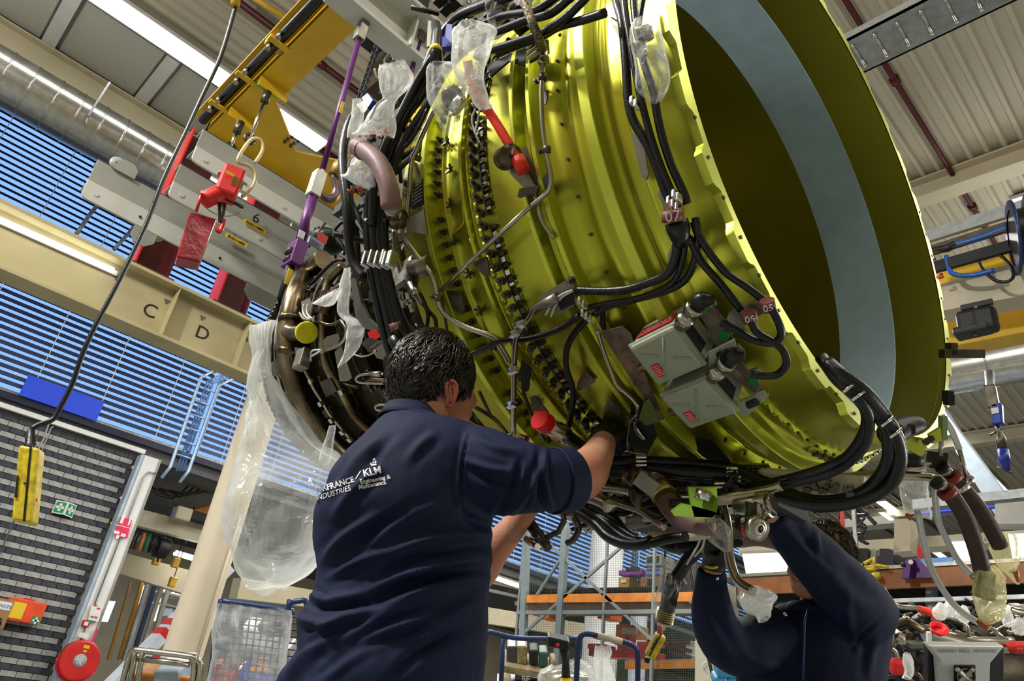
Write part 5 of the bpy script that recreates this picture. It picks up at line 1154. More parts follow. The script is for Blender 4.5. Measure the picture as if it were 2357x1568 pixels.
for k in range(7): MB().beam(B8(2145 + 3 * k, 590 + 7 * k), B8(2152 + 3 * k, 588 + 7 * k), .02, .02).build('chain_piece', STEELD, t)
MB().beam(B8(2156, 640), B8(2172, 636), .03, .03).build('red_end', RED, t)
t = thing('cable_reel', 'black and blue cable reel at the right edge under the roof', 'reel', ay(2345, 550, 7.8))
for X_ in (0, 1):
    c = ay(2333 + 38 * X_, 548 - 14 * X_, 7.7); A_ = V((.95, .3, 0))
    b = MB(); b.lathe([(-.012, .30), (-.012, .40), (.012, .40), (.012, .30)], c, A_, 40); b.build('rim', NAVYT, t); MB().lathe([(0, 0), (0, .33)], c, A_, 40).build('disc', BLACK, t)
MB().lathe([(0, .3), (.2, .3)], ay(2333, 548, 7.7), (.95, .3, 0), 32).build('coil', BLACKR, t)
b = MB(); poly_px(b, [(2120, 668), (2420, 578), (2420, 668), (2135, 722)], Y=8.3, th=.3); one('bridge_beam', b, CREAM, 'thick cream bridge beam right of the inlet rim below the busbar', 'beam')
b = MB(); poly_px(b, [(2120, 612), (2420, 528), (2420, 578), (2120, 668)], Y=8.7, th=.3); one('bridge_girder', b, YEL, 'yellow girder strip showing above the thick cream bridge beam', 'girder')
b = MB(); poly_px(b, [(2135, 722), (2420, 668), (2420, 752), (2150, 805)], Y=8.9, th=.3); one('bridge_girder', b, YEL, 'yellow girder behind the black twin trolley', 'girder')
t = thing('festoon_trolley', 'black twin festoon trolley hanging under the cream bridge beam', 'trolley', ay(2250, 760, 8.2))
C8 = lambda x, y: ay(x, y, 8.1)
MB().beam(C8(2212, 710), C8(2285, 694), .06, .04, (0, 1, 0)).build('carriage', BLACK, t)
for px, py in ((2232, 745), (2268, 738)): MB().frame(C8(px, py), V((.98, .1, 0)), V((-.1, .98, 0)), V((0, 0, 1)), .24, .2, .28).build('block', BLACK, t, bev=.05)
MB().beam(C8(2248, 705), C8(2246, 772), .05, .03).build('hanger', STEELD, t); MB().box(C8(2240, 762), .36, .2, .1).build('lower_body', BLACK, t, bev=.03)
t = thing('hook_assembly', 'hanging hoist chain with blue labelled blocks at the right side', 'hoist', ay(2320, 1090, 9))
K9 = lambda x, y: ay(x, y, 9)
MB().tube([K9(2277, 855), K9(2280, 900), K9(2286, 945)], .05, 8).build('strap', GALVD, t)
MB().frame(K9(2283, 915), V((1, 0, 0)), V((0, 1, 0)), V((0, 0, 1)), .12, .1, .3).build('upper_block', STEELD, t, bev=.02)
MB().frame(K9(2296, 955), V((1, 0, 0)), V((0, 1, 0)), V((.1, 0, 1)).normalized(), .11, .1, .26).build('blue_block', BLUEST, t, bev=.02); MB().box(K9(2294, 950) + V((0, -.06, 0)), .07, .01, .07).build('label', PAPERW, t)
MB().tube([K9(2288, 970), K9(2300, 992), K9(2304, 1010), K9(2306, 1035)], [.03, .02, .05, .05], 8).build('swivel', STEELD, t)
MB().tube([K9(2308, 1035), K9(2312, 1060), K9(2320, 1085)], [.055, .06, .02], 10).build('blue_lower_block', BLUEST, t)
for a_, c_ in (((2295, 1075), (2330, 1090)), ((2278, 1002), (2305, 988))): MB().cyl(K9(*a_), K9(*c_), .012, seg=6).build('handle', STEELD, t)
b = MB(); poly_px(b, [(2165, 930), (2180, 955), (2300, 1120), (2345, 1185), (2290, 1185), (2200, 1040)], Y=16, th=.6); one('flat_duct', b, mat('blue_grey_duct', (.32, .38, .46), .4, .3, .08), 'flat blue-grey duct slanting behind the drain hoses at right', 'duct')
# ================================================================== PLASTIC BAGS AND SHEETS
def bag(name, rows, m_, label, cat='plastic bag', seg=28, sub=8, crump=.010, seed=0, cord=None, nscl=16., content=None, flat=.5, parent=None):
    """rows: (lx, ly, rx, ry, depth, half thickness) from the neck downwards"""
    rng_ = random.Random(seed); R_ = []
    n = len(rows)
    for i in range(n - 1):
        r0, r1, r2, r3 = rows[max(i - 1, 0)], rows[i], rows[i + 1], rows[min(i + 2, n - 1)]
        for k in range(sub):
            t = k / sub; R_.append([.5 * ((2 * r1[j]) + (r2[j] - r0[j]) * t + (2 * r0[j] - 5 * r1[j] + 4 * r2[j] - r3[j]) * t * t + (3 * r1[j] - r0[j] - 3 * r2[j] + r3[j]) * t ** 3) for j in range(6)])
    R_.append(list(rows[-1])); vs = []; off = V((seed * 3.1, seed * 1.7, 0))
    for i, r in enumerate(R_):
        L_ = at(r[0], r[1], r[4]); Rr = at(r[2], r[3], r[4]); wd = (Rr - L_).length
        for k in range(seg):
            a = 2 * math.pi * k / seg; u = .5 + .5 * math.cos(a); p = L_.lerp(Rr, u) + CF * (max(r[5], .002) * math.sin(a))
            q = p * nscl + off
            rd = 1 - abs(noise.noise(q)) * 2; rd2 = 1 - abs(noise.noise(q * 2.3)) * 2
            pleat = math.sin(u * 31 + seed + noise.noise(q * .4) * 4) * .35 if i < len(R_) * .35 else 0
            amp = crump * min(1, wd / .06)
            p = p + CF * amp * ((rd * 1.0 + rd2 * .5 + pleat) * (1 if math.sin(a) <= 0 else -1)) + (CR * noise.noise(q + V((7, 0, 0))) + CU * noise.noise(q + V((0, 9, 0)))) * amp * .7
            vs.append(p)
    b = MB(); m2 = len(R_); b.add(vs, [(i * seg + k, i * seg + (k + 1) % seg, (i + 1) * seg + (k + 1) % seg, (i + 1) * seg + k) for i in range(m2 - 1) for k in range(seg)], False)
    if parent is not None: return b.build(name, m_, parent)
    t = thing(name, label, cat, at(rows[-1][0], rows[-1][1], rows[-1][4]))
    b.build('film', m_, t, recalc=False)
    if cord:
        for pts in cord: MB().tube([at(p[0], p[1], p[2]) for p in pts], .0028, 6, sub=3).build('tie_cord', CORD, t)
    if content: content(t)
    return t
def rust(px, py, d, n_, spread, m_=None):
    def f(t):
        r_ = random.Random(int(px)); b = MB()
        for k in range(n_):
            p = at(px + r_.uniform(-spread, spread), py + r_.uniform(-4, 4), d); b.lathe([(-.002, .006), (-.002, .011), (.002, .011), (.002, .006)], p, (r_.random(), r_.random(), r_.random() + .2), 8)
        b.build('washers_inside', m_ or mat('copper_washers', (.50, .17, .08), .4, .6, .2), t, kind='stuff')
    return f
d1 = 2.02
bag('cable_bag', [(876, 150, 930, 140, d1, .02), (872, 175, 948, 170, d1, .035), (876, 205, 940, 200, d1, .03), (882, 228, 915, 226, d1, .02), (862, 248, 908, 250, d1, .025), (838, 280, 910, 285, d1, .03), (820, 300, 908, 312, d1, .03), (806, 308, 905, 318, d1, .008)], BAGW,
    'largest white plastic bag, tied in the middle, hanging left of the yellow-green case', seed=1, cord=[[(885, 228, d1 - .03), (868, 240, d1 - .03), (858, 262, d1 - .02), (850, 275, d1)], [(862, 158, d1), (866, 175, d1), (872, 178, d1)]], content=rust(870, 308, d1, 9, 22))
bag('cable_bag', [(806, 318, 838, 312, (d1 + .1), .018), (812, 340, 848, 330, (d1 + .1), .025), (812, 362, 846, 350, (d1 + .1), .02), (806, 385, 862, 385, (d1 + .1), .03), (798, 402, 870, 420, (d1 + .1), .03), (786, 405, 872, 452, (d1 + .1), .008)], BAGW,
    'smaller white plastic bag with copper washers, below the largest bag beside the mauve hose', seed=2, cord=[[(818, 352, (d1 + .1) - .03), (808, 366, (d1 + .1) - .03), (800, 380, (d1 + .1))]], content=rust(824, 438, (d1 + .1), 9, 20))
bag('cable_bag', [(812, 228, 832, 226, d1 + .1, .01), (808, 262, 836, 258, d1 + .1, .018), (802, 300, 828, 296, d1 + .1, .015), (800, 318, 822, 316, d1 + .1, .006)], BAGW, 'narrow crumpled plastic wrap beside the blue bracket, left of the largest bag', seed=3)
d2 = 1.86
bag('connector_bag', [(992, 148, 1022, 146, d2, .022), (982, 165, 1050, 150, d2, .035), (980, 200, 1064, 190, d2, .045), (984, 230, 1074, 222, d2, .045), (1000, 262, 1076, 240, d2, .03), (1012, 290, 1060, 278, d2, .015), (1024, 306, 1032, 306, d2, .004)], BAG,
    'clear bag over a connector plug, pointed at the bottom, hanging left of the red hose', seed=4, content=lambda t: (MB().tube([at(1035, 205, d2 + .01), at(1042, 225, d2 + .01), at(1056, 240, d2 + .01)], [.022, .03, .026], 16, sub=3).build('connector_inside', STEELD, t), MB().cyl(at(1046, 235, d2), at(1062, 248, d2), .024, seg=16).build('plug_face', CLIP, t)))
bag('hose_bag', [(1062, 54, 1100, 52, d2 - .1, .03), (1044, 72, 1140, 62, d2 - .1, .045), (1038, 110, 1136, 90, d2 - .1, .05), (1042, 150, 1120, 140, d2 - .1, .045), (1060, 185, 1116, 185, d2 - .1, .04), (1078, 215, 1128, 232, d2 - .1, .03), (1092, 246, 1132, 244, d2 - .1, .018), (1106, 252, 1118, 252, d2 - .1, .01)], BAGW,
    'milky plastic bag over the upper end of the red hose', seed=5, cord=[[(1094, 250, 1.9), (1086, 275, 1.9), (1092, 300, 1.9), (1100, 322, 1.88)], [(1104, 252, 1.9), (1098, 285, 1.9), (1094, 305, 1.89), (1104, 328, 1.88)]], crump=.013)
bag('connector_bag', [(1120, -12, 1188, -12, 1.95, .03), (1118, 15, 1184, 12, 1.95, .04), (1118, 35, 1172, 38, 1.95, .035), (1122, 52, 1158, 54, 1.95, .02), (1136, 60, 1146, 60, 1.95, .004)], BAG, 'clear bag over a plug at the top edge above the case', seed=6,
    content=lambda t: MB().tube([at(1148, -5, 1.96), at(1142, 20, 1.96), at(1144, 42, 1.96)], [.035, .032, .022], 16).build('connector_inside', STEELD, t))
d3 = 1.58
bag('harness_bag', [(1462, 40, 1500, 36, d3, .02), (1450, 62, 1522, 68, d3, .04), (1448, 95, 1535, 120, d3, .05), (1455, 140, 1542, 160, d3, .045), (1462, 185, 1538, 195, d3, .04), (1476, 215, 1526, 225, d3, .03), (1498, 240, 1512, 244, d3, .008)], BAG,
    'clear bag over metal plugs tied to the black harness near the inlet edge', seed=7, crump=.012,
    content=lambda t: [MB().tube([at(a_[0], a_[1], d3 + .01), at(a_[2], a_[3], d3 + .01)], [r_, r_ * .8], 14).build('plug_inside', BRKT, t) for a_, r_ in (((1462, 80, 1495, 68), .016), ((1486, 66, 1494, 92), .015), ((1462, 115, 1482, 105), .018), ((1474, 100, 1478, 130), .013))])
bag('drain_bag', [(758, 980, 772, 978, 2.7, .012), (752, 1000, 770, 1000, 2.7, .018), (742, 1030, 766, 1035, 2.7, .02), (736, 1062, 757, 1068, 2.7, .018), (744, 1078, 756, 1080, 2.7, .004)], BAG, 'small narrow clear bag hanging below the engine core', seed=8)
bag('film_strip', [(792, 618, 806, 615, 2.55, .015), (784, 650, 806, 660, 2.55, .022), (778, 690, 802, 715, 2.55, .02), (778, 720, 812, 730, 2.55, .018), (800, 745, 838, 745, 2.5, .02), (798, 775, 836, 770, 2.5, .018), (792, 805, 826, 800, 2.5, .012), (778, 848, 796, 835, 2.5, .003)], BAGW, 'long crumpled plastic strip hanging between the core pipes and the black harness', seed=9)
bag('pipe_bag', [(762, 672, 786, 664, 2.7, .03), (740, 685, 770, 700, 2.7, .03), (720, 698, 748, 706, 2.7, .015)], BAGW, 'small plastic wrap on the elbow of the bronze core pipe', seed=10)
# bag with a filter inside, hanging under the engine
def filt(t):
    MB().tube([at(1550, 1325, 2.2), at(1545, 1360, 2.2), at(1535, 1405, 2.2)], [.022, .024, .024], 14).build('hose_inside', BLACKR, t)
    b = MB()
    for k in range(6): b.tube([at(1533 - k * .8, 1405 + k * 5, 2.2), at(1532 - k * .8, 1409 + k * 5, 2.2)], [.028, .024], 14)
    b.build('threaded_end', BRASS, t); MB().tube([at(1530, 1440, 2.2), at(1529, 1452, 2.2)], [.006, .001], 6).build('oil_drop', PAPERY, t)
bag('filter_bag', [(1530, 1292, 1545, 1290, 2.2, .012), (1524, 1310, 1572, 1322, 2.2, .025), (1516, 1345, 1566, 1345, 2.2, .035), (1508, 1385, 1556, 1380, 2.2, .035), (1510, 1420, 1550, 1425, 2.2, .035), (1520, 1438, 1542, 1440, 2.2, .02)], BAG, 'clear bag tied round a black threaded hose end hanging under the engine', seed=11, content=filt,
    cord=[[(1526, 1300, 2.18), (1534, 1280, 2.18), (1528, 1292, 2.18), (1545, 1300, 2.18)], [(1568, 1325, 2.18), (1580, 1345, 2.18)], [(1545, 1235, 2.1), (1565, 1270, 2.1), (1572, 1300, 2.12)], [(1500, 1255, 2.1), (1528, 1248, 2.1)]])
bag('pipe_bag', [(1640, 1200, 1662, 1195, 1.85, .02), (1632, 1218, 1680, 1215, 1.85, .035), (1628, 1240, 1684, 1240, 1.85, .03), (1650, 1262, 1682, 1262, 1.85, .02), (1668, 1272, 1684, 1270, 1.85, .004)], BAG, 'clear bag over the pipe ends above the gloved hand of the man at right', seed=12, cord=[[(1622, 1240, 1.83), (1615, 1262, 1.83), (1598, 1282, 1.83)], [(1612, 1238, 1.83), (1604, 1260, 1.83), (1580, 1300, 1.83)]])
bag('pipe_bag', [(1725, 1355, 1748, 1352, 2.3, .03), (1700, 1372, 1765, 1362, 2.3, .05), (1705, 1395, 1786, 1370, 2.3, .05), (1735, 1415, 1784, 1385, 2.3, .045), (1745, 1435, 1770, 1420, 2.3, .02)], BAGW, 'crumpled white bag on the curved pipe end in front of the man at right', seed=13, crump=.016)
bag('drain_bag', [(2076, 1055, 2120, 1052, 2.03, .03), (2074, 1075, 2130, 1072, 2.03, .035), (2068, 1100, 2136, 1100, 2.03, .035), (2076, 1140, 2140, 1145, 2.03, .035), (2082, 1180, 2143, 1190, 2.03, .02), (2090, 1190, 2140, 1194, 2.03, .004)], BAG, 'clear open bag with oil drops hanging below the inlet rim at right', seed=14,
    content=lambda t: (MB().tube([at(2086, 1184, 1.9), at(2094, 1191, 1.9), at(2104, 1185, 1.9)], [.004, .009, .003], 8).build('oil', mat('amber_oil', (.55, .14, .01), .1, 0, .1, trans=.4), t), MB().tube([at(2100, 1040, 1.93), at(2102, 1072, 1.93)], .026, 14).build('cap_inside', BLACK, t)))
oil = mat('amber_oil', (.55, .14, .01), .1, 0, .1, trans=.4)
bag('oily_bag', [(2250, 1312, 2290, 1302, 1.86, .032), (2244, 1330, 2308, 1325, 1.86, .04), (2240, 1365, 2312, 1350, 1.86, .04), (2246, 1400, 2316, 1385, 1.86, .035), (2252, 1425, 2312, 1420, 1.86, .025), (2256, 1446, 2290, 1430, 1.86, .006)], BAGY, 'larger oily yellow bag on the end of the left brown hose', seed=15,
    content=lambda t: (MB().tube([at(2254, 1430, 1.86), at(2262, 1440, 1.86), at(2290, 1428, 1.86)], [.008, .014, .006], 8).build('oil', oil, t), MB().tube([at(2262, 1325, 1.87), at(2268, 1350, 1.87), at(2262, 1375, 1.87)], [.03, .022, .03], 12).build('wrapped_end', mat('olive_rag', (.25, .22, .03), .6, 0, .3, 20), t)))
bag('oily_bag', [(2290, 1240, 2325, 1225, 1.97, .032), (2282, 1262, 2338, 1235, 1.97, .04), (2285, 1285, 2340, 1268, 1.97, .04), (2300, 1310, 2336, 1300, 1.97, .03), (2318, 1325, 2345, 1318, 1.97, .015), (2340, 1346, 2347, 1346, 1.97, .003)], BAGY, 'smaller oily yellow bag on the end of the right brown hose', seed=16,
    content=lambda t: MB().tube([at(2325, 1316, 1.96), at(2335, 1312, 1.96), at(2344, 1340, 1.96)], [.004, .008, .004], 8).build('oil', oil, t))
# the big protective sheet round the tail
bag('protective_sheet', [(596, 742, 640, 730, 3.35, .05), (590, 800, 625, 800, 3.3, .08), (594, 860, 625, 860, 3.25, .14), (585, 920, 660, 945, 3.2, .22), (562, 990, 720, 1030, 3.1, .28), (542, 1060, 790, 1070, 3.0, .30), (526, 1140, 790, 1120, 2.9, .30), (522, 1220, 770, 1200, 2.85, .28), (545, 1290, 755, 1280, 2.85, .22), (575, 1335, 735, 1325, 2.85, .16), (620, 1362, 700, 1352, 2.85, .08), (645, 1366, 668, 1364, 2.85, .02)], SHEET,
    'big clear protective sheet hanging from the engine tail behind the man', 'plastic sheet', seg=64, sub=9, crump=.05, seed=20, nscl=3.6)
MB
# ================================================================== PEOPLE
CRH = V((CR.x, CR.y, 0)).normalized(); CFH = V((CF.x, CF.y, 0)).normalized()
def loft(b, rings, seg=24, cap=True):
    """rings: (centre, axis a, axis b) elliptical sections"""
    vs = []
    for c, A, B in rings: vs += [V(c) + A * math.cos(2 * math.pi * k / seg) + B * math.sin(2 * math.pi * k / seg) for k in range(seg)]
    n = len(rings); fs = [(i * seg + k, i * seg + (k + 1) % seg, (i + 1) * seg + (k + 1) % seg, (i + 1) * seg + k) for i in range(n - 1) for k in range(seg)]
    b.add(vs, fs, True)
    if cap:
        o = len(b.v) - len(vs); b.f += [tuple(o + k for k in range(seg))[::-1], tuple(o + (n - 1) * seg + k for k in range(seg))]; b.sm += [True] * 2; b.mi += [0] * 2
    return b
def crs(rows, sub=4):
    out = []; n = len(rows)
    for i in range(n - 1):
        r0, r1, r2, r3 = rows[max(i - 1, 0)], rows[i], rows[i + 1], rows[min(i + 2, n - 1)]
        for k in range(sub):
            t = k / sub; out.append([.5 * ((2 * r1[j]) + (r2[j] - r0[j]) * t + (2 * r0[j] - 5 * r1[j] + 4 * r2[j] - r3[j]) * t * t + (3 * r1[j] - r0[j] - 3 * r2[j] + r3[j]) * t ** 3) for j in range(len(r1))])
    out.append(list(rows[-1])); return out
def tor(rows, sub=4):     # (py_l, lx, py_r, rx, depth, half depth)
    R_ = []
    for r in crs(rows, sub):
        L_ = at(r[1], r[0], r[4]); Q_ = at(r[3], r[2], r[4]); c = (L_ + Q_) / 2; A = (Q_ - L_) / 2
        R_.append((c, A, CFH * r[5]))
    return R_
def limb(pts, sub=4):      # (px, py, depth, radius[, flat])
    rows = crs([list(p) + ([1] if len(p) < 5 else []) for p in pts], sub); P_ = [at(r[0], r[1], r[2]) for r in rows]; R_ = []; X = None
    for i in range(len(P_)):
        d = (P_[min(i + 1, len(P_) - 1)] - P_[max(i - 1, 0)]).normalized()
        X = d.orthogonal().normalized() if X is None else (X - d * X.dot(d)).normalized()
        R_.append((P_[i], X * rows[i][3], d.cross(X) * rows[i][3] * rows[i][4]))
    return R_
def remesh(b, voxel, smooth=4):
    me = bpy.data.meshes.new('tmp'); me.from_pydata(b.v, [], b.f); bm = bmesh.new(); bm.from_mesh(me); bmesh.ops.recalc_face_normals(bm, faces=bm.faces); bm.to_mesh(me); bm.free()
    o = bpy.data.objects.new('tmp', me); COL.objects.link(o)
    q = o.modifiers.new('r', 'REMESH'); q.mode = 'VOXEL'; q.voxel_size = voxel; q.use_smooth_shade = True
    if smooth: s = o.modifiers.new('s', 'SMOOTH'); s.factor = .5; s.iterations = smooth
    dg = bpy.context.evaluated_depsgraph_get(); dg.update(); m2 = bpy.data.meshes.new_from_object(o.evaluated_get(dg)); bpy.data.objects.remove(o)
    return m2
def mesh_obj(name, me, m_, parent, wp):
    c = V(wp); me.transform(Matrix.Translation(-c)); me.materials.clear(); me.materials.append(m_); me.polygons.foreach_set('use_smooth', [True] * len(me.polygons))
    o = bpy.data.objects.new(name, me); COL.objects.link(o); attach(o, c, parent); return o
def arr(me): a = np.empty(len(me.vertices) * 3); me.vertices.foreach_get('co', a); return a.reshape(-1, 3)
def nor(me): a = np.empty(len(me.vertices) * 3); me.vertices.foreach_get('normal', a); return a.reshape(-1, 3)
def setco(me, a): me.vertices.foreach_set('co', a.ravel()); me.update()
def topx(a):
    q = a - np.array(CAM); z = q @ np.array(CF); return 1178.5 + q @ np.array(CR) / z * FPX, 784 - q @ np.array(CU) / z * FPX
def folds(me, lines, noise_amp=.004, nsc=9., seed=0):
    """push cloth along its normal: lines = (x0,y0,x1,y1,width px,height m) ridges (negative = valley)"""
    a = arr(me); n = nor(me); x, y = topx(a); h = np.zeros(len(a))
    for (x0, y0, x1, y1, w_, am) in lines:
        dx, dy = x1 - x0, y1 - y0; L2 = dx * dx + dy * dy; t = np.clip(((x - x0) * dx + (y - y0) * dy) / L2, 0, 1)
        # slightly curved fold
        L_ = math.sqrt(L2); bow = np.sin(t * math.pi) * L_ * .06
        d = np.hypot(x - (x0 + t * dx) + dy / L_ * bow, y - (y0 + t * dy) - dx / L_ * bow); env = np.sin(np.clip(t, .02, .98) * math.pi) ** .5
        h += am * env * (np.exp(-(d / w_) ** 2) - .35 * np.exp(-((d - 1.7 * w_) / w_) ** 2))
    nz = np.array([noise.fractal(V(p) * nsc + V((seed, 0, 0)), 1.0, 2.0, 3) for p in a]); h += nz * noise_amp
    setco(me, a + n * h[:, None])
def fingers(b, base, dirv, side, palm_n, L=.085, r=.0095, n=4, curl=.9, spread=.02):
    for k in range(n):
        f = (k - (n - 1) / 2); p = V(base) + V(side) * f * spread; l = L * (1 - .12 * abs(f - .3)); pts = [p - V(dirv) * .03, p]; a = 0; d = V(dirv).normalized(); N_ = V(palm_n).normalized()
        for sgm in (.45, .32, .25):
            a += curl; dd = d * math.cos(a) + N_ * math.sin(a); pts.append(pts[-1] + dd * l * sgm)
        b.tube(pts, [r * 1.05, r, r * .95, r * .88, r * .75], 10)
        b.sph(pts[-1], r * .78, 8, 6)
# ------------------------------------------------------------------ man 1
base1 = V((-1.45, 1.05, 0))
m1 = thing('person', 'man in a navy work shirt seen from behind, reaching up with a black glove', 'person', base1)
body = MB()
# neck, skull, jaw
body.sph(at(985, 872, 1.90), (.098, .098, .115), 24, 16)
body.sph(at(1010, 890, 1.93), (.085, .085, .10), 24, 16)
loft(body, limb([(985, 1000, 1.82, .062), (992, 960, 1.84, .060), (1005, 925, 1.86, .060)]))
body.sph(at(1048, 918, 1.93), (.046, .05, .062), 18, 12)
body.sph(at(1056, 945, 1.935), (.036, .04, .034), 16, 10)
body.sph(at(1030, 950, 1.91), (.05, .05, .035), 16, 10)
body.sph(at(1080, 925, 1.97), (.018, .02, .022), 12, 8); body.sph(at(1066, 893, 1.95), (.03, .035, .03), 12, 8)
loft(body, limb([(1084, 900, 1.985, .010), (1089, 928, 1.995, .013), (1086, 936, 1.99, .010)]), 10)
# torso core, hips, legs, feet (continuous under the clothes)
loft(body, tor([(985, 900, 985, 1050, 1.80, .07), (1040, 870, 1040, 1110, 1.77, .10), (1150, 790, 1150, 1100, 1.71, .12), (1300, 770, 1300, 1090, 1.66, .11), (1430, 740, 1430, 1080, 1.62, .12), (1600, 710, 1600, 1060, 1.58, .12)], 3))
hip = V((-1.45, 1.05, .92))
for sg in (-1, 1):
    c0 = hip + V((.62, -.78, 0)) * .0 + CRH * sg * .09
    body.tube([c0, c0 + V((0, 0, -.42)), c0 + V((0, 0, -.84))], [.085, .06, .045], 16, sub=3)
    body.tube([V((c0.x, c0.y, .06)), V((c0.x, c0.y, .05)) + V((.03, .2, -.02))], [.05, .035], 12)
# right arm (near) and left forearm (far)
loft(body, limb([(1110, 1060, 1.68, .07), (1200, 1105, 1.66, .062), (1290, 1108, 1.68, .054), (1340, 1094, 1.73, .0575, 1), (1366, 1062, 1.82, .046), (1384, 1030, 1.92, .038), (1392, 1012, 2.00, .030), (1400, 1000, 2.06, .030)]))
body.sph(at(1345, 1112, 1.73), (.042, .042, .040), 16, 10)
loft(body, limb([(860, 1060, 1.95, .06), (960, 1250, 2.02, .05), (1085, 1330, 2.05, .046), (1135, 1268, 2.04, .046), (1180, 1215, 2.03, .038), (1225, 1155, 2.02, .030), (1250, 1120, 2.02, .028)]))
pm = at(1262, 1100, 2.02); fingers(body, pm + CU * .05, CU, CR, CF, n=4); body.sph(at(1258, 1106, 2.02), (.035, .035, .045), 14, 10); body.tube([pm - CR * .02, pm - CR * .05 + CU * .03, pm - CR * .05 + CU * .06 + CF * .02], [.013, .011, .008], 8)
# right hand
hb = at(1408, 992, 2.10)
body.sph(hb, (.034, .034, .045), 16, 10)
me = remesh(body, .0085, 3); skin1 = mesh_obj('body', me, SKIN, m1, base1 + V((0, 0, 1)))
# ear
ear = MB(); ec = at(1036, 908, 1.808); EX = (CR * .85 + CF * .5).normalized()
prof = [(0, .034), (-.010, .032), (-.017, .022), (-.018, .006), (-.012, -.010), (-.006, -.022), (.002, -.030), (.008, -.024), (.006, -.008), (.010, .008), (.011, .022), (.006, .032)]
ear.tube([ec + EX * p[0] * -1 + CU * p[1] for p in prof], [.0052] * 11 + [.004], 10, sub=3, closed=False)
ear.tube([ec + EX * (.004 - p[0] * .45) * 1 + CU * p[1] * .62 for p in prof], .0045, 8, sub=2)
b2 = MB(); b2.sph(ec + CF * .010 + EX * .004, (.010, .016, .026), 16, 12, rot_to(CU, EX)); ear.v += [v for v in []]
loft(ear, [(ec + CF * .009 + EX * .003 + CU * z, EX * r_, CF * .005) for z, r_ in ((-.028, .003), (-.018, .008), (0, .013), (.018, .014), (.030, .007))], 14)
ear = ear.build('ear', mat('ear_skin', (.66, .20, .13), .45, 0, .1, 20, spec=.35), m1)
# hair: a cap and many short curved locks
skc = at(990, 868, 1.905); rx = (.110, .110, .122)
def inhair(p):
    x, y = topx(np.array([p]))
    x = x[0]; y = y[0]
    if y > 955 - max(0, (x - 930)) * .10: return False
    if 1024 - (y - 880) * .42 < x < 1051 and y > 868: return False
    if x >= 1050 and y > 922 - (x - 1050) * .9: return False
    return True
cap = MB(); cap.sph(skc - CU * .0, (.106, .106, .119), 48, 36)
cv = [V(v) for v in cap.v]; keep = [f for f in cap.f if inhair(sum((cv[i] for i in f), V((0, 0, 0))) / len(f)) or (sum((cv[i] for i in f), V((0, 0, 0))) / len(f) - skc).dot(CF) > .04 and sum((cv[i] for i in f), V((0, 0, 0))).z / len(f) > skc.z - .02]
cap.f = keep; cap.sm = [True] * len(keep); cap.mi = [0] * len(keep)
hair = cap.build('hair', HAIRM, m1, thick=.004)
rh = random.Random(5); lk = MB(); cnt = 0
while cnt < 2400:
    u = rh.uniform(-1, 1); a = rh.uniform(0, 2 * math.pi); s_ = math.sqrt(1 - u * u); dr = V((s_ * math.cos(a), s_ * math.sin(a), u)); p = skc + V((dr.x * .107, dr.y * .107, dr.z * .120))
    if dr.dot(CF) > .45 or not inhair(p): continue
    xx, yy = topx(np.array([p])); xx = xx[0]; yy = yy[0]
    if 1014 - (yy - 880) * .42 < xx < 1053 and yy > 850: continue
    cnt += 1
    down = (V((0, 0, -1)) - CR * .35); tdir = down - dr * down.dot(dr)
    sw_ = noise.noise(p * 22) * 1.5 + noise.noise(p * 60) * .6; side = dr.cross(tdir).normalized(); tdir = (tdir.normalized() + side * sw_).normalized()
    top = max(0, dr.z)
    l = rh.uniform(.026, .046); wv = side * .005 * math.sin(cnt); q1 = p + tdir * l * .35 + dr * (.006 + .006 * top) + wv; q2 = p + tdir * l * .7 + dr * (.006 + .003 * top) - wv; q3 = p + tdir * l + dr * rh.uniform(-.001, .004); q0 = p - dr * .003
    w_ = rh.uniform(.0014, .0030); lk.tube([q0, q1, q2, q3], [w_, w_ * .95, w_ * .8, w_ * .15], 5, cap=False)
lk.build('hair_locks', mat('hair_lock', (.010, .007, .005), .24, 0, .5, 40, spec=.55, col2=(.026, .019, .013)), m1, kind='stuff', recalc=False)
# shirt
sh = MB()
loft(sh, tor([(952, 905, 955, 990, 1.80, .05), (968, 872, 978, 1060, 1.79, .075), (990, 852, 990, 1100, 1.775, .105), (1020, 826, 1020, 1125, 1.75, .135), (1070, 778, 1065, 1140, 1.72, .155), (1130, 745, 1130, 1142, 1.69, .165), (1190, 725, 1200, 1136, 1.67, .17),
               (1246, 722, 1246, 1133, 1.66, .165), (1300, 730, 1300, 1130, 1.64, .16), (1345, 728, 1345, 1128, 1.63, .155), (1385, 715, 1385, 1125, 1.62, .16), (1430, 684, 1430, 1123, 1.61, .17), (1490, 684, 1490, 1120, 1.60, .18), (1560, 640, 1560, 1114, 1.58, .19), (1620, 622, 1620, 1108, 1.57, .19)], 4), 36)
loft(sh, limb([(1060, 1075, 1.70, .105), (1120, 1088, 1.66, .100), (1180, 1098, 1.64, .088), (1235, 1104, 1.64, .076), (1275, 1106, 1.66, .072), (1304, 1104, 1.68, .067)], 4), 28)
loft(sh, limb([(860, 1055, 1.90, .10), (930, 1190, 1.98, .08), (1010, 1290, 2.0, .065)], 4), 20)
me = remesh(sh, .006, 3)
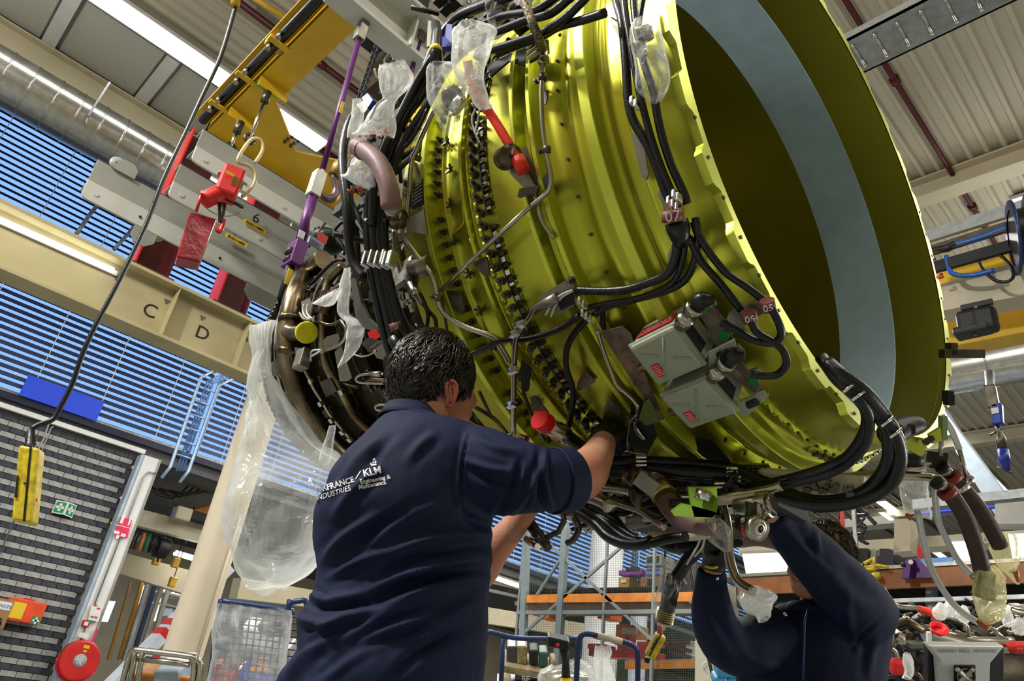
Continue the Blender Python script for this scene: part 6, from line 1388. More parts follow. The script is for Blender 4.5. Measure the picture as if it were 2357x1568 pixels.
FOLD = [(880, 1010, 800, 1090, 16, .007), (905, 1000, 850, 1075, 14, -.005), (1000, 1000, 940, 1060, 16, .006), (880, 1075, 770, 1190, 16, .008), (860, 1190, 745, 1290, 16, .010), (930, 1180, 800, 1280, 18, -.009), (1020, 1160, 860, 1240, 16, .006),
        (1120, 1230, 900, 1270, 13, .011), (900, 1270, 760, 1330, 13, .009), (1125, 1255, 860, 1330, 16, -.010), (1120, 1290, 880, 1350, 14, .009), (1100, 1300, 780, 1430, 18, -.012), (1120, 1330, 860, 1410, 12, .010), (860, 1400, 700, 1480, 18, .014), (1060, 1350, 760, 1500, 16, .010), (720, 1372, 760, 1392, 12, .010),
        (720, 1395, 840, 1380, 14, -.016), (690, 1425, 780, 1430, 14, .012), (1000, 1420, 760, 1540, 20, .010), (980, 1440, 720, 1560, 16, -.010), (1110, 1380, 960, 1480, 18, .008), (1090, 1440, 900, 1560, 18, -.008), (800, 1450, 660, 1560, 20, .014), (740, 1130, 790, 1060, 12, -.005),
        (1080, 1000, 1064, 1180, 5, -.006), (1075, 1000, 1058, 1180, 6, .004), (1070, 1060, 1180, 1085, 12, .007), (1080, 1080, 1200, 1120, 14, -.007), (1240, 1030, 1255, 1180, 9, -.006), (1258, 1032, 1272, 1178, 8, .008), (1180, 1180, 1250, 1060, 12, .008), (1140, 1190, 1200, 1060, 12, -.008), (1220, 1165, 1240, 1080, 10, .006), (1060, 1180, 1130, 1210, 14, -.010), (1100, 1010, 1200, 1040, 12, .005)]
folds(me, [(a, b_, c, d_, w_ * .72, h_ * 1.35) for a, b_, c, d_, w_, h_ in FOLD], .004, 7.)
shirt = mesh_obj('shirt', me, NAVY, m1, base1 + V((0, 0, 1.2)))
# collar band and rolled cuff
cl_ = MB(); cc = at(950, 955, 1.80)
loft(cl_, [(at(948, 942, 1.84), CRH * .066, CFH * .062), (at(946, 955, 1.82), CRH * .072, CFH * .066), (at(944, 972, 1.80), CRH * .082, CFH * .075)], 32, False); cl_.build('collar', NAVY, m1, thick=.004)
cf = MB(); rr = limb([(1272, 1106, 1.66, .0735), (1292, 1105, 1.675, .0725), (1308, 1102, 1.69, .0715)], 4); loft(cf, rr, 32, False); cf.build('rolled_cuff', NAVY, m1, thick=.006)
# trousers
tr = MB()
loft(tr, [(V((-1.45, 1.05, z)), CRH * a_, CFH * c_) for z, a_, c_ in ((.98, .165, .13), (.90, .18, .14), (.80, .175, .13))], 24)
for sg in (-1, 1):
    c0 = V((-1.45, 1.05, 0)) + CRH * sg * .09
    loft(tr, [(c0 + V((0, 0, z)), CRH * r_, CFH * r_ * 1.05) for z, r_ in ((.86, .098), (.6, .085), (.45, .074), (.2, .068), (.06, .072))], 18)
me = remesh(tr, .014, 3); folds(me, [], .004, 8.); mesh_obj('trousers', me, NAVY, m1, base1 + V((0, 0, .5)))
for sg in (-1, 1):
    c0 = V((-1.45, 1.05, 0)) + CRH * sg * .09; loft(MB(), []) if False else None
    b = MB(); b.tube([c0 + V((-.01, -.05, .05)), c0 + V((0, .03, .055)), c0 + V((.03, .14, .04)), c0 + V((.05, .21, .032))], [.045, .052, .045, .030], 14, sub=3); b.build('work_shoe', BLACK, m1)
# black glove
gl = MB(); gc = at(1412, 1000, 2.08)
loft(gl, limb([(1386, 1020, 1.97, .040), (1396, 1004, 2.02, .038), (1410, 996, 2.08, .043), (1424, 1004, 2.12, .040)], 4), 18)
fd = (at(1440, 1030, 2.14) - at(1415, 1000, 2.09)).normalized(); fingers(gl, at(1422, 1006, 2.12), fd, (CF * .8 - CU * .4).normalized(), (-CR * .4 - CU * .9), L=.085, r=.0115, curl=.45, spread=.021)
gl.tube([at(1400, 1010, 2.03), at(1408, 1030, 2.04), at(1420, 1044, 2.06)], [.016, .014, .010], 10, sub=3)
me = remesh(gl, .005, 2); folds(me, [], .0015, 40); mesh_obj('black_glove', me, BLACK, m1, gc)
# printed lettering on the back, laid on the shirt surface
def on_surface(ob_me_obj, px, py):
    dg = bpy.context.evaluated_depsgraph_get(); o = ob_me_obj; org = CAM - o_world(o); d = rw(px, py).normalized()
    ok, loc, nrm, idx = o.ray_cast(org, d)
    return (loc + o_world(o), nrm) if ok else (at(px, py, 1.6), -CF)
def o_world(o): return WP[o]
bpy.context.view_layer.update()
def wrap_text(txt, size_px, x0, y0, ang, squash=1.0, bold=False, shear=0.):
    cu = bpy.data.curves.new('t', 'FONT'); cu.body = txt; cu.size = size_px; cu.resolution_u = 2; cu.align_x = 'LEFT'; cu.shear = shear
    if bold: cu.offset = size_px * .022
    t = bpy.data.objects.new('t', cu); COL.objects.link(t); dg = bpy.context.evaluated_depsgraph_get(); dg.update(); me = bpy.data.meshes.new_from_object(t.evaluated_get(dg)); bpy.data.objects.remove(t)
    bm = bmesh.new(); bm.from_mesh(me); bmesh.ops.triangulate(bm, faces=bm.faces); bmesh.ops.subdivide_edges(bm, edges=[e for e in bm.edges if e.calc_length() > size_px * .35], cuts=2, use_grid_fill=False); bm.to_mesh(me); bm.free()
    ca, sa = math.cos(ang), math.sin(ang); nv = []
    for v in me.vertices:
        x, y = v.co.x * squash, v.co.y; px = x0 + x * ca + y * sa * 1.0; py = y0 + x * sa * 1 - y * ca
        loc, nrm = on_surface(shirt, px, py); nv.append(loc + nrm * .0022)
    me.vertices.foreach_set('co', np.array([tuple(p) for p in nv]).ravel()); me.update(); return me
for nm, args in (('lettering', ('AIRFRANCE', 19, 730, 1137, -.30, .92, True)), ('lettering', ('INDUSTRIES', 17, 729, 1154, -.30, .92, False, .25)), ('lettering', ('KLM', 22, 838, 1098, -.22, 1.0, True)),
                 ('lettering', ('Engineering &', 14.5, 830, 1114, -.16, .88, True)), ('lettering', ('Maintenance', 14.5, 826, 1126, -.16, .88, True))):
    me = wrap_text(*args); mesh_obj(nm, me, INKW, shirt, WP[shirt])
def patch_px(pts, nm='emblem'):
    P_ = []; 
    for p in pts: loc, nrm = on_surface(shirt, *p); P_.append(loc + nrm * .0022)
    me = bpy.data.meshes.new(nm); me.from_pydata([tuple(p) for p in P_], [], [tuple(range(len(P_)))]); return mesh_obj(nm, me, INKW, shirt, WP[shirt])
patch_px([(818, 1105), (822, 1103), (833, 1084), (829, 1086)])
for q in ([(855, 1071), (868, 1068), (868, 1072), (855, 1075)], [(854, 1066), (857, 1069), (854, 1072), (851, 1069)], [(860, 1063), (863, 1066), (860, 1069), (857, 1066)], [(866, 1062), (869, 1065), (866, 1068), (863, 1065)], [(860, 1056), (863, 1056), (863, 1062), (860, 1062)], [(858, 1058), (865, 1057), (865, 1059), (858, 1060)]): patch_px(q)
# ------------------------------------------------------------------ man 2
base2 = V((-1.12, 2.62, 0))
m2 = thing('person', 'man in dark navy workwear at the lower right, face half hidden behind his raised sleeve', 'person', base2)
body = MB()
body.sph(at(1888, 1288, 2.58), (.088, .096, .112), 22, 16); body.sph(at(1858, 1330, 2.54), (.06, .065, .075), 18, 12); body.sph(at(1845, 1352, 2.52), (.036, .036, .03), 14, 10); body.sph(at(1848, 1362, 2.52), (.03, .03, .022), 14, 10)
loft(body, limb([(1822, 1300, 2.49, .008), (1817, 1317, 2.47, .014), (1822, 1322, 2.48, .008)]), 10)
loft(body, limb([(1838, 1340, 2.485, .006), (1826, 1336, 2.475, .009), (1818, 1333, 2.48, .004)]), 10)
loft(body, limb([(1890, 1440, 2.56, .065), (1880, 1400, 2.56, .055), (1880, 1360, 2.57, .055)]))
loft(body, tor([(1405, 1800, 1405, 1990, 2.58, .10), (1470, 1750, 1470, 2020, 2.57, .12), (1568, 1745, 1568, 2020, 2.52, .12), (1700, 1760, 1700, 2010, 2.45, .12)], 3))
for sg in (-1, 1):
    c0 = V((-1.10, 2.50, .9)) + CRH * sg * .09; body.tube([c0, c0 + V((0, 0, -.42)), c0 + V((0, 0, -.84))], [.085, .06, .045], 14, sub=3)
loft(body, limb([(1985, 1425, 2.5, .07), (1930, 1345, 2.4, .06), (1855, 1270, 2.32, .05), (1795, 1205, 2.26, .036), (1768, 1175, 2.22, .028)]))
loft(body, limb([(1760, 1460, 2.5, .07), (1690, 1490, 2.45, .055), (1650, 1460, 2.4, .05), (1640, 1380, 2.36, .04), (1642, 1310, 2.34, .03), (1648, 1285, 2.33, .03)]))
pmc = at(1760, 1162, 2.2); body.sph(pmc, (.036, .036, .042), 14, 10); fingers(body, pmc + CU * .02 - CR * .02, (-CR * .7 + CU * .5).normalized(), (CF * .6 + CU * .5).normalized(), -CU - CR * .3, L=.085, r=.0095, curl=.5, spread=.020); body.tube([pmc, pmc + CU * .04 + CR * .02, pmc + CU * .07], [.013, .011, .009], 8)
me = remesh(body, .0095, 3); mesh_obj('body', me, SKIN, m2, base2 + V((0, 0, 1)))
# eyes and brow of the upturned face
for px, py in ((1836, 1296), (1858, 1290)): MB().sph(at(px, py, 2.485), (.011, .011, .008), 10, 8).build('eye', PAPERW, m2)
MB().tube([at(1826, 1288, 2.48), at(1846, 1282, 2.47), at(1866, 1280, 2.48)], [.003, .005, .003], 8).build('eyebrow', HAIR2, m2)
MB().sph(at(1905, 1315, 2.50), (.008, .018, .028), 12, 8, rot_to(CU, CR)).build('ear', SKIN, m2)
hc = at(1897, 1280, 2.60); hb_ = MB(); hb_.sph(hc, (.100, .104, .118), 30, 22); cv = [V(v) for v in hb_.v]
kp = []
for f in hb_.f:
    c = sum((cv[i] for i in f), V((0, 0, 0))) / len(f); dr = (c - hc)
    if not (dr.dot(-CR) > .02 and dr.dot(-CF) > -.04 and dr.z < .07) and dr.z > -.075: kp.append(f)
hb_.f = kp; hb_.sm = [True] * len(kp); hb_.mi = [0] * len(kp); hb_.build('hair', HAIR2, m2, thick=.004)
lk = MB(); cnt = 0
while cnt < 900:
    u = rh.uniform(-.5, 1); a = rh.uniform(0, 6.283); s_ = math.sqrt(1 - u * u); dr = V((s_ * math.cos(a), s_ * math.sin(a), u))
    p = hc + V((dr.x * .10, dr.y * .104, dr.z * .118))
    if (dr.dot(-CR) > .25 and dr.z < .55): continue
    cnt += 1; t_ = (V((0, 0, -1)) + CR * .5); t_ = (t_ - dr * t_.dot(dr)).normalized(); l = rh.uniform(.02, .03); lk.tube([p - dr * .003, p + dr * .010 + t_ * l * .3, p + dr * .012 + t_ * l], [.0022, .002, .0004], 4, cap=False)
lk.build('hair_locks', mat('hair_lock_brown', (.12, .07, .03), .5, 0, .3, 40), m2, kind='stuff', recalc=False)
ja = MB()
loft(ja, tor([(1392, 1790, 1380, 1990, 2.60, .09), (1410, 1770, 1400, 2030, 2.59, .13), (1450, 1735, 1440, 2047, 2.58, .155), (1500, 1705, 1500, 2044, 2.56, .165), (1568, 1700, 1560, 2036, 2.53, .17), (1660, 1710, 1660, 2030, 2.48, .17)], 4), 30)
loft(ja, limb([(1990, 1420, 2.52, .115), (1955, 1372, 2.44, .105), (1905, 1318, 2.37, .090), (1850, 1258, 2.32, .078), (1805, 1208, 2.28, .062), (1776, 1176, 2.24, .046)], 4), 24)
loft(ja, limb([(1790, 1455, 2.54, .11), (1730, 1490, 2.48, .098), (1672, 1480, 2.43, .085), (1645, 1430, 2.40, .074), (1637, 1370, 2.37, .060), (1638, 1312, 2.35, .044)], 4), 24)
me = remesh(ja, .0095, 3)
folds(me, [(1800, 1200, 1900, 1300, 9, .007), (1830, 1200, 1930, 1320, 9, -.007), (1880, 1215, 1890, 1290, 8, .008), (1900, 1300, 1990, 1400, 14, .008), (1930, 1290, 2020, 1380, 12, -.007), (1950, 1350, 1975, 1500, 10, .006), (2035, 1420, 1960, 1500, 5, -.006), (2020, 1470, 2000, 1560, 10, .008), (1660, 1360, 1690, 1450, 10, .007), (1640, 1400, 1700, 1500, 12, -.008), (1700, 1500, 1800, 1540, 12, .008), (1860, 1420, 1840, 1560, 6, -.006), (1810, 1330, 1870, 1400, 10, .006), (1620, 1320, 1665, 1330, 7, .006)], .004, 8., 3)
jk = mesh_obj('jacket', me, NAVY, m2, base2 + V((0, 0, 1.2)))
loft_c = MB(); loft(loft_c, [(at(1868, 1392, 2.54), CRH * .075, CFH * .07), (at(1866, 1402, 2.54), CRH * .085, CFH * .08), (at(1864, 1418, 2.54), CRH * .10, CFH * .095)], 24, False); loft_c.build('collar', NAVY, m2, thick=.004)
MB().tube([at(1860, 1405, 2.40), at(1852, 1430, 2.385), at(1850, 1500, 2.365), at(1848, 1580, 2.34)], .004, 6).build('zip', mat('navy_bright', (.02, .04, .18), .5), m2)
MB().sph(at(1808, 1415, 2.42), .007, 8, 6).build('button', CLIP, m2); MB().sph(at(1651, 1332, 2.30), .006, 8, 6).build('button', CLIP, m2)
gl = MB(); loft(gl, limb([(1641, 1312, 2.34, .040), (1643, 1298, 2.34, .038), (1648, 1278, 2.33, .042), (1652, 1262, 2.32, .044)], 4), 18)
fingers(gl, at(1648, 1262, 2.31), (CU * .8 - CR * .5).normalized(), (CR * .9 + CU * .3).normalized(), -CR - CF * .3, L=.09, r=.0115, curl=.45, spread=.022); gl.tube([at(1655, 1285, 2.30), at(1668, 1268, 2.28), at(1668, 1252, 2.27)], [.016, .014, .010], 10, sub=3)
me = remesh(gl, .0055, 2); mesh_obj('black_glove', me, BLACK, m2, at(1650, 1270, 2.33)); MB().tube([at(1622, 1303, 2.33), at(1642, 1307, 2.292), at(1662, 1300, 2.33)], .005, 8, sub=3).build('yellow_cuff_edge', YELP, m2)
tr = MB(); loft(tr, [(V((-1.10, 2.50, z)), CRH * a_, CFH * c_) for z, a_, c_ in ((1.0, .165, .13), (.90, .18, .14), (.80, .175, .13))], 24)
for sg in (-1, 1):
    c0 = V((-1.10, 2.50, 0)) + CRH * sg * .09; loft(tr, [(c0 + V((0, 0, z)), CRH * r_, CFH * r_ * 1.05) for z, r_ in ((.86, .098), (.6, .085), (.45, .074), (.2, .068), (.06, .072))], 18)
me = remesh(tr, .014, 3); mesh_obj('trousers', me, NAVY, m2, base2 + V((0, 0, .5)))
for sg in (-1, 1):
    c0 = V((-1.10, 2.50, 0)) + CRH * sg * .09; MB().tube([c0 + V((.01, .05, .05)), c0 + V((0, -.03, .055)), c0 + V((-.03, -.14, .04)), c0 + V((-.05, -.21, .032))], [.045, .052, .045, .030], 14, sub=3).build('work_shoe', BLACK, m2)
# ================================================================== BACKGROUND: LEFT AISLE
XA = -17.5
def A_(x, y, X=XA): return ax(x, y, X)
def bar_px(b, p, q, X=None, Y=None, w_=.1, h_=.1, up=(0, 0, 1)):
    f = (lambda a: ax(a[0], a[1], X)) if X is not None else (lambda a: ay(a[0], a[1], Y)); return b.beam(f(p), f(q), w_, h_, up)
AISLE = mat('aisle_cream', (.50, .44, .30), .5, 0, .06, 2)
b = MB(); poly_px(b, [(300, 1166), (520, 1222), (515, 1262), (295, 1204)], X=-15.6, th=.25); one('aisle_beam', b, CREAM, 'upper cream crane beam seen through the opening right of the white post', 'beam')
b = MB(); poly_px(b, [(270, 1268), (500, 1330), (480, 1385), (262, 1316)], X=-17, th=.25); one('aisle_beam', b, AISLE, 'lower cream crane beam behind the hanging yellow pendants', 'beam')
b = MB(); poly_px(b, [(1100, 1394), (1360, 1438), (1356, 1470), (1096, 1432)], X=W0 + .6, th=.3); one('aisle_beam', b, CREAM, 'cream beam receding behind the mesh rack to the right of the man', 'beam')
b = MB(); poly_px(b, [(556, 1330), (740, 1362), (735, 1400), (545, 1378)], X=-12, th=.3); one('aisle_beam', b, AISLE, 'cream beam stub between the round column and the man', 'beam')
t = thing('tube_lamp', 'small lit tube lamp under the aisle ceiling left of the round column', 'lamp', A_(430, 1282, -16.5)); MB().cyl(A_(402, 1272, -16.5), A_(462, 1290, -16.5), .06).build('tube', LIT, t); MB().beam(A_(402, 1268, -16.5), A_(462, 1286, -16.5), .08, .05).build('housing', GREYP, t)
t = thing('tube_lamp', 'lit tube lamp in the gap just right of the man, left of the mesh rack', 'lamp', ax(1165, 1340, -13.8)); MB().cyl(ax(1135, 1328, -13.8), ax(1199, 1350, -13.8), .06).build('tube', LIT, t); MB().beam(ax(1133, 1322, -13.8), ax(1199, 1344, -13.8), .1, .05).build('housing', GREYP, t)
for k in range(3):
    b = MB(); b.beam(ax(1120, 1318 + 20 * k, -15), ax(1300, 1358 + 20 * k, -15), .1, .08); one('aisle_pipe', b, GALVD if k != 1 else CREAM, ('uppermost', 'middle', 'lowest')[k] + ' pipe run under the aisle ceiling right of the man', 'pipe')
for k in range(5):
    b = MB(); b.tube([A_(322 + k * 22, 1115 + 5 * k, -16), A_(395 + k * 18, 1150 - 4 * k, -16), A_(455 + k * 10, 1092 + 10 * k, -16)], .025, 6, sub=3)
    one('roof_pipe', b, STEELD, 'dark bent service pipe under the aisle ceiling, ' + ('first', 'second', 'third', 'fourth', 'fifth')[k] + ' from the white post', 'pipe', 'service pipes under the aisle ceiling')
b = MB(); poly_px(b, [(438, 1176), (500, 1158), (498, 1200), (470, 1196)], X=-16, th=.2); one('crane_cover', b, ORANGE, 'orange crane cover high in the aisle behind the round column', 'cover')
t = thing('motor_box', 'cream box on top of the upper aisle beam', 'box', A_(418, 1196, -15.4)); MB().box(A_(418, 1184, -15.4), .3, .32, .26).build('housing', CREAM, t, bev=.03); MB().box(A_(456, 1192, -15.4), .25, .8, .2).build('motor', DARKM, t, bev=.03)
# hanging tools row
for k in range(8):
    px = 312 + k * 11; b = MB(); p = A_(px, 1222 + k * 2.5, -15.8); b.cyl(p, p - V((0, 0, .35)), .035, seg=8); one('hanging_tool', b, (BLACK, STEELD, ORANGE, mat('tool_green', (.02, .2, .08), .5))[k % 4], ('black', 'dark steel', 'orange', 'green')[k % 4] + ' tool hanging under the upper aisle beam, ' + ('first', 'second', 'third', 'fourth', 'fifth', 'sixth', 'seventh', 'eighth')[k] + ' from the white post', 'tool', 'tools hanging in the aisle')
t = thing('hose_drum', 'black drum hanging in the aisle between beams', 'drum', A_(373, 1265, -15.8)); MB().lathe([(-.12, 0), (-.12, .2), (.12, .2), (.12, 0)], A_(372, 1262, -15.8), (0, 1, 0), 20).build('drum', BLACK, t, bev=.02); MB().cyl(A_(366, 1276, -15.8), A_(362, 1294, -15.8), .02).build('chain', BLACK, t)
for px, py, nm in ((360, 1290, 'left'), (404, 1296, 'middle'), (397, 1340, 'lower')):
    t = thing('aisle_pendant', 'small yellow pendant hanging in the aisle, the %s one of three' % nm, 'controller', A_(px, py + 8, -16.3)); MB().box(A_(px, py, -16.3), .12, .14, .2).build('housing', YEL, t, bev=.02); MB().cyl(A_(px, py, -16.3) + V((0, 0, .1)), A_(px, py, -16.3) + V((0, 0, 1.2)), .01, seg=6).build('cable', BLACK, t)
# orange boards and racks at the back of the aisle
for k, (x0, x1) in enumerate(((262, 300), (286, 330))):
    b = MB(); poly_px(b, [(x0 + 40, 1338), (x1 + 3, 1340), (x1 - 44, 1515), (x0 - 14, 1520)], X=-18.5 + .3 * k, th=.1); one('orange_board', b, mat('amber_board', (.60, .30, .03), .5, 0, .12, 4), ('left' if k == 0 else 'right') + ' tall amber board leaning in the aisle behind the white post', 'board')
for k, (x0, x1, y0, y1, X) in enumerate(((232, 262, 1382, 1432, -17), (318, 330, 1345, 1440, -19), (360, 372, 1355, 1430, -19))):
    b = MB(); poly_px(b, [(x0 + 8, y0), (x1 + 4, y0 + 3), (x1 - 14, y1), (x0 - 10, y1 - 2)], X=X, th=.04); one('daylight_window', b, LITP, ('wide', 'narrow', 'slim')[k] + ' bright window at the back of the aisle' + ('', ' behind the amber boards', ' near the diagonal brace')[k], 'window')
for k in range(4):
    b = MB(); bar_px(b, (344 + k * 16, 1330 + 4 * k), (286 + k * 17, 1520), X=-18, w_=.08, h_=.08, up=(1, 0, 0)); one('rack_post', b, (GALVD, NAVYT, GALV, GREYP)[k], ('grey', 'navy', 'bright steel', 'light grey')[k] + ' upright of the aisle racking right of the amber boards', 'post')
for k in range(12):
    px = 372 + (k % 6) * 11; py = 1352 + (k // 6) * 26; b = MB(); p = A_(px, py, -18.6); b.tube([p, p + V((0, 0, .13)), p + V((0, 0, .15)), p + V((0, 0, .24))], [.055, .055, .03, .03], 10)
    one('bottle', b, (WHITE, BLACK, WHITE, mat('magenta', (.5, .02, .3), .4))[(k * 7) % 4] if k < 6 else WHITE, 'small bottle on the aisle rack, %s from left in the %s row' % (('first', 'second', 'third', 'fourth', 'fifth', 'sixth')[k % 6], 'upper' if k < 6 else 'lower'), 'bottle', 'bottles on the aisle rack')
for z, py in ((0, 1362), (1, 1388)):
    b = MB(); bar_px(b, (355, py), (450, py + 22), X=-18.7, w_=.5, h_=.04); one('rack_shelf', b, GALVD, ('upper', 'lower')[z] + ' grey shelf holding bottles in the aisle', 'shelf')
b = MB(); poly_px(b, [(378, 1400), (398, 1402), (394, 1420), (372, 1418)], X=-18.4, th=.3); one('grey_crate', b, mat('crate_blue_grey', (.35, .42, .5), .5), 'pale blue-grey crate on the aisle rack below the bottles', 'crate')
for k, (pp, m_) in enumerate((([(400, 1462), (440, 1470), (436, 1484), (396, 1476)], RED), ([(348, 1508), (440, 1512), (436, 1524), (346, 1520)], RED), ([(398, 1440), (445, 1448), (438, 1462), (392, 1455)], ORANGE))):
    b = MB(); poly_px(b, pp, X=-17.5 + .2 * k, th=.2); one('rack_beam', b, m_, ('upper red rack beam under the diagonal brace', 'lower red rack beam above the steel trolley', 'orange rack beam under the diagonal brace')[k], 'beam')
# ------------------------------------------------------------------ steel trolley and wrapped roll cage (bottom left)
def frame_px(t, segs, d_, r_, m_, nm='tube'):
    for s_ in segs: MB().tube([at(p[0], p[1], d_ + (p[2] if len(p) > 2 else 0)) for p in s_], r_, 8, sub=3 if len(s_) > 2 else 0).build(nm, m_, t)
t = thing('steel_trolley', 'tubular steel trolley with boxes at the bottom left below the diagonal brace', 'trolley', at(360, 1600, 6.2) * 1.0)
frame_px(t, [[(278, 1590), (298, 1510), (308, 1498), (325, 1498), (440, 1512), (448, 1522), (442, 1590)], [(312, 1500), (296, 1590)], [(438, 1515), (462, 1528), (452, 1590)], [(318, 1516), (436, 1530)], [(330, 1500), (312, 1590)]], 6.2, .026, STEEL)
frame_px(t, [[(318, 1556), (440, 1566)], [(312, 1552), (300, 1590)]], 6.3, .03, ORANGE, 'shelf_edge')
MB().frame(at(400, 1550, 6.4), CR, CU, CF, .22, .16, .3).build('grey_box', mat('crate_blue_grey', (.35, .42, .5), .5), t, bev=.02); MB().frame(at(350, 1552, 6.5), CR, CU, CF, .2, .12, .3).build('brown_box', CARD, t, bev=.01); MB().frame(at(415, 1518, 6.5), CR, CU, CF, .24, .05, .2).build('white_roll', WHITE, t, bev=.02)
t = thing('roll_cage', 'roll cage full of parts wrapped in stretch film behind the man at lower left', 'roll cage', at(590, 1600, 5.0))
for k in range(12): frame_px(t, [[(503 + k * 15, 1392 + k * 1.6), (478 + k * 15, 1590)]], 5.0, .006, NAVYT, 'mesh_wire')
for k in range(12): frame_px(t, [[(500 - 2 * k, 1402 + k * 15), (690 - 2 * k, 1422 + k * 15)]], 5.0, .005, NAVYT, 'mesh_wire')
frame_px(t, [[(480, 1590), (505, 1400), (514, 1386), (530, 1386), (660, 1405), (672, 1412)], [(648, 1590), (664, 1400), (672, 1388), (690, 1384), (706, 1392), (700, 1500)]], 4.95, .02, NAVYT)
for k, (px, py, sx, sy, m_) in enumerate(((540, 1440, .22, .10, STEELD), (600, 1460, .2, .16, WHITE), (560, 1500, .2, .1, BRKT), (630, 1440, .18, .12, STEELD), (530, 1545, .2, .12, RED), (590, 1555, .2, .14, BLUEP), (650, 1510, .16, .2, GREYP), (520, 1480, .12, .16, NAVYT), (620, 1530, .24, .05, ORANGE))):
    MB().frame(at(px, py, 5.3), (CR + CU * random.uniform(-.3, .3)).normalized(), CU, CF, sx, sy, .2).build('part_inside', m_, t, bev=.02)
bag('wrap', [(508, 1388, 668, 1408, 4.9, .04), (498, 1420, 668, 1430, 4.88, .06), (492, 1470, 662, 1480, 4.86, .06), (484, 1530, 654, 1540, 4.86, .06), (476, 1590, 648, 1590, 4.86, .06)], SHEET, '', seed=31, crump=.03, nscl=4, seg=40, parent=t)
# ================================================================== BACKGROUND: CENTRE RACK
Y0 = 8.0
RK = mat('rack_grey_green', (.25, .30, .31), .45, .3, .08, 6)
F8 = lambda x, y, Y=Y0: ay(x, y, Y)
t = thing('storage_rack', 'tall grey storage rack with orange shelf beams and a wire mesh back under the engine', 'rack', F8(1400, 1600))
for p, q in (((1213, 1215), (1200, 1600)), ((1303, 1205), (1279, 1600))): MB().beam(F8(*p), F8(*q), .10, .08, (0, 1, 0)).build('upright', RK, t)
for p, q in (((1400, 1215), (1380, 1600)), ((1508, 1240), (1498, 1600)), ((1209, 1210), (1188, 1470))): MB().beam(F8(*p), F8(*q), .035, .035, (0, 1, 0)).build('mesh_post', RK, t)
for p, q in (((1208, 1456), (1440, 1250)), ((1262, 1250), (1500, 1472)), ((1236, 1370), (1292, 1284))): MB().beam(F8(*p), F8(*q), .04, .03, (0, 1, 0)).build('diagonal_brace', RK, t)
MB().beam(F8(1190, 1411), F8(1602, 1408), .05, .05, (0, 1, 0)).build('horizontal_rail', RK, t)
MB().beam(F8(1205, 1379), F8(1602, 1374), .03, .11, (0, 0, 1)).build('shelf_beam', ORANGE, t); MB().beam(F8(1440, 1531, 8.2), F8(1602, 1528, 8.2), .03, .10, (0, 0, 1)).build('shelf_beam', ORANGE, t)
MB().beam(F8(1230, 1402, 8.8), F8(1602, 1398, 8.8), .9, .06, (0, 0, 1)).build('shelf_deck', mat('pink_brown_deck', (.34, .17, .10), .7), t)
MB().beam(F8(1210, 1372, 8.5), F8(1602, 1366, 8.5), .8, .02, (0, 0, 1)).build('shelf_deck', DARKM, t)
b = MB()
for k in range(100):
    px = 1210 + 4 * k; b.beam(F8(px, 1215, 8.05), F8(px - (1600 - px) * .035, 1600, 8.05), .0026, .0026, (0, 1, 0))
for k in range(95):
    py = 1215 + 4 * k; b.beam(F8(1195, py, 8.05), F8(1602, py - 3, 8.05), .0026, .0026, (0, 0, 1))
b.build('wire_mesh', mat('mesh_wire', (.10, .14, .12), .5, .3), t, kind='stuff')
def bx_px(b, cx, cy, w_, h_, Y=8.4, dp=.3): 
    a = ay(cx - w_ / 2, cy, Y); c = ay(cx + w_ / 2, cy, Y); u_ = ay(cx, cy - h_ / 2, Y); l_ = ay(cx, cy + h_ / 2, Y); return b.box((a + c) / 2 + V((0, dp / 2, 0)), abs(c.x - a.x), dp, abs(u_.z - l_.z))
def pbox(nm, cx, cy, w_, h_, m_, label, cat, Y=8.4, dp=.3, bev=.01, group=None, extra=()):
    t = thing(nm, label, cat, ay(cx, cy + h_ / 2, Y), group); bx_px(MB(), cx, cy, w_, h_, Y, dp).build('body', m_, t, bev=bev)
    for (x, y, ww, hh, mm, n_) in extra: bx_px(MB(), x, y, ww, hh, Y - .012, .02).build(n_, mm, t)
    return t
pbox('instrument', 1504, 1290, 36, 26, GREYP, 'grey electronic instrument with a dark screen on top of the mesh rack', 'instrument', extra=((1502, 1288, 26, 13, DARKM, 'screen'),))
pbox('instrument', 1504, 1318, 36, 22, GREYP, 'lower grey instrument with blue stripes on the mesh rack', 'instrument', extra=((1503, 1311, 28, 4, BLUEP, 'stripe'), (1503, 1323, 28, 4, BLUEP, 'stripe')))
pbox('parts_bin', 1435, 1345, 24, 32, mat('amber_bin', (.62, .30, .05), .5), 'amber case with a white label on the mesh rack, left of the brown crate', 'case', extra=((1435, 1338, 12, 8, PAPERW, 'label'),))
pbox('parts_bin', 1497, 1344, 46, 32, CARD, 'brown crate with a dark opening on the mesh rack under the instruments', 'crate', extra=((1497, 1340, 14, 14, DARKM, 'opening'), (1480, 1350, 10, 8, ORANGE, 'tag')))
pbox('purple_case', 1450, 1318, 52, 12, mat('magenta_case', (.30, .05, .42), .5), 'purple case lying on the boxes of the mesh rack', 'case', extra=((1455, 1310, 30, 8, BLACK, 'black_parts'),))
pbox('valve_part', 1288, 1364, 34, 8, mat('olive_part', (.30, .30, .05), .5, .3), 'small olive part lying on the orange shelf of the mesh rack', 'part', bev=.004)
for k, (px, w_) in enumerate(((1228, 22), (1252, 20), (1268, 16), (1390, 30))):
    pbox('orange_crate', px, 1404 + (k % 2) * 10, w_, 20, mat('crate_orange', (.75, .16, .02), .5), ('first', 'second', 'third', 'fourth')[k] + ' orange crate from the left behind the mesh below the shelf', 'crate', Y=9.3, group='orange crates behind the mesh')
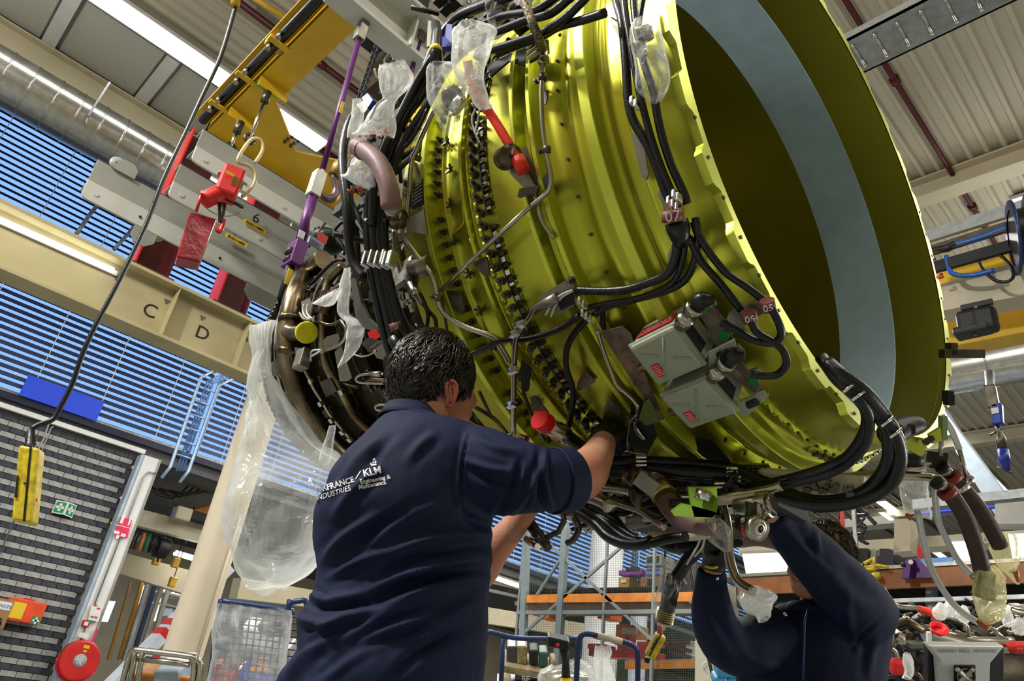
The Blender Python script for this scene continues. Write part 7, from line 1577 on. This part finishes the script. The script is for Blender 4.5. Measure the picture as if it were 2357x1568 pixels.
t = pbox('cabinet_sign', 1441, 1452, 48, 28, mat('amber_cabinet', (.75, .30, .02), .5), 'orange cabinet with a white notice low in the mesh rack', 'cabinet', Y=9.0, extra=((1447, 1453, 34, 14, PAPERW, 'notice'),))
t = thing('lifting_fixture', 'bright red lifting fixture on the lower shelf of the mesh rack', 'fixture', F8(1430, 1514, 8.5))
for px, py, w_, h_ in ((1430, 1505, 152, 18), (1385, 1466, 40, 10), (1372, 1488, 40, 12), (1430, 1478, 18, 40), (1480, 1488, 30, 22), (1500, 1470, 12, 30)): bx_px(MB(), px, py, w_, h_, 8.5, .25).build('frame_part', RED, t, bev=.01)
b = MB(); bar_px(b, (1395, 1470), (1470, 1500), Y=8.5, w_=.05, h_=.05); b.build('arm', RED, t)
t = thing('red_jack', 'dark red jack frame at the right end of the mesh rack', 'jack', F8(1560, 1520, 8.5)); 
for p, q in (((1520, 1478), (1590, 1500)), ((1545, 1480), (1586, 1480)), ((1540, 1500), (1590, 1515))): bar_px(MB(), p, q, Y=8.5, w_=.05, h_=.05).build('bar', MAROON, t)
pbox('white_canister', 1588, 1500, 20, 50, PAPERW, 'white leaning canister beside the dark red jack', 'canister', Y=8.7)
pbox('white_canister', 1580, 1516, 16, 20, mat('pale_blue', (.4, .5, .7), .5), 'pale blue container below the white canister', 'canister', Y=8.6)
for (x0, x1, m_, lb) in ((1364, 1425, WHITE, 'broad white column behind the mesh rack'), (1462, 1492, mat('col_blue_white', (.50, .56, .62), .4), 'slim pale column low behind the mesh rack')):
    Yc = 14.0; a = ay((x0 + x1) / 2, 1300, Yc); r_ = abs(ay(x1, 1300, Yc).x - ay(x0, 1300, Yc).x) / 2
    t = thing('column', lb, 'column', (a.x, Yc, 0)); hgt = 6.2 if x0 < 1400 else ay(1477, 1415, Yc).z
    MB().lathe([(0, r_), (hgt, r_)], (a.x, Yc, 0), (0, 0, 1), 28).build('shaft', m_, t); MB().lathe([(0, 0), (0, r_ * 1.3), (.05, r_ * 1.3), (.05, r_)], (a.x, Yc, 0), (0, 0, 1), 28).build('foot', GREYP, t)
# beige column in front of rack's right end
t = thing('column', 'plain beige square column between the mesh rack and the man at right', 'column', ay(1622, 1600, 7.6)); xa = ay(1601, 1450, 7.6).x; xb = ay(1668, 1450, 7.6).x
MB().bx(xa, xb, 7.6, 7.9, 0, 2.62).build('shaft', mat('beige_grey', (.46, .44, .34), .5, 0, .05, 2), t); MB().bx(xa - .05, xb + .05, 7.55, 7.95, 0, .85).build('plinth', mat('beige_grey', (.46, .44, .34), .5), t)
MB().tube([ay(1640 + 22 * math.cos(a), 1535 + 14 * math.sin(a), 7.55) for a in [2.6 + k * .35 for k in range(14)]], .01, 6).build('pale_hose', CORD, t)
one('black_cable', MB().tube([ay(1578, 1240, 5), ay(1605, 1400, 5), ay(1632, 1520, 5), ay(1650, 1600, 5)], .012, 8, sub=3), BLACKR, 'thin black cable hanging down in front of the beige column', 'cable')
# reddish dark cabinet behind
b = MB(); poly_px(b, [(1540, 1292), (1602, 1292), (1602, 1362), (1535, 1366)], Y=8.9, th=.3); one('dark_cabinet', b, mat('wine_dark', (.07, .012, .02), .5, 0, .3, 20), 'dark wine-red cabinet on the rack left of the beige column', 'cabinet')
# blue tube trolleys and things in front
t = thing('blue_trolley', 'blue tubular trolley frame in front of the mesh rack with a rounded corner', 'trolley', at(1400, 1620, 4.6))
frame_px(t, [[(1326, 1600), (1329, 1510), (1333, 1474), (1343, 1461), (1360, 1461), (1400, 1469), (1440, 1480), (1460, 1490), (1468, 1510), (1467, 1600)]], 4.6, .018, NAVYT)
MB().tube([at(1376, 1463.5, 4.58), at(1432, 1477, 4.58)], .019, 8).build('worn_patch', mat('worn_cream', (.5, .46, .3), .5), t)
t = thing('blue_trolley', 'second blue tubular trolley rail, lower and further left behind the black lamp', 'trolley', at(1200, 1620, 5.2))
frame_px(t, [[(1116, 1480), (1120, 1460), (1130, 1456), (1180, 1468), (1240, 1471), (1330, 1470)], [(1158, 1468), (1152, 1600)]], 5.2, .018, NAVYT)
t = thing('tool_cart', 'dark tool cart with two cluttered shelves in front of the mesh rack', 'cart', at(1215, 1620, 5.6))
GM = mat('grimy_cream', (.36, .30, .17), .7, 0, .35, 14, col2=(.12, .08, .04))
for py in (1526, 1568): MB().beam(at(1158, py - 6, 5.6), at(1278, py + 16, 5.6), .3, .05, CU).build('shelf', GM, t)
for k, (px, py, ww, hh, m_) in enumerate(((1178, 1500, 24, 40, mat('dark_bottle', (.06, .06, .05), .4)), (1201, 1500, 24, 42, mat('oil_can', (.35, .28, .12), .4, 0, .3, 30)), (1228, 1505, 20, 34, DARKM), (1250, 1510, 20, 34, mat('green_box', (.03, .10, .08), .5)), (1272, 1524, 14, 26, GM))):
    MB().frame(at(px, py, 5.6), CR, CU, CF, ww / FPX * 5.6, hh / FPX * 5.6, .15).build('container', m_, t, bev=.015)
for px, py in ((1196, 1552), (1218, 1556)): MB().frame(at(px, py, 5.6), CR, CU, CF, .07, .07, .1).build('small_can', GM, t, bev=.015)
MB().frame(at(1220, 1590, 5.5), CR, CU, CF, .5, .12, .3).build('lower_body', NAVYT, t)
text_mesh('lettering', 'BE', .06, at(1210, 1564, 5.3), CR, CU, INKW, t)
t = thing('work_lamp', 'black work light head on a stand in front of the tool cart', 'lamp', at(1297, 1600, 4.2))
MB().frame(at(1285, 1476, 4.2), (CR * .96 - CU * .22).normalized(), CU, CF, .13, .055, .1).build('head', BLACK, t, bev=.012); MB().tube([at(1298, 1490, 4.2), at(1302, 1520, 4.2), at(1303, 1600, 4.2)], [.03, .02, .034], 10).build('stand', BLACK, t)
MB().sph(at(1283, 1485, 4.14), .012, 8, 6).build('red_knob', RED, t); MB().cyl(at(1303, 1566, 4.15), at(1303, 1570, 4.15), .036).build('yellow_ring', PAPERY, t)
bag('wrapped_part', [(1270, 1532, 1330, 1520, 4.9, .05), (1245, 1545, 1358, 1535, 4.9, .08), (1238, 1560, 1368, 1560, 4.9, .1), (1238, 1590, 1370, 1590, 4.9, .1)], SHEET, 'shiny steel part wrapped in clear film on the trolley under the engine', 'wrapped part', seed=33, crump=.03, nscl=8,
    content=lambda t: MB().tube([at(1250, 1575, 4.95), at(1300, 1565, 4.95), at(1350, 1572, 4.95)], .07, 18).build('steel_part', STEEL, t))
bag('foam_tray', [(1372, 1488, 1406, 1486, 4.5, .02), (1366, 1505, 1408, 1502, 4.5, .025), (1366, 1525, 1404, 1524, 4.5, .02), (1368, 1545, 1412, 1545, 4.5, .025), (1370, 1590, 1425, 1590, 4.5, .03)], BAGW, 'ribbed white packing tray standing on the blue trolley', 'packing tray', seed=34, crump=.012)
t = thing('crane_pendant', 'small yellow pendant control with a pink cable end right of the hanging filter bag', 'controller', at(1497, 1512, 3.6))
d_ = (at(1522, 1462, 3.6) - at(1494, 1514, 3.6)).normalized(); X_ = d_.cross(CF).normalized()
MB().frame(at(1508, 1486, 3.6), X_, CF, d_, .052, .05, .125).build('housing', YELP, t, bev=.01); MB().frame(at(1508, 1486, 3.572), X_, CF, d_, .006, .004, .12).build('seam', BLACK, t)
for k in (-1, 0, 1): MB().sph(at(1506 + k * 5, 1484 - k * 9, 3.57), .007, 8, 6).build('button', BLACK, t)
MB().tube([at(1519, 1464, 3.6), at(1520, 1450, 3.6), at(1519, 1438, 3.6)], [.012, .016, .014], 10).build('pink_sleeve', mat('pink_sleeve', (.50, .12, .14), .5), t); MB().tube([at(1492, 1514, 3.6), at(1488, 1524, 3.6)], .014, 8).build('end_plug', BLACK, t)
MB().tube([at(1519, 1440, 3.6), at(1530, 1300, 3.6), at(1545, 1000, 3.7)], .006, 6).build('cable', BLACKR, t)
# pale blue machine at the bottom
LB = mat('light_blue_machine', (.08, .38, .70), .4, .1, .06)
t = thing('blue_machine', 'light blue machine part between the two columns at the bottom edge beside the man', 'machine', at(1670, 1600, 4.5))
for px, py, sx, sy in ((1672, 1540, .14, .07), (1692, 1520, .05, .10), (1655, 1562, .08, .06), (1690, 1570, .12, .1)): MB().frame(at(px, py, 4.5), CR, CU, CF, sx, sy, .12).build('casting', LB, t, bev=.02)
MB().cyl(at(1664, 1516, 4.45), at(1690, 1510, 4.45), .012).build('shaft', STEEL, t)
for k in range(5): MB().sph(at(1712, 1510 + k * 13, 4.5), .016, 8, 6).build('chain_roller', STEELD, t)
# ================================================================== BACKGROUND: RIGHT
R7 = lambda x, y, Y=7.0: ay(x, y, Y)
b = MB(); poly_px(b, [(1700, 1250), (1960, 1246), (2420, 1216), (2420, 1242), (1960, 1270), (1700, 1276)], Y=10.5, th=.3); one('cross_beam', b, CREAM, 'cream horizontal beam behind the second man and the brown hoses', 'beam')
b = MB(); poly_px(b, [(2058, 1196), (2095, 1194), (2095, 1268), (2058, 1271)], Y=10.2, th=.3); one('beam_joint', b, CREAM, 'square cream beam joint above the purple stand', 'beam')
b = MB(); poly_px(b, [(1590, 1224), (2058, 1186), (2058, 1204), (1590, 1246)], Y=13, th=.3); one('cross_beam', b, GREYP, 'far grey beam with cables above the second man', 'beam')
b = MB(); poly_px(b, [(2100, 1150), (2420, 1118), (2420, 1138), (2100, 1172)], Y=14, th=.3); one('cross_beam', b, GALVD, 'far galvanised beam behind the brown hoses', 'beam')
b = MB(); poly_px(b, [(2100, 1180), (2420, 1152), (2420, 1156), (2100, 1184)], Y=13.8, th=.1); one('blue_line', b, BLUEP, 'thin blue line along the far beam behind the brown hoses', 'pipe')
for k, (x0, x1, y0, y1, lb) in enumerate(((1708, 1822, 1274, 1334, 'big bright lit panel in front of the second man’s face'), (2187, 2262, 1246, 1304, 'large glaring lit panel behind the oily bags'), (2320, 2420, 1228, 1294, 'glaring lit panel at the right edge'))):
    t = thing('light_panel', lb, 'lamp', R7((x0 + x1) / 2, y1, 7.4)); b = MB(); poly_px(b, [(x0, y0), (x1, y0 - 4), (x1, y1 - 4), (x0 + 12, y1)], Y=7.4, th=.03); b.build('diffuser', LITP, t)
    b = MB(); poly_px(b, [(x0 - 4, y0 - 5), (x1 + 3, y0 - 9), (x1 + 3, y0 - 3), (x0 - 4, y0 + 1)], Y=7.38, th=.08); b.build('frame', GREYP, t)
for (x, y, lb) in ((2152, 1272, 'slanting bright ceiling light above the purple stand'), (2040, 1190, 'bright ceiling light right of the second man above the hanging cables'), (2100, 1224, 'small round bright light beside the beam joint')):
    b = MB(); w_ = 26 if y > 1230 else 18; w_ = 6 if x == 2100 else w_; poly_px(b, [(x - w_, y - w_ * .55), (x - w_ * .3, y - w_ * .6), (x + w_, y + w_ * .35), (x + w_ * .3, y + w_ * .4)], Y=12, th=.03); one('ceiling_light', b, LITP, lb, 'lamp')
# window bay far right behind
for k in range(3):
    pass
t = thing('storage_rack', 'long orange-fronted rack behind the second man and the spare engine', 'rack', R7(2200, 1600, 7.2))
MB().beam(R7(1700, 1352, 7.2), R7(2430, 1316, 7.2), .04, .16, (0, 0, 1)).build('shelf_beam', mat('dark_orange', (.28, .09, .015), .5, 0, .15, 8), t); MB().beam(R7(1700, 1346, 7.6), R7(2430, 1312, 7.6), .8, .03, (0, 0, 1)).build('shelf_deck', BRKT, t)
MB().beam(R7(1700, 1376, 7.7), R7(2430, 1352, 7.7), .1, .22, (0, 0, 1)).build('dark_back', DARKM, t); MB().beam(R7(2040, 1384, 6.6), R7(2430, 1372, 6.6), .03, .03, (0, 0, 1)).build('rail', GALVD, t)
b = MB(); poly_px(b, [(2040, 1386), (2430, 1374), (2430, 1470), (2040, 1480)], Y=7.9, th=.05); b.build('mesh_back', DARKM, t)
for px in (1985, 2145): MB().beam(R7(px, 1345, 7.6), R7(px, 1600, 7.6), .08, .08, (0, 1, 0)).build('upright', RK, t)
PUR = mat('deep_purple', (.06, .01, .11), .4, .2, .1)
t = thing('purple_stand', 'dark purple steel stand on the orange rack right of the second man', 'stand', R7(2112, 1330, 7.1))
b = MB(); poly_px(b, [(2084, 1288), (2113, 1283), (2152, 1330), (2074, 1330)], Y=7.1, th=.03); b.build('gusset_plate', PUR, t); b = MB(); poly_px(b, [(2084, 1288), (2098, 1285), (2092, 1330), (2074, 1330)], Y=7.0, th=.1); b.build('side_plate', PUR, t)
MB().cyl(R7(2096, 1294, 6.98), R7(2096, 1294, 7.05), .02).build('hole', PAPERW, t); MB().cyl(R7(2075, 1301, 7), R7(2084, 1300, 7), .02).build('bolt', DARKM, t)
pbox('blue_crate', 2158, 1299, 76, 30, mat('crate_blue', (.10, .28, .66), .5, 0, .1, 8), 'blue crate row on the orange rack behind the purple stand', 'crate', Y=7.7, extra=((2190, 1306, 40, 14, mat('pale_blue', (.4, .5, .7), .5), 'lid'),))
pbox('yellow_part', 2186, 1302, 18, 6, YELP, 'small yellow part lying on the blue crates', 'part', Y=7.3, bev=.004); pbox('cardboard_box', 2222, 1312, 16, 16, CARD, 'small brown carton right of the blue crates', 'box', Y=7.3)
t = thing('yellow_stand', 'yellow bracket stand on the rack right beside the second man', 'stand', R7(2000, 1332, 7.1))
for pts, r_ in (([(1975, 1298), (1976, 1318)], .04), ([(1990, 1298), (2010, 1286), (2012, 1310), (1990, 1312)], .02), ([(1990, 1306), (2020, 1302), (2045, 1306)], .015), ([(2014, 1320), (2018, 1332)], .04)): MB().tube([R7(p[0], p[1], 7.1) for p in pts], r_, 8).build('arm', YELP, t)
for x, m_, w_, lb in ((1989, BLACK, .12, 'dark post rising from the rack at the yellow stand'), (2014, GREYP, .05, 'slanted grey bar standing on the rack'), (2040, BLACK, .09, 'black perforated post on the rack left of the purple stand')):
    one('rack_upright', MB().beam(R7(x, 1266, 7.3), R7(x - (9 if m_ is GREYP else -1), 1335, 7.3), w_, w_, (0, 1, 0)), m_, lb, 'post')
one('red_rod', MB().beam(R7(2118, 1258, 9), R7(2120, 1285, 9), .05, .05, (0, 1, 0)), RED, 'short red rod hanging above the purple stand', 'rod'); one('red_rod', MB().beam(R7(1937, 1170, 9), R7(1942, 1240, 9), .04, .04, (0, 1, 0)), RED, 'thin red rod above the second man’s head', 'rod')
for k in range(4):
    r_ = random.Random(k); pts = [R7(1958 + k * 5, 1160 + k * 3, 8.5)]
    for q in range(6): pts.append(R7(1958 + r_.uniform(0, 42), 1178 + q * 15 + r_.uniform(-6, 6), 8.5))
    one('hanging_cable', MB().tube(pts, .014, 6, sub=4), BLACKR, ('first', 'second', 'third', 'fourth')[k] + ' black cable from the left in the tangle above the second man', 'cable', 'cables tangled above the second man')
one('cable_loop', MB().tube([R7(1902, 1168, 9), R7(1900, 1190, 9), R7(1908, 1208, 9), R7(1922, 1208, 9), R7(1932, 1190, 9), R7(1928, 1168, 9)], .01, 6, sub=4), BLACKR, 'thin black cable loop hanging above the second man’s hair', 'cable')
for k in range(4): one('hanging_strut', MB().beam(R7(1850 + k * 44, 1172, 9.5), R7(1895 + k * 40, 1206, 9.5), .05, .05), DARKM, ('first', 'second', 'third', 'fourth')[k] + ' dark slanting strut from the left under the far beam above the second man', 'strut', 'struts above the second man')
for (px, lb) in ((1963, 'slotted steel hanger bar beside the cable tangle'),): one('hanger_bar', MB().beam(R7(px, 1150, 8.4), R7(px + 8, 1262, 8.4), .04, .03, (0, 1, 0)), GALVD, lb, 'bracket')
b = MB(); poly_px(b, [(2290, 1160), (2420, 1148), (2420, 1205), (2290, 1206)], Y=11, th=.3); one('white_hood', b, mat('pale_hood', (.55, .56, .56), .5, 0, .1, 3), 'pale blurred hood above the beam at the right edge', 'hood')
# ---- spare engine at the lower right
t = thing('spare_engine', 'second dismantled engine full of dark pipes at the lower right behind the monitor', 'jet engine', at(2220, 1600, 4.2))
MB().tube([at(2060, 1560, 4.5), at(2180, 1520, 4.4), at(2400, 1510, 4.4)], [.26, .30, .30], 28).build('core_case', CORE, t)
S_ = lambda x, y, d=4.0: at(x, y, d)
for pts, r_, m_, nm in (([(2130, 1456), (2180, 1470), (2240, 1484), (2330, 1485)], .045, STEEL, 'exhaust_duct'), ([(2040, 1392), (2052, 1400), (2052, 1420), (2046, 1440), (2044, 1480)], .035, STEEL, 'elbow_duct'), ([(2032, 1355), (2045, 1375), (2062, 1395), (2110, 1400), (2140, 1408)], .015, STEEL, 'pipe'),
                        ([(2115, 1402), (2135, 1408), (2152, 1417)], .02, REDH, 'red_hose'), ([(2060, 1440), (2085, 1430), (2110, 1442), (2125, 1452)], .018, TITAN, 'pipe'), ([(2060, 1460), (2072, 1468), (2074, 1480)], .03, STEEL, 'elbow_pipe'), ([(2200, 1425), (2225, 1440), (2232, 1465), (2252, 1472)], .012, STEEL, 'pipe'),
                        ([(2180, 1420), (2215, 1432), (2222, 1452)], .012, STEEL, 'pipe'), ([(2133, 1490), (2136, 1520), (2128, 1530)], .012, STEEL, 'pipe'), ([(2050, 1490), (2062, 1500), (2066, 1520), (2052, 1535)], .012, STEEL, 'pipe'), ([(2320, 1400), (2345, 1408), (2380, 1408)], .02, STEEL, 'pipe'), ([(2095, 1560), (2110, 1548), (2125, 1568)], .01, TITAN, 'wire')):
    MB().tube([S_(*p) for p in pts], r_, 12, sub=4).build(nm, m_, t)
MB().lathe([(-.01, 0), (-.01, .03), (.02, .048), (.024, .045), (0, .03)], S_(2160, 1452, 3.9), (CU + CF * -.5), 24).build('red_cap', REDCAP, t); 
b = MB()
for k in range(4): b.tube([S_(2332 + k * 7, 1482, 3.9), S_(2336 + k * 7, 1500, 3.9)], [.032, .028], 14)
b.build('red_coupling', RED, t); MB().frame(S_(2064, 1534, 4.0), CR, CU, CF, .07, .09, .06).build('red_block', RED, t, bev=.02)
MB().frame(S_(2108, 1484, 4.0), CR, CU, CF, .09, .03, .05).build('green_box', mat('olive_drab', (.10, .12, .07), .5), t, bev=.006); MB().frame(S_(2138, 1470, 3.9), CR, CU, CF, .02, .07, .02).build('white_tag', PAPERW, t)
rng2 = random.Random(9); c1, c2, c3, c4_ = MB(), MB(), MB(), MB()
for i in range(210):
    px = rng2.uniform(2040, 2400); py = rng2.uniform(1398, 1575); d_ = 4.25 + rng2.uniform(-.15, .2); p = at(px, py, d_); tg = (c1, c1, c2, c3)[rng2.randrange(4)]
    if rng2.random() < .75: tg.tube([p, p + CR * rng2.uniform(-.08, .08) + CU * rng2.uniform(-.05, .05), p + CR * rng2.uniform(-.16, .16) + CU * rng2.uniform(-.08, .08)], rng2.uniform(.005, .016), 6, sub=3)
    else: tg.frame(p, CR, CU, CF, rng2.uniform(.02, .07), rng2.uniform(.02, .06), .04)
c1.build('dark_fittings', DARKM, t, kind='stuff'); c2.build('steel_fittings', STEEL, t, kind='stuff'); c3.build('bronze_fittings', STEELD, t, kind='stuff')
for k, (px, py, w_) in enumerate(((2165, 1405, 18), (2185, 1400, 14), (2220, 1412, 16), (2320, 1420, 14), (2345, 1440, 16), (2090, 1540, 15))):
    bag('engine_bag', [(px - 3, py - 18, px + 3, py - 18, 3.95, .02), (px - w_ * .8, py - 2, px + w_ * .7, py - 4, 3.95, .05), (px - w_, py + 12, px + w_, py + 14, 3.95, .05), (px - w_ * .6, py + 22, px + w_ * .5, py + 24, 3.95, .02)] if k != 5 else [(2080, 1505, 2092, 1503, 3.9, .02), (2078, 1525, 2100, 1520, 3.9, .04), (2082, 1545, 2104, 1545, 3.9, .05), (2075, 1560, 2095, 1562, 3.9, .03)], BAGW,
        ('first', 'second', 'third', 'fourth', 'fifth')[k] + ' plastic bag from the left on top of the spare engine' if k < 5 else 'plastic bag hanging low on the spare engine beside the red block', seed=40 + k, crump=.02, nscl=9, seg=18, sub=4)
# ---- monitor seen from behind
t = thing('monitor', 'back of a silver-white computer monitor at the bottom right corner', 'monitor', at(2235, 1600, 2.9))
MW = mat('monitor_silver', (.60, .61, .60), .35, .1, .04); M_ = lambda x, y, d=2.9: at(x, y, d)
def slab(nm, pts, d_, th, m_, bev=.006): 
    ps = [at(p[0], p[1], d_) for p in pts]; k = len(ps); b = MB(); b.add(ps + [p + CF * th for p in ps], [tuple(range(k)), tuple(range(2 * k - 1, k - 1, -1))] + [(i, i + k, (i + 1) % k + k, (i + 1) % k) for i in range(k)]); return b.build(nm, m_, t, bev=bev)
slab('rear_shell', [(2137, 1487), (2313, 1489), (2313, 1600), (2137, 1600)], 2.93, .04, BLACK)
slab('cover', [(2137, 1487), (2313, 1489), (2280, 1528), (2278, 1600), (2168, 1600), (2163, 1521)], 2.88, .05, MW)
slab('mount_recess', [(2197, 1532), (2247, 1532), (2247, 1600), (2197, 1600)], 2.875, .01, DARKM)
MB().lathe([(-.01, 0), (-.01, .03), (.0, .034), (.01, .034)], M_(2222, 1558, 2.86), -CF, 28).build('hinge', STEEL, t)
for sx in (-1, 1):
    for sy in (-1, 1): MB().beam(M_(2222, 1558, 2.865), M_(2222 + sx * 20, 1558 + sy * 18, 2.865), .014, .012).build('hinge_arm', MW, t)
text_mesh('lettering', 'DELL', .022, M_(2222, 1499, 2.878), CR, CU, mat('pale_print', (.42, .42, .42), .5), t, ext=.0006)
vb_ = MB()
for k in range(34): vb_.beam(M_(2160 + k * 4, 1495, 2.878), M_(2160 + k * 4, 1503, 2.878), .0018, .001) if not 2203 < 2160 + k * 4 < 2241 else None
vb_.build('vent_slots', mat('slot_grey', (.35, .35, .35), .6), t, kind='stuff')
for k in range(9):
    MB().beam(M_(2146 + k * .6, 1512 + k * 9, 2.925), M_(2160, 1512 + k * 9 + 4, 2.925), .003, .002).build('side_rib', BLACKR, t)
# unseen fill lights added to brighten the aisle, mesh rack and rear of the hall
for (x, y, z, p_) in ((-17, 7, 4.3, 120), (-17, 13, 4.3, 120), (-18, 20, 4.3, 120), (-6, 12, 9.4, 500), (-7.5, 5.6, 5.5, 220), (2, 20, 9.4, 700), (-8, 24, 9.4, 700)):
    area('hall_fill_light', (x, y, z), 2.5, .5, p_)
